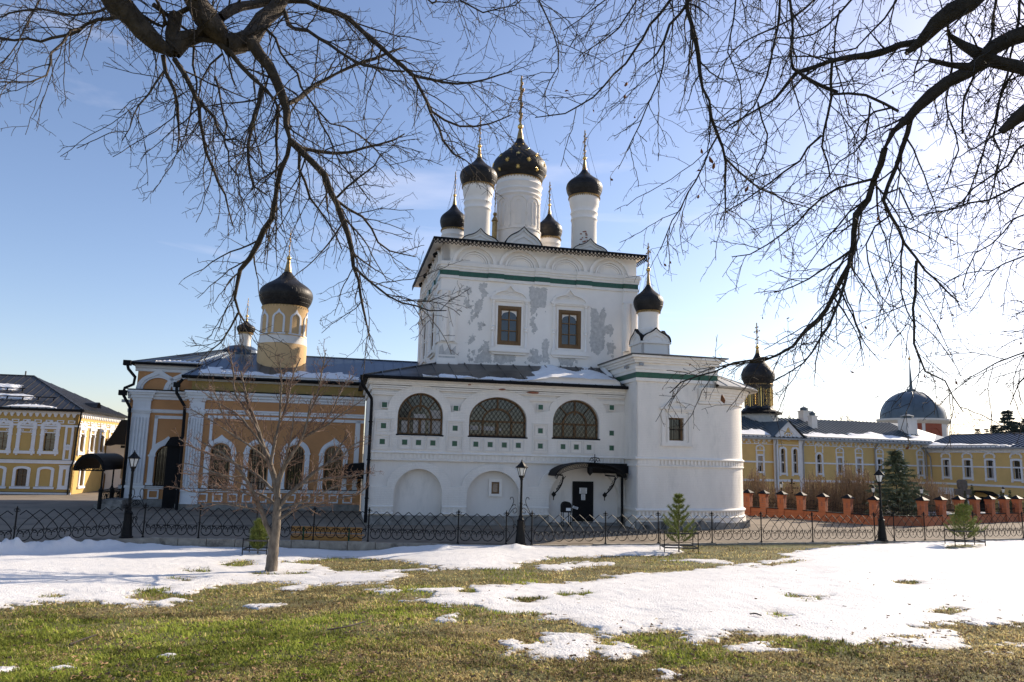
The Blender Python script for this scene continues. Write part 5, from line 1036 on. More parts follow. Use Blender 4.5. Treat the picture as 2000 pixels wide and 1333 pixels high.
def lsn(x0, x1, t0, t1, sd_): snow_sheet('roof_snow', (lb, lr), lambda u, v: (x0+(x1-x0)*u, -e+7.45*(t0+(t1-t0)*v), 6.60+3.5*(t0+(t1-t0)*v)), lambda u, v: .22*min(1, (1-u)*9)*min(1, v*4+.15)*min(1, (1-v)*3+.2), 60, 12, sd_, .26)
lsn(-13, -4.55, .235, .36, 1); lsn(-13, -6.75, .50, .67, 2); snow_sheet('roof_snow', (lb, lr), lambda u, v: (-6.3+4.5*u, -e+.1+1.0*v, 6.62+.47*v), lambda u, v: (.75*math.sin(math.pi*u)**.6-v)*.3, 50, 10, 4, .12)
mb = MB(); mb.tube([(e-.1, -.55, 6.45), (.25, -.3, 5.7), (.1, -.22, 4.8), (.05, -.2, 2.2), (.02, -.22, 1.9), (-.15, -.22, 1.4), (-.15, -.18, -1)], .08, 6); mb.build('downpipe', M['black'], lb)
mb = MB(); mb.lathe([(.55, 0), (.55, 1.3)], 0, 0, 10, 0, math.pi); mb.v = [(-1.2+z*.9, 5.0+x, 7.05+y) for x, y, z in mb.v]; mb.build('roof_vent', M['roofdark'], (lb, lr))
# white annex behind, its black roof, the entrance canopy on iron columns
an = Thing('white_annex', 'white annex with black roofs and a golden wooden arched door behind the left yellow building', 'building', LF, (3.5, 9, -1.0))
q = lambda x, y, b: LF.f(x, y, b)
d0, d1 = q(173, 958, 8)[0], q(203, 958, 8)[0]; zt_ = q(188, 921, 8)[1]; hole = archloop(d0, d1, -1.0, zt_-.35, .35, 10)
mb = MB(); mb.plate(rect(.1, 9.5, -1.6, 4.2), [hole], 8, 8.4); mb.box(.1, .4, 8.4, 16, -1.6, 4.2)
w0_, w1_ = q(235, 930, 8)[0], q(241, 930, 8)[0]
mb.build('wall', M['white_low'], an)
mb = MB(); mb.prism(hole, 8.15, 8.22); do = mb.build('arched_door', M['doorwood'], an)
mb = MB(); m_ = (d0+d1)/2; [ring(mb, m_+s_*(d1-d0)*.25, z, (d1-d0)*.2, (d1-d0)*.15, h_, h_-.06, 8.12, 8.16) for s_ in (-1, 1) for z, h_ in ((-.55, .32), (.25, .36))]; mb.box(m_-.02, m_+.02, 8.11, 8.16, -1, zt_-.1); mb.build('door_panel', M['doorwood'], (an, do))
mb = MB(); mb.prism(archloop(w0_, w1_, .2, .2+1.4, .3, 8), 7.98, 8.0); mb.build('window_pane', M['glass'], an)
mb = MB(); zt = q(215, 822, 8)[1]; mb.add([(2.2, 7.6, 4.1), (10, 7.6, 4.1), (10, 12, zt), (4.2, 12, zt), (2.2, 16, 4.1)], [(0, 1, 2, 3), (0, 3, 4)]); mb.box(2.2, 10, 7.5, 7.7, 3.98, 4.12); mb.build('roof', M['black'], an, norm=False)
# near black gable of the porch roof
x0, x1 = q(206, 850, 6)[0], q(262, 850, 6)[0]; z0, z1 = q(220, 869, 6)[1], q(235, 820, 6)[1]
mb = MB(); mb.prism([(x0, z0), (x0+.15, z0-.12), (x0+.6, z0+.02), (x1, z0), (x1, z1), (x0+1.3, z1), (x0+.55, z0+.9)], 6, 7.4); mb.box(x0+1.5, x1, 6.0, 6.02, z0-.3, z0-.05); mb.build('porch_roof', M['black'], an)
_p = onz(203, 998, -.08); cb0 = CH.loc(_p)[1]; q = lambda x, y, b: CH.f(x, y, b)
x0, x1 = q(148, 890, cb0)[0], q(209, 890, cb0)[0]; zt = q(185, 886, cb0)[1]; zl = q(207, 919, cb0)[1]; cxp = (x0+x1)/2; cb1 = cb0+4.2
pc = Thing('entrance_canopy', 'black barrel roofed entrance canopy on iron columns beside the orange church', 'canopy', CH, (cxp, cb0, -.1))
mb = MB(); hw = (x1-x0)/2; mb.band(arc(cxp, zl, hw, zt-zl, 180, 0, 20), arc(cxp, zl, hw-.06, zt-zl-.06, 180, 0, 20), cb0-.2, cb1); mb.build('barrel_roof', M['black'], pc)
mb = MB(); mb.band(arc(cxp, zl, hw-.06, zt-zl-.06, 176, 4, 20), arc(cxp, zl-.04, hw-.12, zt-zl-.16, 176, 4, 20), cb0-.22, cb0-.19); mb.box(x0, x1, cb0-.1, cb0-.05, zl-.05, zl+.02); [mb.tube([(x+.07*math.cos(t), cb0-.2, zl+.1+.07*math.sin(t)) for t in np.linspace(0, 6.2, 9)], .014, 4) for x in np.arange(x0+.2, x1, .2)]; mb.build('iron_lace', M['iron'], pc)
for a, b in ((x1-.12, cb0), (x1-.12, cb0+2.0), (x1-.12, cb1-.3)):
    mb = MB(); mb.tube([(a, b, -.1), (a, b, zl)], .045, 8); mb.lathe([(.10, -.1), (.10, .95), (.13, 1.0), (.07, 1.1), (.05, 1.2)], a, b, 10); mb.build('column', M['iron'], pc)
mb = MB(); y0, y1 = cb0, cb1-.3; xr = x1-.12
for z in (.22, .85, .98): mb.box(xr-.02, xr+.02, y0, y1, z, z+.03)
for y in np.arange(y0, y1, .17): mb.box(xr-.012, xr+.012, y-.012, y+.012, .22, .98)
for y in np.arange(y0+.2, y1, .4): mb.tube([(xr, y+.13*math.cos(t), .55+.22*math.sin(t)) for t in np.linspace(0, 6.2, 12)], .016, 4)
xa = q(238, 960, cb0+1.5)[0]
for z in (.22, .85, .98): mb.box(xr, xa, cb0+1.45, cb0+1.49, z, z+.03)
for x in np.arange(xr+.12, xa, .15): mb.box(x-.012, x+.012, cb0+1.46, cb0+1.48, .22, .98)
mb.build('railing', M['iron'], pc)
xs0, xs1 = q(193, 985, cb0+.2)[0], q(238, 985, cb0+.2)[0]; zs0 = q(215, 977, cb0+.2)[1]
mb = MB(); mb.box(xs0, xs1, cb0+.2, cb0+2.6, -.4, zs0); mb.box(xs0-.2, xs1, cb0+.0, cb0+.2, -.4, zs0-.2); mb.build('stone_steps', M['stone'], pc)
# ================================================================== LONG YELLOW BUILDING ON THE RIGHT
_p = aty(1812, 940, 72); RF = Frame(16, _p)
rb = Thing('long_yellow_building', 'long yellow two storey monastery building with grey metal roof behind the brick wall', 'building', RF, (-10, 0, -1.4))
f = lambda x, y, b=0.: RF.f(x, y, b)
RZ = 5.55
WR = []
for c in (-18.42, -12.2, -9.95, -7.82, -5.48, -3.15, -.76): WR.append((c, 'arch' if c == -12.2 else 'rect'))
for c in (-22.0, -24.3): WR.append((c, 'rect'))
def rloop(c, k, d=0):
    if k == 'arch': return archloop(c-.25-d, c+.25+d, 2.55-d, 4.0, .26+d, 10)
    if k == 'tall': return archloop(c-.24-d, c+.24+d, 2.5-d, 4.42, .25+d, 10)
    return archloop(c-.26-d, c+.26+d, 2.6-d, 3.9, .05, 6)
GA = [(-16.2, 'tall'), (-14.9, 'tall')]
mb = MB(); mb.plate(rect(-26, -17.05, -2.5, RZ), [rloop(c, k) for c, k in WR if c < -17.1], 0, .35); mb.plate(rect(-17.05, -14.1, -2.5, RZ), [rloop(c, k) for c, k in GA], -.2, .15); mb.plate(rect(-14.1, 0, -2.5, RZ), [rloop(c, k) for c, k in WR if c > -14], 0, .35)
mb.prism([(-17.05, RZ), (-14.1, RZ), (-15.58, 6.95)], -.2, .1)
wing_w = [-2.28, -4.58, -6.85, -9.35, -11.9, -14.4]
mb.plate(rect(-16, 0, -2.5, 5.15), [archloop(b-.36, b+.36, 2.5, 3.98, .06, 6) for b in wing_w], 0, .35, ax='x')
mb.build('wall', M['yellow_hazed'], rb)
mb = MB()
mb.box(-26, 0, -.06, 0, 3.36, 3.50); mb.box(-26, 0, -.08, 0, 1.72, 1.92); mb.box(-26, 0, -.05, 0, 4.98, 5.03)
mb.box(-26, .1, -.14, 0, 5.40, RZ)
for i in range(50): x = -25.8+i*.52; mb.prism([(x-.19, 5.41), (x-.05, 5.22), (x+.05, 5.22), (x+.19, 5.41)], -.09, 0) if not -17.1 < x < -14.1 else None
for i in range(31): x = -25.4+i*.83; ring(mb, x, 5.12, .24, .16, .09, .045, -.05, 0) if not -17.2 < x < -14.0 else None
for x0, x1 in ((-17.15, -16.72), (-14.5, -14.05)): mb.box(x0, x1, -.32, -.2, -2.5, RZ-.1)
mb.box(-17.05, -14.1, -.25, -.2, 4.95, 5.02); mb.box(-17.05, -14.1, -.28, -.2, 1.72, 1.92)
mb.band([(-17.35, RZ-.1), (-15.58, 7.12), (-13.8, RZ-.1)], [(-16.65, RZ-.1), (-15.58, 6.6), (-14.5, RZ-.1)], -.3, -.2)
mb.prism([(-17.0, RZ), (-16.2, RZ+.02), (-16.2, RZ+.2), (-16.0, RZ+.2), (-16.0, RZ+.55), (-15.85, RZ+.55), (-15.58, 6.7), (-17.0, RZ+.05)], -.26, -.2); mb.prism([(-14.15, RZ), (-14.95, RZ+.02), (-14.95, RZ+.2), (-15.15, RZ+.2), (-15.15, RZ+.55), (-15.3, RZ+.55), (-15.58, 6.7), (-14.15, RZ+.05)], -.26, -.2)
mb.band(arc(-15.58, 5.75, .36, .36, 180, -180, 24), arc(-15.58, 5.75, .27, .27, 180, -180, 24), -.3, -.2); mb.box(-15.62, -15.54, -.29, -.2, 5.48, 6.02); mb.box(-15.85, -15.31, -.29, -.2, 5.71, 5.79)
mb.box(-.06, 0, -16, 0, 3.40, 3.52); mb.box(-.08, 0, -16, 0, 1.78, 1.96); mb.box(-.12, 0, -16, 0, 4.70, 4.90); mb.box(-.2, 0, -16, 0, 4.9, 5.15)
for i in range(40): b = -.3-i*.4; mb.box(-.17, 0, b-.1, b+.1, 4.78, 4.9)
mb.build('white_mouldings', M['trimblue'], rb)
def rb_window(c, k, y=0., side=False):
    mb = MB(); ax = 'x' if side else 'y'; yy = (lambda v: v) if not side else (lambda v: v)
    P = lambda x0, x1, ya, yb, za, zb: (mb.box(x0, x1, y+ya, y+yb, za, zb) if not side else mb.box(ya, yb, x0, x1, za, zb))
    l = rloop(c, k) if not side else archloop(c-.36, c+.36, 2.5, 3.98, .06, 6); w_ = (.25 if not side else .36)
    o_ = scale_loop(l, .17); mb.plate(o_, [l], y-.08, y, ax=ax)
    for s_ in (-1, 1): P(c+s_*(w_+.10)-.08, c+s_*(w_+.10)+.08, -.1, 0, 2.22, 2.5)
    zt = max(p[1] for p in l)+.2
    if k != 'tall':
        P(c-w_-.22, c+w_+.22, -.1, 0, zt+.25, zt+.33) if k == 'rect' and not side else None
        for s_ in (-1, 1): P(c+s_*(w_+.13)-.05, c+s_*(w_+.13)+.05, -.08, 0, zt-.1, zt+.3) if not side else None
        z = zt+(.33 if not side else .0); r_ = w_+.2
        o2 = [(c-r_, z), (c-r_, z+.22), (c-r_*.7, z+.42), (c-r_*.35, z+.42), (c, z+.52), (c+r_*.35, z+.42), (c+r_*.7, z+.42), (c+r_, z+.22), (c+r_, z)]
        mb.band(o2, [(c+(p[0]-c)*.78, z+(p[1]-z)*.74) for p in o2], y-.08, y, ax=ax)
        if not side: P(c-.02, c+.02, -.07, 0, z+.08, z+.28); P(c-.08, c+.08, -.07, 0, z+.18, z+.22)
    o = mb.build('window', M['trimblue'], rb)
    mb = MB(); mb.plate(l, [], y+.2, y+.22, ax=ax); po_ = mb.build('pane', M['glass'], (rb, o))
    if rng.uniform() < .6:
        zc_ = rng.uniform(2.9, 3.6); mb = MB(); P(c-w_, c-w_*rng.uniform(-.4, .5), .185, .195, 2.5, 3.9) if rng.uniform() < .5 else P(c-w_, c+w_, .185, .195, zc_, 3.95); mb.build('curtain', M['curtain'], (rb, o))
    mb = MB(); zt = max(p[1] for p in l)
    P(c-.02, c+.02, .12, .18, 2.5, zt-.5); P(c-w_, c+w_, .12, .18, zt-.55, zt-.5); P(c-w_, c-w_+.04, .12, .18, 2.5, zt); P(c+w_-.04, c+w_, .12, .18, 2.5, zt); P(c-w_, c+w_, .12, .17, 2.52, 2.56); P(c-w_, c, .12, .17, 3.05, 3.08); mb.build('frame', M['curtain'], (rb, o))
for c, k in WR: rb_window(c, k)
for c, k in GA: rb_window(c, k, -.2)
for b in wing_w: rb_window(b, 'rect', 0., True)
# ground floor bits of the wing: a window, a door under a small canopy
mb = MB(); mb.plate(rect(-2.9, -1.2, -1.6, 1.5), [rect(-2.55, -1.6, -.4, .9)], -.1, 0, ax='x'); o = mb.build('window', M['trimblue'], rb)
mb = MB(); mb.box(-.02, -.005, -2.55, -1.6, -.4, .9); mb.build('pane', M['glass'], (rb, o))
mb = MB(); b0, b1 = -6.6, -5.55; mb.box(-.03, 0, b0, b1, -1.6, .85); o = mb.build('door', M['black'], rb)
mb = MB(); mb.band([(b0-.9, 1.05), (b0-.3, 1.35), (-6.1, 1.42), (b1+.3, 1.35), (b1+.7, 1.05)], [(b0-.9, .98), (b0-.3, 1.25), (-6.1, 1.32), (b1+.3, 1.25), (b1+.7, .98)], -1.0, 0, ax='x'); mb.build('door_canopy', M['black'], rb)
mb = MB(); mb.box(-.03, 0, -8.3, -7.4, -.1, 1.15); mb.build('white_panel', M['trimblue'], rb); mb = MB(); mb.box(-.03, 0, -4.5, -4.15, -.6, 1.4); mb.build('white_panel', M['trimblue'], rb)
# roofs
mb = MB(); zr = 7.75; er = -.5
Q = [(-26, er, RZ+.06), (.45, er, RZ+.06), (1.8, 5, zr), (-26, 5, zr), (7.0, 5, 6.6), (7, 12, 5)]
mb.add(Q, [(0, 1, 2, 3)]); mb.add([(.45, er, RZ+.06), (6, er, 5.5), (6.5, 5, 6.7), (1.8, 5, zr)], [(0, 1, 2, 3)]); mb.add([(-26, 5, zr), (1.8, 5, zr), (1.8, 11, RZ), (-26, 11, RZ)], [(0, 1, 2, 3)])
for k in range(58):
    a = -25.8+k*.46; mb.bar((a, er, RZ+.09), (a+.0, 5, zr+.03), .045, .08)
mb.add([(-17.45, -.5, RZ), (-15.58, -.5, 7.2), (-15.58, 4.0, 7.2), (-17.45, .4, RZ+.2)], [(0, 1, 2, 3)]); mb.add([(-13.7, -.5, RZ), (-15.58, -.5, 7.2), (-15.58, 4.0, 7.2), (-13.7, .4, RZ+.2)], [(0, 1, 2, 3)])
rr = mb.build('roof', M['roofgrey'], rb, norm=False)
mb = MB(); zw = 6.45; mb.add([(-.45, .4, 5.15), (-.45, -16, 5.15), (3.6, -16, zw+.05), (3.6, .4, zw+.05)], [(0, 1, 2, 3)]); mb.add([(3.6, .4, zw), (3.6, -16, zw), (8, -16, 5), (8, .4, 5)], [(0, 1, 2, 3)])
for k in range(34): b = .3-k*.48; mb.bar((-.45, b, 5.18), (3.6, b, zw+.075), .045, .08)
mb.bar((3.6, .4, zw+.08), (3.6, -16, zw+.08), .12, .08)
wr_ = mb.build('wing_roof', M['roofblue'], rb, norm=False)
mb = MB(); mb.box(-26, .5, er-.1, er+.05, RZ-.1, RZ+.05); mb.build('gutter', M['zinc'], (rb, rr))
mb = MB(); mb.box(-.55, -.4, -16, .3, 5.02, 5.16); mb.build('gutter', M['zinc'], (rb, wr_))
snow_sheet('roof_snow', (rb, rr), lambda u, v: (-13.6+14.0*u, er+.1+3.6*v, RZ+.08+(zr-RZ)*3.6*v/5.5), lambda u, v: (.36+.16*math.sin(4*u-.6)+.22*math.exp(-((u-.98)/.07)**2)+.08*math.sin(13*u)-v)*.8, 120, 24, 21, .2)
snow_sheet('roof_snow', (rb, rr), lambda u, v: (-25.5+8.0*u, er+.1+3.0*v, RZ+.08+(zr-RZ)*3.0*v/5.5), lambda u, v: (.62+.1*math.sin(7*u)-v)*.7, 60, 20, 22, .2)
snow_sheet('roof_snow', (rb, wr_), lambda u, v: (-.4+1.9*v, .3-9.6*u, 5.19+1.3*1.9*v/4.05), lambda u, v: (.62-.35*u+.25*math.exp(-(u/.12)**2)+.05*math.sin(20*u)-v)*.7*min(1, (1-u)*10), 90, 20, 23, .2)
for a, b in ((-17.0, -.38), (-14.15, -.38), (-6.05, -.12), (-.15, -.12)):
    mb = MB(); mb.tube([(a, er-.05, RZ-.05), (a, er, RZ-.25), (a, b, RZ-.6), (a, b, -2)], .065, 6); mb.build('downpipe', M['zinc'], rb)
mb = MB(); mb.tube([(-.5, -.45, 5.0), (-.3, -.5, 4.6), (-.12, -.6, 4.3), (-.12, -.6, -2)], .065, 6); mb.build('downpipe', M['zinc'], rb)
for px, py, b, wd, h in ((1571, 822, 4.6, .40, 1.25), (1587.5, 834, 2.6, .30, 1.35), (1773, 838, 2.2, .60, 1.3)):
    a, z = f(px, py, b); mb = MB(); mb.box(a-wd, a+wd, b-wd, b+wd, z-.7, z+h*.75); mb.box(a-wd-.06, a+wd+.06, b-wd-.06, b+wd+.06, z+h*.7, z+h*.78)
    o = mb.build('chimney', M['white_low'], rb)
    mb = MB(); mb.lathe([(wd*.95, z+h*.78), (wd*.95, z+h*.95), (wd*1.1, z+h*.97), (.03, z+h*1.12), (.03, z+h*1.25), (.01, z+h*1.26)], a, b, 8); mb.build('chimney_cap', M['roofgrey'], (rb, o))
# black and gold turret on the roof
tb = 5.0; ta = f(1482, 790, tb)[0]; tz = lambda y: f(1481, y, tb)[1]
M['darkpanel'] = mk('black_painted_panel', (.02, .018, .017), .4, 0, .2, 4)
mb = MB(); mb.lathe([(1.72, tz(838)), (1.72, tz(808))], ta, tb, 8, R(10), R(370)); o = mb.build('turret_base', mk('pale_zinc_cladding', (.36,.38,.38), .5, .2, .1, 3), rb)
mb = MB(); mb.lathe([(2.15, tz(810)), (2.15, tz(806)), (1.6, tz(802)), (1.45, tz(798)), (.1, tz(797))], ta, tb, 8, R(10), R(370)); mb.build('skirt_roof', M['black'], (rb, o))
d, _ = drum(ta, tb, tz(803), tz(752), 1.30, 1.36, 1.60, tz(683), tz(679), .19, 2.3, mats=M['darkpanel'], T=rb, wires=False, dp=DP1, lowprof=[(1.40, tz(803)), (1.40, tz(799)), (1.33, tz(797)), (1.33, tz(758)), (1.38, tz(755)), (1.38, tz(752)), (.05, tz(752))])
mb = MB(); z0, z1 = tz(794), tz(761); k8 = 2*math.pi*1.33/8
for k in range(8):
    x = k*k8; ring(mb, x, (z0+z1)/2, .33, .305, (z1-z0)/2, (z1-z0)/2-.025, -.03, .02); mb.box(x+k8/2-.035, x+k8/2+.035, -.04, .02, z0-.1, z1+.15)
    for zz_ in np.linspace(z0+.2, z1-.2, 6):
        for s_ in (-1, 1): mb.tube([(x+s_*(.10+.07*math.cos(t)), -.02, zz_+.11*math.sin(t)) for t in np.linspace(0, 6.28, 9)], .018, 4)
        mb.box(x-.025, x+.025, -.03, .0, zz_-.09, zz_+.09)
mb.v = [(ta+(1.33-y)*math.cos(x/1.33+R(-92)), tb+(1.33-y)*math.sin(x/1.33+R(-92)), z) for x, y, z in mb.v]
mb.build('gilded_ornament', M['gold'], (rb, d), norm=False)
# ================================================================== ROUND TOWER BEHIND
RX, RY = 62.05, 114.5
rt = Thing('round_tower', 'white and red round tower with blue grey ribbed dome and spire beyond the long roof', 'tower', WORLD, (RX, RY, -2))
mb = MB(); mb.lathe([(4.62, -2), (4.62, 9.7), (4.75, 9.8), (5.1, 10.25), (5.1, 10.5), (.1, 10.55)], RX, RY, 48); tw_ = mb.build('wall', M['white_low'], rt, angle=30)
for j in range(8):
    t = R(-82-7*39+j*39); mb = MB()
    mb.add([(RX+4.66*math.cos(t+dt), RY+4.66*math.sin(t+dt), z) for z in (5.5, 9.72) for dt in (-.29, -.10, .10, .29)], [(0, 1, 5, 4), (1, 2, 6, 5), (2, 3, 7, 6)]); o = mb.build('red_panel', M['redplaster'], rt, norm=False)
    mb = MB(); mb.tube([(RX+4.69*math.cos(t+.22*math.cos(a)), RY+4.69*math.sin(t+.22*math.cos(a)), 7.6+1.5*math.sin(a)) for a in np.linspace(0, 3.14, 12)], .05, 4); mb.build('arch_moulding', M['redplaster'], (rt, o))
mb = MB(); prof = [(4.5*math.cos(R(t)), 10.5+4.35*math.sin(R(t))**.92) for t in range(0, 85, 6)]+[(.45, 14.85)]
mb.lathe(prof, RX, RY, 48); [mb.tube([(RX+r*1.005*math.cos(R(20+45*j)), RY+r*1.005*math.sin(R(20+45*j)), z) for r, z in prof], .08, 5) for j in range(8)]
mb.build('ribbed_dome', mk('blue_grey_dome_sheet', (.11,.14,.165), .5, .3, .25, .6, .15, 2), rt, angle=50)
mb = MB(); mb.lathe([(.62, 14.6), (.62, 15.15), (.30, 15.25), (.24, 15.5), (.03, 19.9)], RX, RY, 10); mb.build('spire', M['roofgrey'], rt)
mb = MB(); mb.ball((RX, RY, 19.95), .2); [mb.bar((RX, RY, 20.), (RX+.42*math.cos(t), RY, 20.+.42*math.sin(t)), .05, .05) for t in np.linspace(0, 6.28, 9)]; mb.build('gilded_star', M['gold'], rt)
# ================================================================== IRON FENCE, LAMPS, BENCH AND SMALL THINGS
def on_kerb(px, py):
    p = onz(px, py); return np.array([p[0], float(yf(p[0])), 0.])
def fence_panel_mb(p, q):
    mb = MB(); d = q-p; Ln = np.linalg.norm(d); t = d/Ln; n = max(2, round((Ln-.12)/.42)); s_ = (Ln-.12)/n
    P = lambda x, z, o=0.: p+t*(x+.06)+np.array([-t[1], t[0], 0])*o+np.array([0, 0, z])
    r = .0155
    for i in range(n):
        c = (i+.5)*s_
        mb.tube([P(c+.46*s_*math.sin(a), .30-.185*math.cos(a)) for a in np.linspace(-2.35, 2.35, 15)], r, 4)
        for k in (-1, 1):
            mb.tube([P(c+k*(.10+.075*(1-a/9)*math.cos(a)*s_/.42), .40+.075*(1-a/9)*math.sin(a)) for a in np.linspace(0.4, 5.6, 9)], r*.85, 4)
            mb.tube([P(c+k*.46*s_*math.sin(2.35), .30+.185*.70), P(c+k*.16, .47), P(c+k*.03, .42), P(c, .30)], r*.85, 4)
            # lattice strand rising from this ring to the pointed top of the next one
            pts = [(c, 1.13), (c+k*.20*s_, 1.06), (c+k*.42*s_, .985), (c+k*.62*s_, .90), (c+k*.95*s_, .77), (c+k*1.22*s_, .63), (c+k*1.40*s_, .52), (c+k*1.46*s_, .43)]
            pts = [p_ for p_ in pts if -.02 <= p_[0] <= n*s_+.02]
            if len(pts) > 2: mb.tube([P(x, z, .008*k) for x, z in pts], r*.9, 4)
        mb.ball(P(c, .27), .022, 5)
    mb.bar(P(0, .49), P(n*s_, .49), .012, .012)
    return mb
def fence_post_mb(p, finial=True):
    mb = MB(); x, y, z = p
    mb.lathe([(.05, 0), (.05, .04), (.026, .06), (.026, 1.08), (.04, 1.1), (.026, 1.13), (.03, 1.17), (.038, 1.2), (.006, 1.29)], x, y, 7)
    for k in (-1, 1):
        mb.tube([(x+k*(.02+.085*math.sin(a)), y, 1.10+.06*(1-math.cos(a))-.01*a) for a in np.linspace(0, 4.2, 9)], .011, 4)
        mb.tube([(x+k*(.02+.05*math.sin(a)), y, .52+.04*(1-math.cos(a))) for a in np.linspace(0, 4.2, 7)], .01, 4)
    return mb
def scroll_mb(p, k):
    mb = MB(); x, y, z = p; Q = lambda u, h: (x+k*u, y+k*u*.1, h)
    mb.tube([Q(*v) for v in catmull([(.02, .12), (.16, .35), (.30, .62), (.24, .95), (.02, 1.1)], 4)], .012, 4)
    mb.tube([Q(*v) for v in catmull([(.03, 1.05), (.10, 1.25), (.20, 1.45), (.26, 1.62), (.22, 1.78), (.14, 1.76), (.13, 1.70)], 4)], .013, 4)
    mb.tube([Q(*v) for v in catmull([(.06, 1.1), (.22, 1.3), (.34, 1.38), (.40, 1.28), (.32, 1.18), (.24, 1.22), (.28, 1.27)], 4)], .012, 4)
    mb.tube([Q(*v) for v in catmull([(.14, 1.34), (.22, 1.46), (.31, 1.52), (.33, 1.46)], 4)], .011, 4)
    mb.tube([Q(*v) for v in catmull([(.03, .10), (.22, .30), (.40, .55), (.36, .75), (.26, .72), (.28, .62)], 4)], .012, 4)
    mb.tube([Q(*v) for v in catmull([(.04, .2), (.12, .3), (.14, .42), (.08, .5)], 3)], .011, 4)
    return mb
def run(posts, lab, br0, br1):
    T = Thing('iron_fence', lab, 'fence', WORLD, tuple(posts[0]), 'wrought iron fence sections along the kerb')
    for p in posts: fence_post_mb(p).build('fence_post', M['iron'], T, norm=False)
    for p, q in zip(posts[:-1], posts[1:]): fence_panel_mb(p, q).build('fence_panel', M['iron'], T, norm=False)
    if br0: scroll_mb(posts[0], -1).build('scroll_bracket', M['iron'], T, norm=False)
    if br1: scroll_mb(posts[-1], 1).build('scroll_bracket', M['iron'], T, norm=False)
Pk = lambda *a: [on_kerb(*q) for q in a]
lft = [np.array([x, float(yf(x)), 0]) for x in (-22.5, -19.4)]
run(lft+Pk((25, 1065), (235, 1052)), 'black wrought iron fence section at the far left ending before the left lamp', False, True)
run(Pk((292, 1047), (395, 1050), (500, 1054), (610, 1057), (716, 1060), (894, 1062), (988, 1063)), 'black wrought iron fence section behind the bare apple tree between left and middle lamps', True, True)
run(Pk((1038, 1064), (1185, 1065), (1290, 1064), (1397, 1063), (1492, 1061), (1590, 1059), (1709, 1057)), 'black wrought iron fence section in front of the white apse between middle and right lamps', True, True)
run(Pk((1745, 1056), (1810, 1056), (1905, 1054), (2000, 1052))+[np.array([28.2, float(yf(28.2)), 0]), np.array([31., float(yf(31.)), 0])], 'black wrought iron fence section to the right of the right lamp', True, False)
# street lamps
def lamp(p, lab, dz=0.):
    T = Thing('street_lamp', lab, 'street lamp', WORLD, tuple(p), 'black lamps along the fence'); x, y, z = p
    mb = MB(); mb.lathe([(.24, 0), (.24, .05), (.20, .07), (.19, .16), (.155, .5), (.125, .85), (.14, .88), (.15, .92), (.10, .96), (.085, 1.02), (.09, 1.08), (.06, 1.12), (.052, 1.5), (.06, 1.52), (.06, 1.58), (.05, 1.6), (.045, 2.42), (.06, 2.45), (.07, 2.5), (.05, 2.53)], x, y, 14); mb.build('pole', M['iron'], T, angle=40)
    mb = MB(); mb.lathe([(.05, 2.5), (.11, 2.56), (.115, 2.6), (.09, 2.62), (.01, 2.63)], x, y, 6)
    for i in range(6): a = math.pi/3*i; mb.bar((x+.10*math.cos(a), y+.10*math.sin(a), 2.6), (x+.19*math.cos(a), y+.19*math.sin(a), 2.93), .022, .022)
    o = mb.build('lantern', M['iron'], T)
    mb = MB(); mb.lathe([(.245, 2.91), (.25, 2.94), (.17, 3.0), (.09, 3.09), (.07, 3.1), (.06, 3.13), (.03, 3.16), (.02, 3.21), (.005, 3.24)], x, y, 6); mb.lathe([(.245, 2.91), (.05, 2.93)], x, y, 6); mb.build('lantern_roof', M['iron'], (T, o))
    mb = MB(); mb.lathe([(.095, 2.62), (.182, 2.92)], x, y, 6); mb.build('lantern_glass', M['lampglass'], (T, o))
    mb = MB(); mb.ball((x, y, 2.70), .055, 10); mb.build('bulb', M['paper'], (T, o))
    return T
lamp(on_kerb(268, 1046), 'black street lamp with glass lantern in front of the orange church')
lamp(on_kerb(1016, 1065), 'black street lamp with glass lantern in front of the white arcade, left of the door')
lamp(on_kerb(1724, 1057), 'black street lamp with glass lantern in front of the red brick wall')
# bench
bl, br_ = aty(568, 1045, 30.4), aty(707, 1049, 30.4); gz0 = -.42
bT = Thing('bench', 'varnished orange wooden bench with green steel legs behind the iron fence', 'bench', WORLD, ((bl[0]+br_[0])/2, 30.5, gz0))
bz = lambda y: float(aty(640, y, 30.36)[2])
for z0, z1, y0, y1 in ((bz(1040), bz(1029.5), 30.36, 30.41), (bz(1057.5), bz(1047.5), 30.36, 30.42)):
    mb = MB(); mb.box(bl[0], br_[0], y0, y1, z0, z1); mb.build('back_board', M['orangewood'], bT)
for k in range(3): mb = MB(); mb.box(bl[0], br_[0], 30.5+.16*k, 30.63+.16*k, bz(1047), bz(1045.5)); mb.build('seat_board', M['orangewood'], bT)
for fx in (.18, .82):
    x = bl[0]+(br_[0]-bl[0])*fx; mb = MB(); mb.box(x-.03, x+.03, 30.33, 30.36, gz0, bz(1030)); mb.box(x-.03, x+.03, 30.46, 31.0, bz(1049), bz(1047)); mb.box(x-.03, x+.03, 30.94, 30.99, gz0, bz(1047)); mb.build('leg', M['greenpaint'], bT)
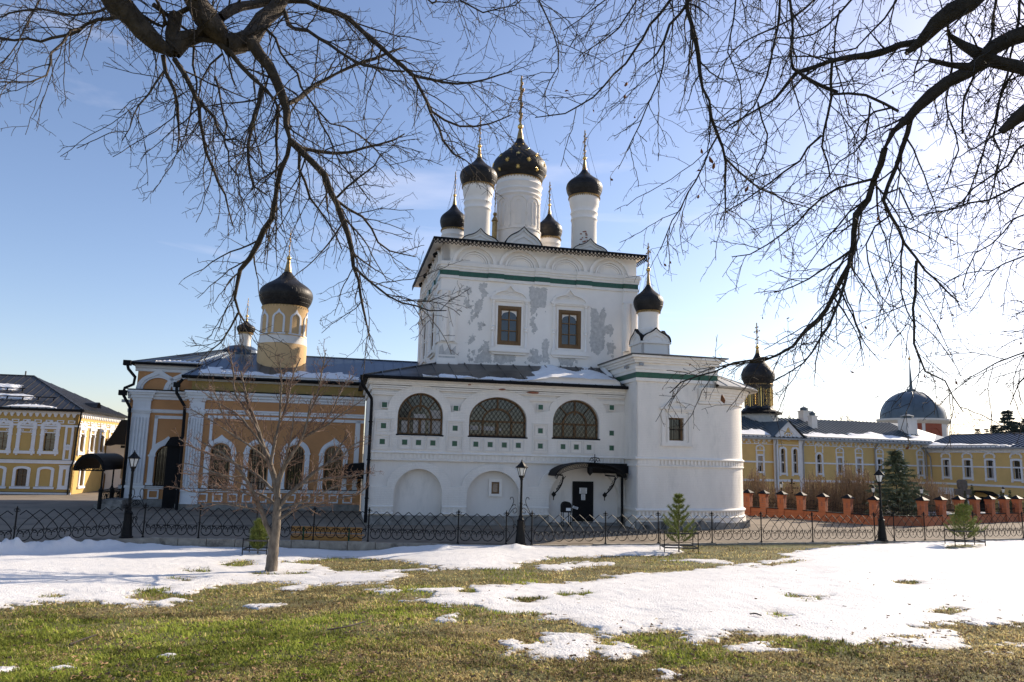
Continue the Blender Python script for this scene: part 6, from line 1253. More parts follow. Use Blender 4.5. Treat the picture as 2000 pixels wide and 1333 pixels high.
# donation box and notices by the door
mx_T = Thing('donation_box', 'black arched metal box on four thin legs beside the black church door', 'box', CH, (9.65, -.75, 0))
mb = MB(); mb.prism([(9.88, .70), (9.42, .70), (9.42, 1.02)]+arc(9.65, 1.02, .23, .2, 180, 0, 10)[1:-1]+[(9.88, 1.02)], -.95, -.55); mb.build('box_body', M['black'], mx_T)
for x in (9.46, 9.84):
    for y in (-.92, -.58): mb = MB(); mb.tube([(x, y, 0), (x, y, .70)], .022, 6); mb.build('leg', M['iron'], mx_T)
mb = MB(); mb.box(9.59, 9.83, -.955, -.95, .78, .92); mb.build('white_label', M['paper'], mx_T)
def notice(x0, x1, z0, z1, lab, rot=0., lines=4):
    T = Thing('paper_notice', lab, 'notice', CH, ((x0+x1)/2, .26, z0), 'papers taped to the church door'); c = ((x0+x1)/2, (z0+z1)/2)
    def tr(mb): mb.v = [(c[0]+(x-c[0])*math.cos(rot)-(z-c[1])*math.sin(rot), y, c[1]+(x-c[0])*math.sin(rot)+(z-c[1])*math.cos(rot)) for x, y, z in mb.v]; return mb
    mb = MB(); mb.box(x0, x1, .255, .259, z0, z1); tr(mb).build('sheet', M['paper'], T)
    mb = MB()
    for k in range(lines):
        z = z1-(z1-z0)*(k+.8)/(lines+.6); m_ = (x1-x0)*rng.uniform(.1, .22); mb.box(x0+m_, x1-m_, .2535, .2549, z-.009, z+.009)
    tr(mb).build('printed_lines', M['ink'], T)
notice(10.66, 11.06, 1.56, 1.85, 'larger white paper notice, uppermost on the black church door', 0, 5)
notice(10.76, 10.97, 1.24, 1.53, 'small upright white paper below the larger notice on the church door', 0, 5)
notice(10.30, 10.60, .80, .92, 'tilted white paper strip at the left edge of the black door', R(-17), 2)
# ================================================================== BRICK WALL OF THE GRAVEYARD
bw = Thing('brick_wall', 'orange red brick wall with square pillars, black caps and iron grilles', 'wall', WORLD, (20.9, 43.2, 0))
PB = [onz(x, y) for x, y in ((1447, 1006), (1462, 1007), (1493, 1009), (1528, 1011), (1566, 1014), (1609, 1018), (1658, 1022), (1709, 1026), (1804, 1028), (1840, 1025.5), (1875, 1023.5), (1906, 1022), (1936, 1021), (1964, 1020), (1989, 1019), (2013, 1018), (2036, 1017))]
Lr = np.array(PB[7])-np.array(PB[2]); Lr /= np.linalg.norm(Lr); Rr = np.array(PB[14])-np.array(PB[9]); Rr /= np.linalg.norm(Rr)
def oriented(mb, c, t): mb.v = [(c[0]+x*t[0]-y*t[1], c[1]+x*t[1]+y*t[0], c[2]+z) for x, y, z in mb.v]; return mb
for i, p in enumerate(PB):
    t = Lr if i < 8 else Rr; h = 1.40 if i < 8 else 1.42; w_ = .20
    mb = MB(); mb.box(-w_, w_, -w_, w_, -.4, h); mb.box(-w_-.03, w_+.03, -w_-.03, w_+.03, h-.12, h)
    for sx, sy in ((1, 0), (-1, 0), (0, 1), (0, -1)):
        pass
    p_o = oriented(mb, p, t).build('pillar', M['redbrick'], bw)
    mb = MB(); [mb.box(*((s_*w_-.004, s_*w_+.004, -.05, .05) if k == 0 else (-.05, .05, s_*w_-.004, s_*w_+.004)), h*.62, h*.62+.28) for s_ in (-1, 1) for k in (0, 1)]; oriented(mb, p, t).build('slit_niche', M['redbrick_patch'], (bw, p_o))
    mb = MB(); e = w_+.09; mb.add([(-e, -e, h), (e, -e, h), (e, e, h), (-e, e, h), (-e, -e, h+.04), (e, -e, h+.04), (e, e, h+.04), (-e, e, h+.04), (0, 0, h+.25)], [(0, 3, 2, 1), (0, 1, 5, 4), (1, 2, 6, 5), (2, 3, 7, 6), (3, 0, 4, 7), (4, 5, 8), (5, 6, 8), (6, 7, 8), (7, 4, 8)]); oriented(mb, p, t).build('pillar_cap', M['black'], (bw, p_o))
for a, b in zip(PB[:-1], PB[1:]):
    d = b-a; l = np.linalg.norm(d); t = d/l; mb = MB(); mb.box(.19, l-.19, -.13, .13, -.5, .52); oriented(mb, a, t).build('wall_section', M['redbrick'], bw)
    mb = MB(); mb.box(.19, l-.19, -.18, .18, .52, .56); oriented(mb, a, t).build('coping', M['black'], bw)
    mb = MB(); mb.box(.27, l-.27, -.015, .015, .66, .69)
    n = int(l/.16)
    for k in range(n):
        x = .3+(l-.6)*(k+.5)/n; hh_ = 1.0+.16*math.sin(math.pi*(k+.5)/n); mb.bar((x, 0, .56), (x, 0, hh_), .016, .016); mb.ball((x, 0, hh_), .025, 4)
        if k % 2 == 0: mb.tube([(x+.07*math.cos(q_), 0, .82+.07*math.sin(q_)) for q_ in np.linspace(0, 6.2, 8)], .011, 3)
    oriented(mb, a, t).build('iron_grille', M['iron'], bw, norm=False)
for i, lab in ((3, 'fourth visible pillar right of the apse'), (7, 'pillar beside the right street lamp'), (8, 'pillar at the near corner of the brick wall'), (13, 'sixth pillar of the right hand run')):
    p = PB[i]; z = 1.65; T = Thing('pillar_lamp', 'small glass lantern on the brick '+lab, 'lamp', WORLD, (p[0], p[1], z), 'lanterns on the brick pillars')
    mb = MB(); mb.lathe([(.05, z), (.03, z+.05), (.03, z+.14), (.06, z+.16), (.06, z+.18), (.01, z+.19)], p[0], p[1], 8); mb.lathe([(.13, z+.42), (.05, z+.5), (.01, z+.56)], p[0], p[1], 6); mb.build('lantern_frame', M['iron'], T)
    mb = MB(); mb.lathe([(.06, z+.18), (.11, z+.42)], p[0], p[1], 6); mb.build('lantern_glass', M['lampglass'], T)
# graves: a carved stone cross and a tall iron cross
c = aty(1882, 990, 54); T = Thing('stone_cross', 'large grey carved stone cross behind the brick wall', 'cross', WORLD, (c[0], 54, -.6))
u_ = 54/1448; mb = MB(); zt = aty(1882, 937, 54)[2]; zb_ = -.6
X0 = c[0]; mb.prism([(X0-.26, zb_), (X0+.26, zb_), (X0+.2, zt-1.05), (X0+.55, zt-1.1), (X0+.55, zt-.66), (X0+.22, zt-.66), (X0+.30, zt-.55), (X0+.30, zt-.12), (X0+.14, zt), (X0-.14, zt), (X0-.30, zt-.12), (X0-.30, zt-.55), (X0-.22, zt-.66), (X0-.55, zt-.66), (X0-.55, zt-1.1), (X0-.2, zt-1.05)], 53.85, 54.15)
o = mb.build('cross_body', M['stonecross'], T)
mb = MB(); mb.prism([(X0-.1, zb_+.6), (X0+.1, zb_+.6), (X0+.1, zt-.95), (X0+.4, zt-.95), (X0+.4, zt-.8), (X0+.1, zt-.8), (X0+.1, zt-.2), (X0-.1, zt-.2), (X0-.1, zt-.8), (X0-.4, zt-.8), (X0-.4, zt-.95), (X0-.1, zt-.95)], 53.82, 53.86); mb.build('relief', M['stonecross'], T)
c = aty(1548, 985, 53); T = Thing('iron_cross', 'tall dark iron grave cross among the bare shrubs', 'cross', WORLD, (c[0], 53, -.5)); zt = aty(1548, 938, 53)[2]; mb = MB()
mb.bar((c[0], 53, -.5), (c[0], 53, zt), .10, .10); mb.bar((c[0]-.38, 53, zt-.55), (c[0]+.38, 53, zt-.55), .09, .09); mb.bar((c[0]-.2, 53, zt-.25), (c[0]+.2, 53, zt-.25), .07, .07); [mb.ball((c[0]+dx, 53, zt+dz), .09, 6) for dx, dz in ((0, .02), (-.4, -.55), (.4, -.55))]; mb.build('cross_body', M['iron'], T)
# snow left on the graveyard and a narrow strip by the far wall
def drift(cx, cy, rx, ry, h, sd_):
    gg = np.random.default_rng(sd_); n = 28; r_ = np.linspace(0, 1, 8); mb = MB(); ph_ = gg.uniform(0, 6.28, 5)
    V = []
    for r in r_:
        for k in range(n):
            a = 6.2832*k/n; q_ = 1+.18*math.sin(3*a+ph_[0])+.12*math.sin(5*a+ph_[1])+.07*math.sin(9*a+ph_[2]); V.append((cx+rx*r*q_*math.cos(a), cy+ry*r*q_*math.sin(a), float(az(cx, cy))+h*(1-r**2.2)-.03))
    mb.add(V, [(i*n+k, i*n+(k+1) % n, (i+1)*n+(k+1) % n, (i+1)*n+k) for i in range(7) for k in range(n)])
    return mb
for i, (px, Y, rx, ry) in enumerate(((1830, 50, 2.2, 1.4), (1900, 53, 2.6, 1.5), (1700, 50, 2.0, 1.2), (1960, 55, 3., 1.5))):
    p = aty(px, 1000, Y); tag(drift(p[0], Y, rx, ry, .55, i).build('snow', M['snow'], smooth=True), kind='stuff')
# ================================================================== TREES AND SHRUBS
def tubes(P, Rr, sides=3):
    """P (N,K,3), Rr (N,K) -> vertex and quad arrays of N tapering tubes"""
    N, K, _ = P.shape; T = np.gradient(P, axis=1); T /= np.linalg.norm(T, axis=2, keepdims=True)+1e-12
    ref = np.where(np.abs(T[:, :1, 2:3]) > .9, np.array([[[1., 0, 0]]]), np.array([[[0, 0, 1.]]])); ref = np.broadcast_to(ref, T.shape)
    U = np.cross(T, ref); U /= np.linalg.norm(U, axis=2, keepdims=True)+1e-9; V = np.cross(T, U)
    a = np.arange(sides)*2*math.pi/sides; c, s_ = np.cos(a), np.sin(a)
    vs = P[:, :, None, :]+Rr[:, :, None, None]*(c[None, None, :, None]*U[:, :, None, :]+s_[None, None, :, None]*V[:, :, None, :])
    i = (np.arange(N)*K*sides)[:, None, None]; j = (np.arange(K-1)*sides)[None, :, None]; k = np.arange(sides)[None, None, :]; k2 = (k+1) % sides
    F = np.stack([i+j+k, i+j+k2, i+j+sides+k2, i+j+sides+k], -1).reshape(-1, 4)
    return vs.reshape(-1, 3), F
class Wood:
    """collects tubes of several levels into one mesh"""
    def __init__(s): s.V = []; s.F = []; s.n = 0
    def add(s, P, Rr, sides):
        v, f_ = tubes(P, Rr, sides); s.V.append(v); s.F.append(f_+s.n); s.n += len(v)
    def build(s, name, mat, parent):
        V = np.concatenate(s.V); base = parent.base if isinstance(parent, Thing) else 0
        return raw_mesh(name, V-base, np.concatenate(s.F), mat, True, parent.o)
def resample(pts, rad, step):
    P = np.array(pts, float); d = np.r_[0, np.cumsum(np.linalg.norm(np.diff(P, axis=0), axis=1))]; n = max(3, int(d[-1]/step)+1); t = np.linspace(0, d[-1], n)
    return np.stack([np.interp(t, d, P[:, k]) for k in range(3)], 1), np.interp(t, d, rad), d[-1]
def children(par, g, spacing, lrange, rfac, rmin, rmax, K, ang, droop, zig, flat=None, start=.1, end=1.0, up=0., lenpos=.5):
    """spawn side shoots along parent polylines: par = list of (P (K,3), R (K,)). returns arrays (N,K,3),(N,K)"""
    outP, outR = [], []
    for P, Rr in par:
        seg = np.linalg.norm(np.diff(P, axis=0), axis=1); d = np.r_[0, np.cumsum(seg)]; Lp = d[-1]; n = int(Lp*(end-start)/spacing+g.uniform(0, 1))
        if n < 1: continue
        ts = (start+(end-start)*(np.arange(n)+g.uniform(.1, .9, n))/n)*Lp
        for t in ts:
            i = min(np.searchsorted(d, t, 'right')-1, len(P)-2); u_ = (t-d[i])/(seg[i]+1e-9); o = P[i]+(P[i+1]-P[i])*u_; r = Rr[i]+(Rr[i+1]-Rr[i])*u_; tg = (P[i+1]-P[i])/(seg[i]+1e-9)
            rv = g.normal(0, 1, 3); 
            if flat is not None: rv = rv-flat*(rv@flat)*.55
            rv -= tg*(rv@tg); rv /= np.linalg.norm(rv)+1e-9; a = R(g.uniform(*ang)); dr = tg*math.cos(a)+rv*math.sin(a); dr[2] += up; dr /= np.linalg.norm(dr)
            L_ = g.uniform(*lrange)*(1-lenpos*t/Lp); nd = K-1; st = L_/nd; Q = [o]; cur = dr.copy(); sgn = g.choice([-1, 1]); lat = np.cross(dr, g.normal(0, 1, 3)); lat /= np.linalg.norm(lat)+1e-9
            for k in range(nd):
                cur = cur+np.array([0, 0, droop])/nd+g.normal(0, .10, 3); cur /= np.linalg.norm(cur); sgn = -sgn
                Q.append(Q[-1]+(cur+lat*sgn*zig)*st)
            r0_ = min(max(r*rfac, rmin), rmax); outP.append(Q); outR.append(np.linspace(r0_, rmin*.75, K))
    return np.array(outP), np.array(outR)
def as_par(P, Rr): return list(zip(P, Rr))
def traced(paths, g, jit=.012):
    """limbs given as (points in the photograph, width start, width end, distance start, distance end)"""
    out = []
    for pts, w0_, w1_, y0, y1 in paths:
        Y = np.linspace(y0, y1, len(pts)); P = np.array([aty(x, y, yy_) for (x, y), yy_ in zip(pts, Y)]); C = catmull(P, 5); n = len(C)
        rr_ = np.linspace(w0_, w1_, n)/2/FPX*np.interp(np.linspace(0, 1, n), np.linspace(0, 1, len(Y)), Y)
        Q, r, _ = resample(C, rr_, .16); Q[1:-1] += g.normal(0, jit, (len(Q)-2, 3)); out.append((Q, r))
    return out
def add_list(wood, lst, sides):
    for P, r in lst: wood.add(P[None], r[None], sides)
def bud_mesh(wood, par, g, r, n):
    pass
# ---------------------------------------------------------------- the bare apple tree on the lawn
AY = 17.2
at_p = ground_at(530, 1117); AY = float(at_p[1])
ap = Thing('apple_tree', 'small bare apple tree with a whitewashed trunk base standing in the snow', 'tree', WORLD, tuple(at_p))
g = np.random.default_rng(5); y = AY
TR = [([(529,1126),(531,1100),(534,1070),(538,1040),(541,1005),(543,975)], 24, 13, y, y), ([(533,1052),(519,1022),(511,998),(501,975),(488,950),(470,920),(448,895),(425,880),(395,865)], 11, 3, y, y-.7),
 ([(543,980),(538,945),(527,905),(515,875),(505,845),(495,815),(485,790),(478,760),(470,725)], 13, 3, y, y+.4), ([(541,965),(548,930),(560,905),(575,880),(590,855),(600,820),(608,780)], 10, 3, y, y-.5),
 ([(543,990),(565,965),(590,945),(610,925),(640,905),(660,880),(682,845)], 11, 3, y, y+.5), ([(545,1015),(560,1005),(590,990),(620,985),(660,975),(700,965),(722,948)], 6, 2, y, y+.7),
 ([(541,990),(520,972),(490,960),(460,955),(420,950),(380,943)], 6, 2, y, y+.8), ([(540,965),(515,940),(490,920),(455,905),(430,893),(390,880),(350,858)], 6, 2, y, y+1.2),
 ([(527,905),(500,880),(470,860),(440,840),(410,820),(372,800)], 5, 2, y, y-.9), ([(515,875),(490,840),(465,810),(430,790),(400,768)], 5, 2, y, y-.3),
 ([(528,908),(535,870),(545,830),(548,790),(550,750),(547,705)], 7, 2, y, y-.2), ([(575,880),(600,850),(640,830),(665,810),(700,788)], 5, 2, y, y+.3),
 ([(590,945),(640,935),(690,930),(716,925)], 5, 2, y, y-.8), ([(505,845),(480,800),(460,770),(455,720),(446,684)], 5, 2, y, y+.6), ([(545,830),(560,790),(570,740),(587,700)], 5, 2, y, y+.6),
 ([(600,820),(620,770),(630,720),(636,690)], 4, 2, y, y-.6), ([(500,972),(470,962),(430,958),(380,962),(335,950)], 4, 1.6, y, y-.6), ([(541,1000),(580,985),(620,968),(655,950),(690,945)], 5, 1.8, y, y-1.1),
 ([(590,855),(620,840),(650,800),(668,760),(690,735)], 4, 1.6, y, y+.9), ([(478,930),(440,930),(400,915),(360,905)], 4, 1.6, y, y-1.3), ([(538,945),(560,890),(570,840),(575,800)], 5, 1.8, y, y-.9), ([(470,860),(440,820),(425,780),(412,752)], 4, 1.6, y, y-.8),
 ([(640,905),(665,895),(690,870),(712,862)], 4, 1.6, y, y+.2), ([(511,998),(470,990),(430,985),(385,993)], 4, 1.5, y, y-.9), ([(488,950),(455,940),(410,925),(365,928)], 4, 1.5, y, y-.2)]
m_ = traced(TR, g, .006); wt = Wood(); add_list(wt, m_[:1], 10); wt.build('trunk', M['applebark'], ap)
wl = Wood(); add_list(wl, m_[1:], 6); wl.build('limbs', M['applebark'], ap)
wk = Wood(); P1, R1 = children(m_[1:], g, .10, (.35, 1.0), .5, .0062, .016, 7, (30, 62), .15, .06, start=.15, up=.30); wk.add(P1, R1, 4)
P2, R2 = children(as_par(P1, R1), g, .11, (.10, .40), .6, .0052, .008, 5, (35, 75), .1, .09, start=.15, up=.25); wk.add(P2, R2, 3)
P3, R3 = children(as_par(P2, R2)+m_[2:], g, .085, (.03, .10), .8, .0052, .0072, 3, (40, 85), 0, .1, start=.1, up=.2); R3[:, -1] = .0085; wk.add(P3, R3, 3)
wk.build('twigs', M['appletwig'], ap)
# ---------------------------------------------------------------- overhanging lindens: limbs drawn from the photograph, spread in depth
g = np.random.default_rng(11)
LT = [([(196,-60),(215,-20),(235,10),(265,45),(300,80),(322,98),(338,106)], 54, 36, 6.6, 7.0), ([(338,106),(332,85),(340,60),(345,28)], 30, 24, 7.0, 7.0), ([(338,100),(360,78),(385,68),(410,62),(430,62)], 26, 18, 7.0, 7.2),
 ([(352,-60),(372,-15),(392,20),(415,50),(432,75),(440,92)], 50, 44, 6.8, 7.2), ([(440,88),(465,86),(490,78),(502,58),(518,35),(545,5),(580,-40)], 44, 30, 7.2, 7.6),
 ([(488,78),(502,100),(520,122),(540,155),(550,190),(560,235),(567,275)], 26, 17, 7.2, 7.4), ([(567,275),(550,330),(540,380),(528,430),(495,490),(470,530),(460,580),(465,612),(480,632),(505,655)], 14, 3, 7.4, 8.2),
 ([(465,612),(452,640),(440,665),(408,688)], 5, 2, 8.1, 8.3), ([(567,275),(590,295),(620,325),(640,365),(660,400),(680,460),(690,520),(705,580),(715,630),(722,665)], 15, 3.5, 7.4, 7.9), ([(690,520),(730,560),(780,590),(830,605),(872,607)], 6, 2, 7.7, 7.5),
 ([(565,272),(600,293),(660,298),(740,285),(790,262)], 10, 3, 7.4, 8.0), ([(338,106),(380,76),(420,84),(450,105),(480,140),(510,165),(535,195),(548,230)], 15, 9, 7.0, 7.4), ([(563,203),(590,188),(620,165),(690,130),(760,105),(795,92)], 11, 5, 7.4, 8.2),
 ([(540,5),(600,5),(660,25),(700,55),(750,100),(800,145),(830,190),(850,240),(870,280),(910,315),(932,332)], 13, 3, 7.6, 8.0), ([(800,145),(860,160),(930,160),(1000,140)], 7, 2.5, 7.8, 7.2), ([(830,190),(850,225),(900,245),(960,240),(1000,224)], 6, 2.5, 7.9, 8.4),
 ([(545,5),(570,50),(590,62),(640,85),(690,120),(740,135),(790,140)], 10, 4, 7.6, 7.0), ([(255,30),(220,35),(180,45),(140,65),(90,78),(0,76),(-60,70)], 9, 4, 6.9, 7.6), ([(160,55),(135,65),(100,115),(80,150),(20,163),(-20,160)], 6, 2.5, 7.2, 6.5),
 ([(318,108),(325,150),(345,190),(350,230),(346,265),(345,302)], 9, 2.5, 7.0, 7.4), ([(340,115),(370,160),(385,200),(390,240),(400,290),(425,345),(440,390),(455,442)], 11, 2.5, 7.0, 7.7), ([(383,190),(415,230),(430,265),(470,275),(500,300)], 8, 2, 7.3, 7.0),
 ([(320,140),(285,185),(260,230),(238,276)], 5, 2, 7.1, 6.6), ([(435,105),(410,130),(395,160),(387,195)], 5, 3, 7.2, 7.4), ([(512,170),(500,215),(490,260),(485,310),(493,355),(522,382)], 10, 3, 7.3, 7.1), ([(543,205),(540,240),(541,290),(538,345)], 8, 4, 7.4, 7.8),
 ([(505,30),(545,95),(575,145),(600,190),(625,230),(655,300),(690,350),(722,392)], 6, 2.5, 7.4, 7.2), ([(585,298),(587,345),(610,395),(640,430),(668,488)], 7, 2.5, 7.4, 8.0), ([(658,386),(700,350),(735,322),(745,298)], 5, 2, 7.6, 7.3), ([(655,390),(710,430),(760,490),(812,502)], 6, 2, 7.6, 8.2),
 ([(345,45),(375,70),(380,120),(383,190)], 6, 4, 7.1, 7.2), ([(430,35),(470,12),(530,3)], 16, 12, 7.2, 7.6), ([(230,5),(190,25),(150,30),(60,20),(0,33),(-40,40)], 6, 3, 6.8, 7.9), ([(300,10),(330,30),(350,32),(372,15)], 12, 10, 7.0, 7.0), ([(1022,-20),(1050,0),(1075,50),(1090,90),(1085,140),(1060,192)], 4, 2, 7.0, 7.3), ([(870,-20),(930,20),(990,15),(1030,-10)], 4, 2, 7.5, 7.4), ([(420,150),(440,220),(445,300),(470,370),(480,420)], 5, 2, 7.3, 6.9), ([(600,190),(640,240),(700,260),(770,330)], 4, 2, 7.4, 7.9), ([(100,-20),(60,30),(30,90),(0,130)], 4, 2, 7.4, 7.2)]
RT = [([(2080,35),(2010,60),(1960,75),(1930,110),(1900,130),(1870,155),(1830,175),(1800,205),(1775,228),(1740,258),(1728,290)], 36, 20, 6.2, 6.8), ([(1728,290),(1722,320),(1712,350),(1690,390),(1672,430),(1668,480),(1650,530),(1635,570),(1612,608),(1572,650),(1545,680),(1500,700),(1425,714)], 17, 3.5, 6.8, 7.8), ([(1500,700),(1440,708),(1390,728),(1330,746),(1308,768)], 5, 2, 7.7, 7.9),
 ([(1950,-50),(1900,0),(1850,30),(1815,62),(1795,82),(1768,106)], 34, 24, 6.2, 6.6), ([(1795,82),(1730,98),(1690,106),(1625,120),(1580,135),(1545,150),(1525,185),(1490,210),(1440,235),(1402,265)], 14, 4, 6.6, 7.2), ([(2060,150),(2000,140),(1940,120),(1890,95),(1850,66)], 24, 18, 6.2, 6.5), ([(1815,118),(1850,128),(1900,132)], 12, 18, 6.6, 6.4),
 ([(1325,-40),(1340,0),(1350,45),(1362,100),(1370,150),(1380,200),(1395,250),(1410,280),(1417,310),(1415,350),(1417,400),(1412,445)], 11, 3, 7.0, 7.4), ([(1417,310),(1450,345),(1490,370),(1540,395),(1590,410)], 5, 2, 7.2, 7.7), ([(1360,-30),(1345,5),(1310,50),(1290,95),(1257,131)], 8, 7, 7.0, 7.2), ([(1298,90),(1295,140),(1275,190),(1250,240),(1222,300)], 4, 2, 7.1, 7.6),
 ([(1325,-25),(1305,5),(1270,50),(1240,100),(1200,150),(1160,190),(1100,220),(1045,230)], 7, 2, 7.1, 7.4), ([(1402,265),(1370,330),(1330,400),(1290,488)], 4, 2, 7.2, 7.8), ([(1525,-40),(1520,0),(1520,40),(1515,90),(1500,150),(1480,200),(1430,250)], 6, 3, 6.9, 7.2), ([(1540,-20),(1545,50),(1548,130),(1570,150),(1600,165),(1636,181)], 6, 8, 6.8, 6.9),
 ([(1625,122),(1625,190),(1610,250),(1605,270),(1615,320),(1622,350)], 6, 3, 6.8, 7.2), ([(1605,265),(1560,310),(1500,360),(1460,390),(1420,412)], 5, 2, 7.0, 7.4), ([(1620,185),(1660,185),(1710,190),(1755,218)], 5, 6, 6.8, 6.7), ([(1713,348),(1680,355),(1640,370),(1580,410),(1540,450),(1480,490),(1430,502)], 6, 2, 6.9, 7.5),
 ([(1780,225),(1770,270),(1758,300),(1745,340),(1725,385),(1740,420),(1765,470),(1790,510),(1830,550),(1872,590)], 11, 3, 6.7, 7.3), ([(1727,380),(1755,372),(1770,395),(1785,430)], 5, 3, 7.0, 7.1), ([(1668,485),(1620,520),(1570,550),(1512,572)], 5, 2, 7.2, 7.7), ([(1668,470),(1652,545),(1625,620),(1602,660),(1575,705),(1516,742)], 7, 2.5, 7.2, 7.0),
 ([(2040,350),(2000,358),(1940,385),(1890,400),(1830,415),(1780,425)], 6, 2, 6.8, 7.2), ([(2080,190),(2030,205),(1990,228),(1955,258)], 48, 38, 6.0, 6.2), ([(2000,-30),(1990,30),(1975,120),(1950,200),(1930,270),(1905,340),(1880,400)], 6, 2.5, 6.6, 7.0), ([(1945,-30),(1935,70),(1900,150),(1882,210),(1880,262)], 6, 4, 6.6, 6.8),
 ([(1745,210),(1710,215),(1680,250),(1660,280)], 5, 2, 6.7, 7.0), ([(1790,510),(1788,560),(1789,620),(1790,682),(1804,723),(1837,737),(1858,768),(1882,806)], 6, 2, 7.2, 7.0), ([(2060,670),(2000,689),(1968,699),(1923,720),(1882,744)], 4, 2, 6.6, 6.9), ([(2050,690),(2000,730),(1985,760),(1972,793)], 3, 2, 6.6, 6.7),
 ([(2050,90),(2000,110),(1960,170),(1940,260),(1950,330),(1930,400)], 6, 2.5, 6.4, 6.9), ([(2050,240),(2000,280),(1960,330),(1900,370),(1850,420)], 6, 2.5, 6.4, 6.9), ([(1760,-30),(1740,20),(1700,60),(1660,100),(1600,110)], 5, 2.5, 6.9, 7.3), ([(1680,-30),(1640,30),(1580,70),(1500,80),(1440,130)], 5, 2, 7.0, 7.5), ([(1620,-30),(1560,30),(1500,60),(1440,90),(1400,160)], 5, 2, 7.1, 7.6), ([(1440,-30),(1430,40),(1425,110),(1450,180),(1440,260)], 4, 2, 7.2, 7.6),
 ([(1850,30),(1860,110),(1850,200),(1870,290),(1850,360)], 5, 2, 6.7, 7.1), ([(2060,400),(2000,420),(1940,470),(1900,500),(1880,560)], 4, 2, 6.6, 7.0), ([(2060,480),(1990,500),(1950,520),(1920,540)], 4, 2, 6.6, 6.9), ([(1740,420),(1700,450),(1690,500),(1710,560),(1740,600)], 4, 2, 7.1, 7.4), ([(1765,470),(1760,530),(1770,600),(1790,640)], 4, 2, 7.2, 7.3), ([(1250,-30),(1220,40),(1180,80),(1130,110)], 4, 2, 7.4, 7.6), ([(1210,-30),(1160,20),(1100,60)], 3, 2, 7.5, 7.7), ([(1640,20),(1630,90),(1640,150),(1660,230)], 4, 2, 6.9, 7.2), ([(1480,200),(1500,270),(1480,330),(1470,390)], 4, 2, 7.1, 7.5), ([(1700,200),(1690,280),(1640,320),(1600,380)], 4, 2, 6.9, 7.3)]
def linden(lab, paths, trunk, joins, seed, mat, dens):
    g = np.random.default_rng(seed); base = (trunk[0][0], trunk[0][1], trunk[0][2])
    T = Thing('linden_tree', lab, 'tree', WORLD, base); P, r, _ = resample(catmull([np.array(p[:3]) for p in trunk], 6), np.interp(np.linspace(0, 1, len(trunk)*6-5), np.linspace(0, 1, len(trunk)), [p[3] for p in trunk]), .2)
    w_ = Wood(); w_.add(P[None], r[None], 14); w_.build('trunk', M['bark'], T)
    m_ = traced(paths, g, .010)
    for idx, h in joins:                       # join the visible limbs to the stem outside the view
        Q, rr_ = m_[idx]; s0 = np.array([np.interp(h, [p[2] for p in trunk], [p[k] for p in trunk]) for k in range(2)]+[h]); e = Q[0]; tg = Q[0]-Q[2]; tg /= np.linalg.norm(tg)
        C = catmull([s0, s0+(e-s0)*.35+[0, 0, .5], e+tg*.6, e], 8)[:-1]; rj = np.linspace(max(rr_[0]*1.5, .012), rr_[0], len(C)); m_[idx] = (np.vstack([C, Q]), np.r_[rj, rr_])
    big = [q for q in m_ if q[1].max() > .028]; small = [q for q in m_ if q[1].max() <= .028]
    for q in big:
        k_ = g.normal(0, 1, len(q[1])); k_ = np.convolve(k_, [.25, .5, .25], 'same'); q[1][:] *= np.clip(1+.24*k_, .7, 1.5)
    w_ = Wood()
    for q in big:
        if len(q[1]) > 6: q[1][-4:] *= np.array([.97, .88, .72, .4])
    add_list(w_, big, 12); V_ = np.concatenate(w_.V); amp = np.concatenate([np.repeat(r_, 12) for _, r_ in big]); nz_ = g.normal(0, 1, V_.shape); w_.V = [V_+nz_*(.075*amp)[:, None]]; w_.build('limbs', mat, T)
    w_ = Wood(); add_list(w_, small, 6)
    vis = [(Q[max(0, int(np.argmax(Q[:, 1] > 5.2))):], rr_[max(0, int(np.argmax(Q[:, 1] > 5.2))):]) for Q, rr_ in m_]; vis = [v for v in vis if len(v[0]) > 3]
    P1, R1 = children(vis, g, .135/dens, (.35, 1.25), .45, .0046, .0105, 9, (28, 60), -.28, .07, start=.06, lenpos=.5); w_.add(P1, R1, 4)
    w_.build('branches', mat, T)
    w_ = Wood(); P2, R2 = children(as_par(P1, R1), g, .145/dens, (.12, .50), .62, .0032, .0054, 7, (32, 66), -.20, .13, start=.10, lenpos=.4); w_.add(P2, R2, 3)
    P3, R3 = children(as_par(P2, R2), g, .12/dens, (.03, .13), .8, .0026, .0038, 4, (40, 75), 0, .16, start=.15, lenpos=.2); w_.add(P3, R3, 3)
    w_.build('twigs', M['twig'], T); return T, P1, P2
T1, A1_, B1_ = linden('bare old linden with thick drooping limbs hanging in from the upper left', LT, [(-4.6, -3.5, 1.55, .42), (-4.5, -3.4, 4.5, .36), (-4.2, -3.0, 7.5, .30), (-3.9, -2.4, 10.5, .2)], [(0, 7.2), (3, 8.4), (32, 9.0), (34, 9.6), (35, 9.6), (38, 9.0)], 31, M['bark'], 1.15)
T2, A2_, B2_ = linden('bare dark linden with a few dry leaves hanging in from the upper right', RT, [(6.2, -2.5, 1.55, .40), (6.1, -2.3, 4.2, .34), (5.9, -2.0, 7.2, .28), (5.6, -1.4, 10., .18)], [(0, 6.2), (3, 7.5), (5, 6.6), (7, 9.0), (9, 9.2), (11, 9.4), (13, 8.8), (14, 8.4), (23, 5.6), (24, 6.0), (25, 8.0), (26, 8.4), (29, 4.6), (30, 4.4), (31, 7.0), (32, 5.8), (33, 8.8), (34, 9.0), (35, 9.2), (36, 9.4), (38, 5.2), (39, 5.0), (42, 9.5), (43, 9.6)], 32, M['barkdark'], 1.1)
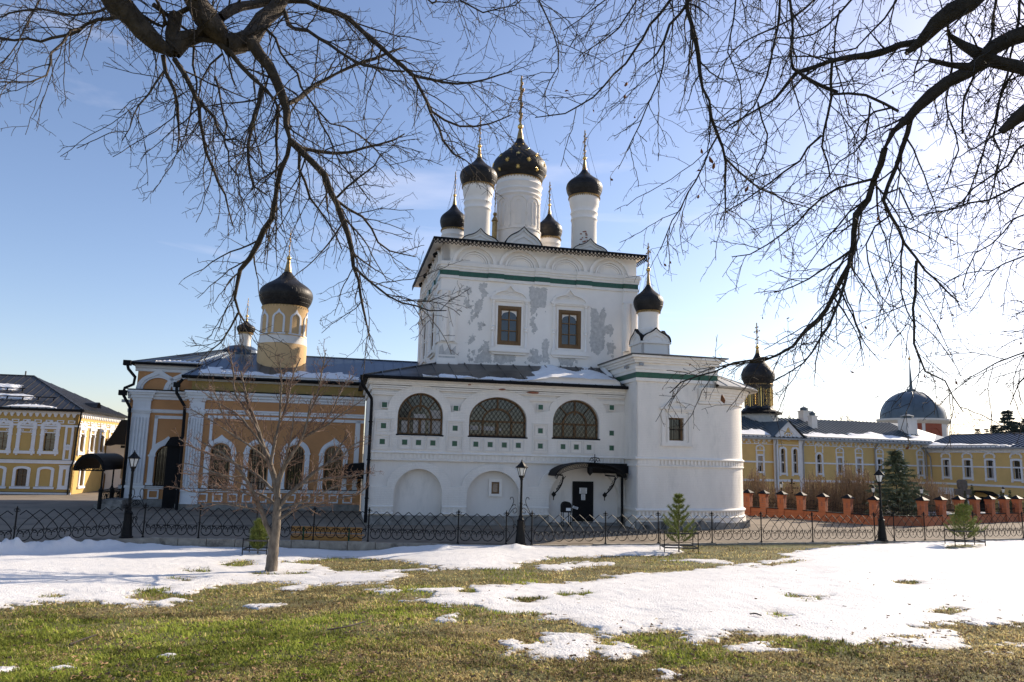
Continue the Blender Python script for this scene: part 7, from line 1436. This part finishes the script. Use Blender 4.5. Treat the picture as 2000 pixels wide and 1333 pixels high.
# dry leaves and seed bracts still hanging in the right tree
mb = MB(); g = np.random.default_rng(3); ends = B2_[:, -1]
for i in g.choice(len(ends), 260, replace=False):
    c = ends[i]; s_ = g.uniform(.008, .022)*(2.0 if g.uniform() < .06 else 1); u_ = g.normal(0, 1, 3); u_[2] -= 1.6; u_ /= np.linalg.norm(u_); v_ = np.cross(u_, g.normal(0, 1, 3)); v_ /= np.linalg.norm(v_); n_ = np.cross(u_, v_)*.3
    mb.add([c, c+(u_*.8+v_*.55+n_)*s_, c+(u_*1.6+v_*.5)*s_, c+u_*2.3*s_, c+(u_*1.5-v_*.6+n_)*s_, c+(u_*.7-v_*.45)*s_], [(0, 1, 2, 3), (0, 3, 4, 5)])
for px, py, k in ((1386, 305, .07), (1396, 318, .05), (1370, 290, .045), (1225, 160, .05), (1222, 185, .04), (1365, 380, .04), (1462, 362, .05), (1743, 176, .035), (1410, 770, .07), (1895, 258, .04), (1714, 340, .04)):
    c = aty(px, py, 7.2); u_ = np.array([g.uniform(-.4, .4), g.uniform(-.4, .4), -1]); v_ = np.array([1, .3, 0]); n_ = np.array([0, .3, 0]); s_ = k
    mb.add([c, c+(u_*.4+v_*.35+n_)*s_, c+(u_*.9+v_*.3)*s_, c+u_*1.4*s_, c+(u_*.9-v_*.35+n_)*s_, c+(u_*.35-v_*.25)*s_], [(0, 1, 2, 3), (0, 3, 4, 5)])
o = mb.build('dry_leaves', M['leaf'], T2, norm=False); o['kind'] = 'stuff'
# ---------------------------------------------------------------- young pines inside low board guards
def pine(px, py, h, lab, seed, wide=.34, dens=1.):
    g = np.random.default_rng(seed); p = ground_at(px, py); T = Thing('young_pine', lab, 'tree', WORLD, tuple(p), 'young pines along the fence')
    mb = MB(); mb.tube([p+[0, 0, -.05], p+[.01, 0, h*.5], p+[0, .01, h*.97]], [.03, .02, .008], 6); mb.build('trunk', M['applebark'], T)
    br = []
    for z in np.arange(.16, .97, .085/dens):
        n = int(g.integers(5, 8)); a0_ = g.uniform(0, 6.28); L_ = h*wide*(1-z)**.75*(.75+.5*g.uniform())+.05
        for k in range(n):
            a = a0_+k*6.28/n+g.normal(0, .2); l = L_*g.uniform(.5, 1.25); b = p+[0, 0, z*h]; br.append([b+np.array([math.cos(a)*l*t, math.sin(a)*l*t, (.20*t+.50*t*t)*l]) for t in np.linspace(0, 1, 5)])
    br.append([p+[0, 0, h*(.8+.2*t)] for t in np.linspace(0, 1, 5)]); br = np.array(br); w_ = Wood(); w_.add(br, np.tile(np.linspace(.010, .005, 5), (len(br), 1)), 4); w_.build('branches', M['applebark'], T)
    N = 210; V = []
    for b in br:
        t = g.uniform(.18, 1, N)**.7*4; i = np.minimum(t.astype(int), 3); o = b[i]+(b[i+1]-b[i])*(t-i)[:, None]; d = b[4]-b[2]; d = d/np.linalg.norm(d); dr = d[None]*.75+g.normal(0, .55, (N, 3)); dr[:, 2] += .25; dr /= np.linalg.norm(dr, axis=1)[:, None]; l = g.uniform(.08, .16, N)*(.7+.3*min(1, h)); s_ = np.cross(dr, g.normal(0, 1, (N, 3))); s_ /= np.linalg.norm(s_, axis=1)[:, None]
        V.append(np.stack([o-s_*.0065, o+s_*.0065, o+dr*l[:, None]], 1))
    V = np.concatenate(V).reshape(-1, 3)-T.base; raw_mesh('needles', V, np.arange(len(V)).reshape(-1, 3), M['needle'], False, T.o)
    return p
def guard(p, w_, d_, lab, h=.62):
    T = Thing('tree_guard', lab, 'tree guard', WORLD, tuple(p), 'low board guards around the young pines')
    c = [(-w_, -d_), (w_, -d_), (w_, d_), (-w_, d_)]
    for x, y in c: mb = MB(); mb.box(p[0]+x-.014, p[0]+x+.014, p[1]+y-.014, p[1]+y+.014, p[2]-.2, p[2]+h); mb.build('leg', M['iron'], T)
    for z in (.20, h-.08):
        for i in range(4):
            a, b = c[i], c[(i+1) % 4]; mb = MB(); mb.bar((p[0]+a[0], p[1]+a[1], p[2]+z+.01*(i % 2)), (p[0]+b[0], p[1]+b[1], p[2]+z+.01*(i % 2)), .025, .05); mb.build('rail', M['guard'], T)
pA = pine(503, 1084, 1.18, 'small young pine beside the apple tree trunk', 1, .30); guard(pA, .42, .35, 'dark board guard around the smallest pine beside the apple tree', .6)
pB = pine(1326, 1079, 2.05, 'slender young pine in front of the white apse', 2, .34, .85); guard(pB, .62, .4, 'dark board guard around the slender pine before the apse', .8)
pC = pine(1885, 1066, 1.75, 'bushy young pine standing in the snow at the right', 3, .46, 1.0); guard(pC, .66, .38, 'dark board guard around the bushy pine in the snow at right', .72)
# ---------------------------------------------------------------- spruce, thujas, shrubs behind the brick wall
def conifer(px, pytop, Y, zb, r, lab, mat, seed, name='spruce_tree', group=None, dens=1., narrow=False):
    g = np.random.default_rng(seed); t_ = aty(px, pytop, Y); h = t_[2]-zb; p = np.array([t_[0], Y, zb]); T = Thing(name, lab, 'tree', WORLD, tuple(p), group)
    mb = MB(); mb.tube([p, p+[0, 0, h*.5], p+[0, 0, h]], [h*.018, h*.010, .01], 6); mb.build('trunk', M['bark'], T)
    V = []; nl = int(26*dens)
    for i in range(nl):
        z = .05+.93*(i+g.uniform(0, .7))/nl; L_ = r*(1-z)**.85*g.uniform(.8, 1.15)+.03*r; nb_ = max(5, int(13*(1-z*.5)))
        for k in range(nb_):
            a = g.uniform(0, 6.28); l = L_*g.uniform(.6, 1.12); n = 26; u_ = g.uniform(.12, 1, n); o = p+np.stack([np.cos(a)*l*u_, np.sin(a)*l*u_, z*h+(-.30*u_+.22*u_**2+(.9*u_ if narrow else 0))*l+0*u_], 1)
            d = np.stack([np.cos(a)+g.normal(0, .8, n), np.sin(a)+g.normal(0, .8, n), g.normal(-.25 if not narrow else .9, .35, n)], 1); d /= np.linalg.norm(d, axis=1)[:, None]; ln = (r*.16)*g.uniform(.5, 1.2, n); s_ = np.cross(d, g.normal(0, 1, (n, 3))); s_ /= np.linalg.norm(s_, axis=1)[:, None]; wd = r*.022
            V.append(np.stack([o-s_*wd, o+s_*wd, o+d*ln[:, None]], 1))
    V = np.concatenate(V).reshape(-1, 3)-T.base; raw_mesh('crown', V, np.arange(len(V)).reshape(-1, 3), mat, False, T.o)
conifer(1747, 876, 46.5, -.1, 2.3, 'tall dense spruce beside the right street lamp behind the brick wall', M['spruce'], 4, dens=1.15)
for i, (px, py, Y, lab) in enumerate(((1898, 947, 51, 'narrow dark thuja just right of the stone cross'), (1884, 958, 52, 'narrow thuja half hidden behind the stone cross'), (1955, 958, 52, 'narrow thuja left of the wing door lantern'), (1972, 957, 53, 'narrow thuja at the right edge behind the pillars'))):
    conifer(px, py, Y, -.3, .42, lab, M['thuja'], 40+i, 'thuja', 'narrow thujas on the graves', 1.0, True)
def shrub(px, pytop, Y, zb, r, lab, seed, n=150):
    g = np.random.default_rng(seed); t_ = aty(px, pytop, Y); h = t_[2]-zb; p = np.array([t_[0], Y, zb]); T = Thing('bare_shrub', lab, 'shrub', WORLD, tuple(p), 'bare shrubs behind the brick wall')
    st = []
    for k in range(n):
        a = g.uniform(0, 6.28); q_ = g.uniform(0, 1)**.6; top = p+np.array([math.cos(a)*r*q_, math.sin(a)*r*.8*q_, h*math.sqrt(max(.05, 1-.75*q_*q_))*g.uniform(.7, 1.02)]); b = p+np.array([math.cos(a)*.18, math.sin(a)*.18, 0])*q_
        st.append([b+(top-b)*t+np.array([math.cos(a), math.sin(a), 0])*.12*h*math.sin(3.14*t)*q_+g.normal(0, .03, 3)*t for t in np.linspace(0, 1, 7)])
    st = np.array(st); rs = np.tile(np.linspace(.024, .012, 7), (n, 1)); w_ = Wood(); w_.add(st, rs, 3); w_.build('stems', M['shrub'], T)
    w_ = Wood(); P1, R1 = children(as_par(st, rs), g, .22, (.2, .6), .6, .011, .013, 4, (20, 50), .1, .06, start=.3, up=.2); w_.add(P1, R1, 3); P2, R2 = children(as_par(P1, R1), g, .2, (.08, .25), .8, .010, .011, 3, (25, 60), 0, .1, start=.3); w_.add(P2, R2, 3); w_.build('twigs', M['shrub'], T)
for i, (px, py, Y, r, lab, n) in enumerate(((1477, 915, 53, 1.35, 'rounded reddish bare shrub next to the apse', 170), (1540, 938, 52, 1.2, 'low bare shrub around the iron grave cross', 130), (1592, 922, 51, 1.35, 'tangled bare shrub right of the iron cross', 150), (1655, 902, 50, 1.45, 'tall upright bare shrub in the middle of the row', 150), (1690, 915, 49, 1.2, 'bare shrub just left of the right street lamp', 130), (1795, 917, 50, 1.5, 'bare shrub to the right of the tall spruce', 150), (1830, 935, 51, 1.2, 'lower bare shrub left of the stone cross', 110), (1620, 935, 50.5, 1.1, 'low bare shrub between two taller ones', 110))):
    shrub(px, py, Y, -.5, r, lab, 60+i, int(n*1.1))
# ---------------------------------------------------------------- trees beyond the roofs
def bare_tree(px, pytop, Y, zb, r, lab, seed):
    g = np.random.default_rng(seed); t_ = aty(px, pytop, Y); h = t_[2]-zb; p = np.array([t_[0], Y, zb]); T = Thing('bare_tree', lab, 'tree', WORLD, tuple(p), 'bare trees beyond the roofs')
    st = [np.array([p, p+[0, 0, h*.3], p+[.2, 0, h*.55], p+[.1, .1, h*.85]])]; w_ = Wood(); tr_ = [(st[0], np.array([.22, .18, .12, .05]))]; add_list(w_, tr_, 6); w_.build('trunk', M['bark'], T)
    w_ = Wood(); P1, R1 = children(tr_, g, .35, (r*.8, r*1.3), .5, .05, .10, 6, (30, 60), .3, .05, start=.45, up=.4, lenpos=.4); w_.add(P1, R1, 4); P2, R2 = children(as_par(P1, R1), g, .45, (.6, r*.6), .6, .035, .05, 5, (25, 55), .1, .08, start=.2, up=.3); w_.add(P2, R2, 3); P3, R3 = children(as_par(P2, R2), g, .4, (.3, .9), .7, .022, .03, 4, (25, 55), .1, .1, start=.2, up=.2); w_.add(P3, R3, 3); w_.build('crown', M['twig'], T)
for i, (px, py, Y, r, lab) in enumerate(((1545, 799, 100, 2.3, 'thin bare tree above the roof between turret and chimney'), (1652, 804, 105, 3.4, 'round bare crown above the middle of the long roof'), (1708, 809, 105, 1.6, 'small narrow bare tree left of the grey dome'), (1858, 832, 118, 2.6, 'bare tree right of the round tower'))):
    bare_tree(px, py, Y, -2, r, lab, 80+i)
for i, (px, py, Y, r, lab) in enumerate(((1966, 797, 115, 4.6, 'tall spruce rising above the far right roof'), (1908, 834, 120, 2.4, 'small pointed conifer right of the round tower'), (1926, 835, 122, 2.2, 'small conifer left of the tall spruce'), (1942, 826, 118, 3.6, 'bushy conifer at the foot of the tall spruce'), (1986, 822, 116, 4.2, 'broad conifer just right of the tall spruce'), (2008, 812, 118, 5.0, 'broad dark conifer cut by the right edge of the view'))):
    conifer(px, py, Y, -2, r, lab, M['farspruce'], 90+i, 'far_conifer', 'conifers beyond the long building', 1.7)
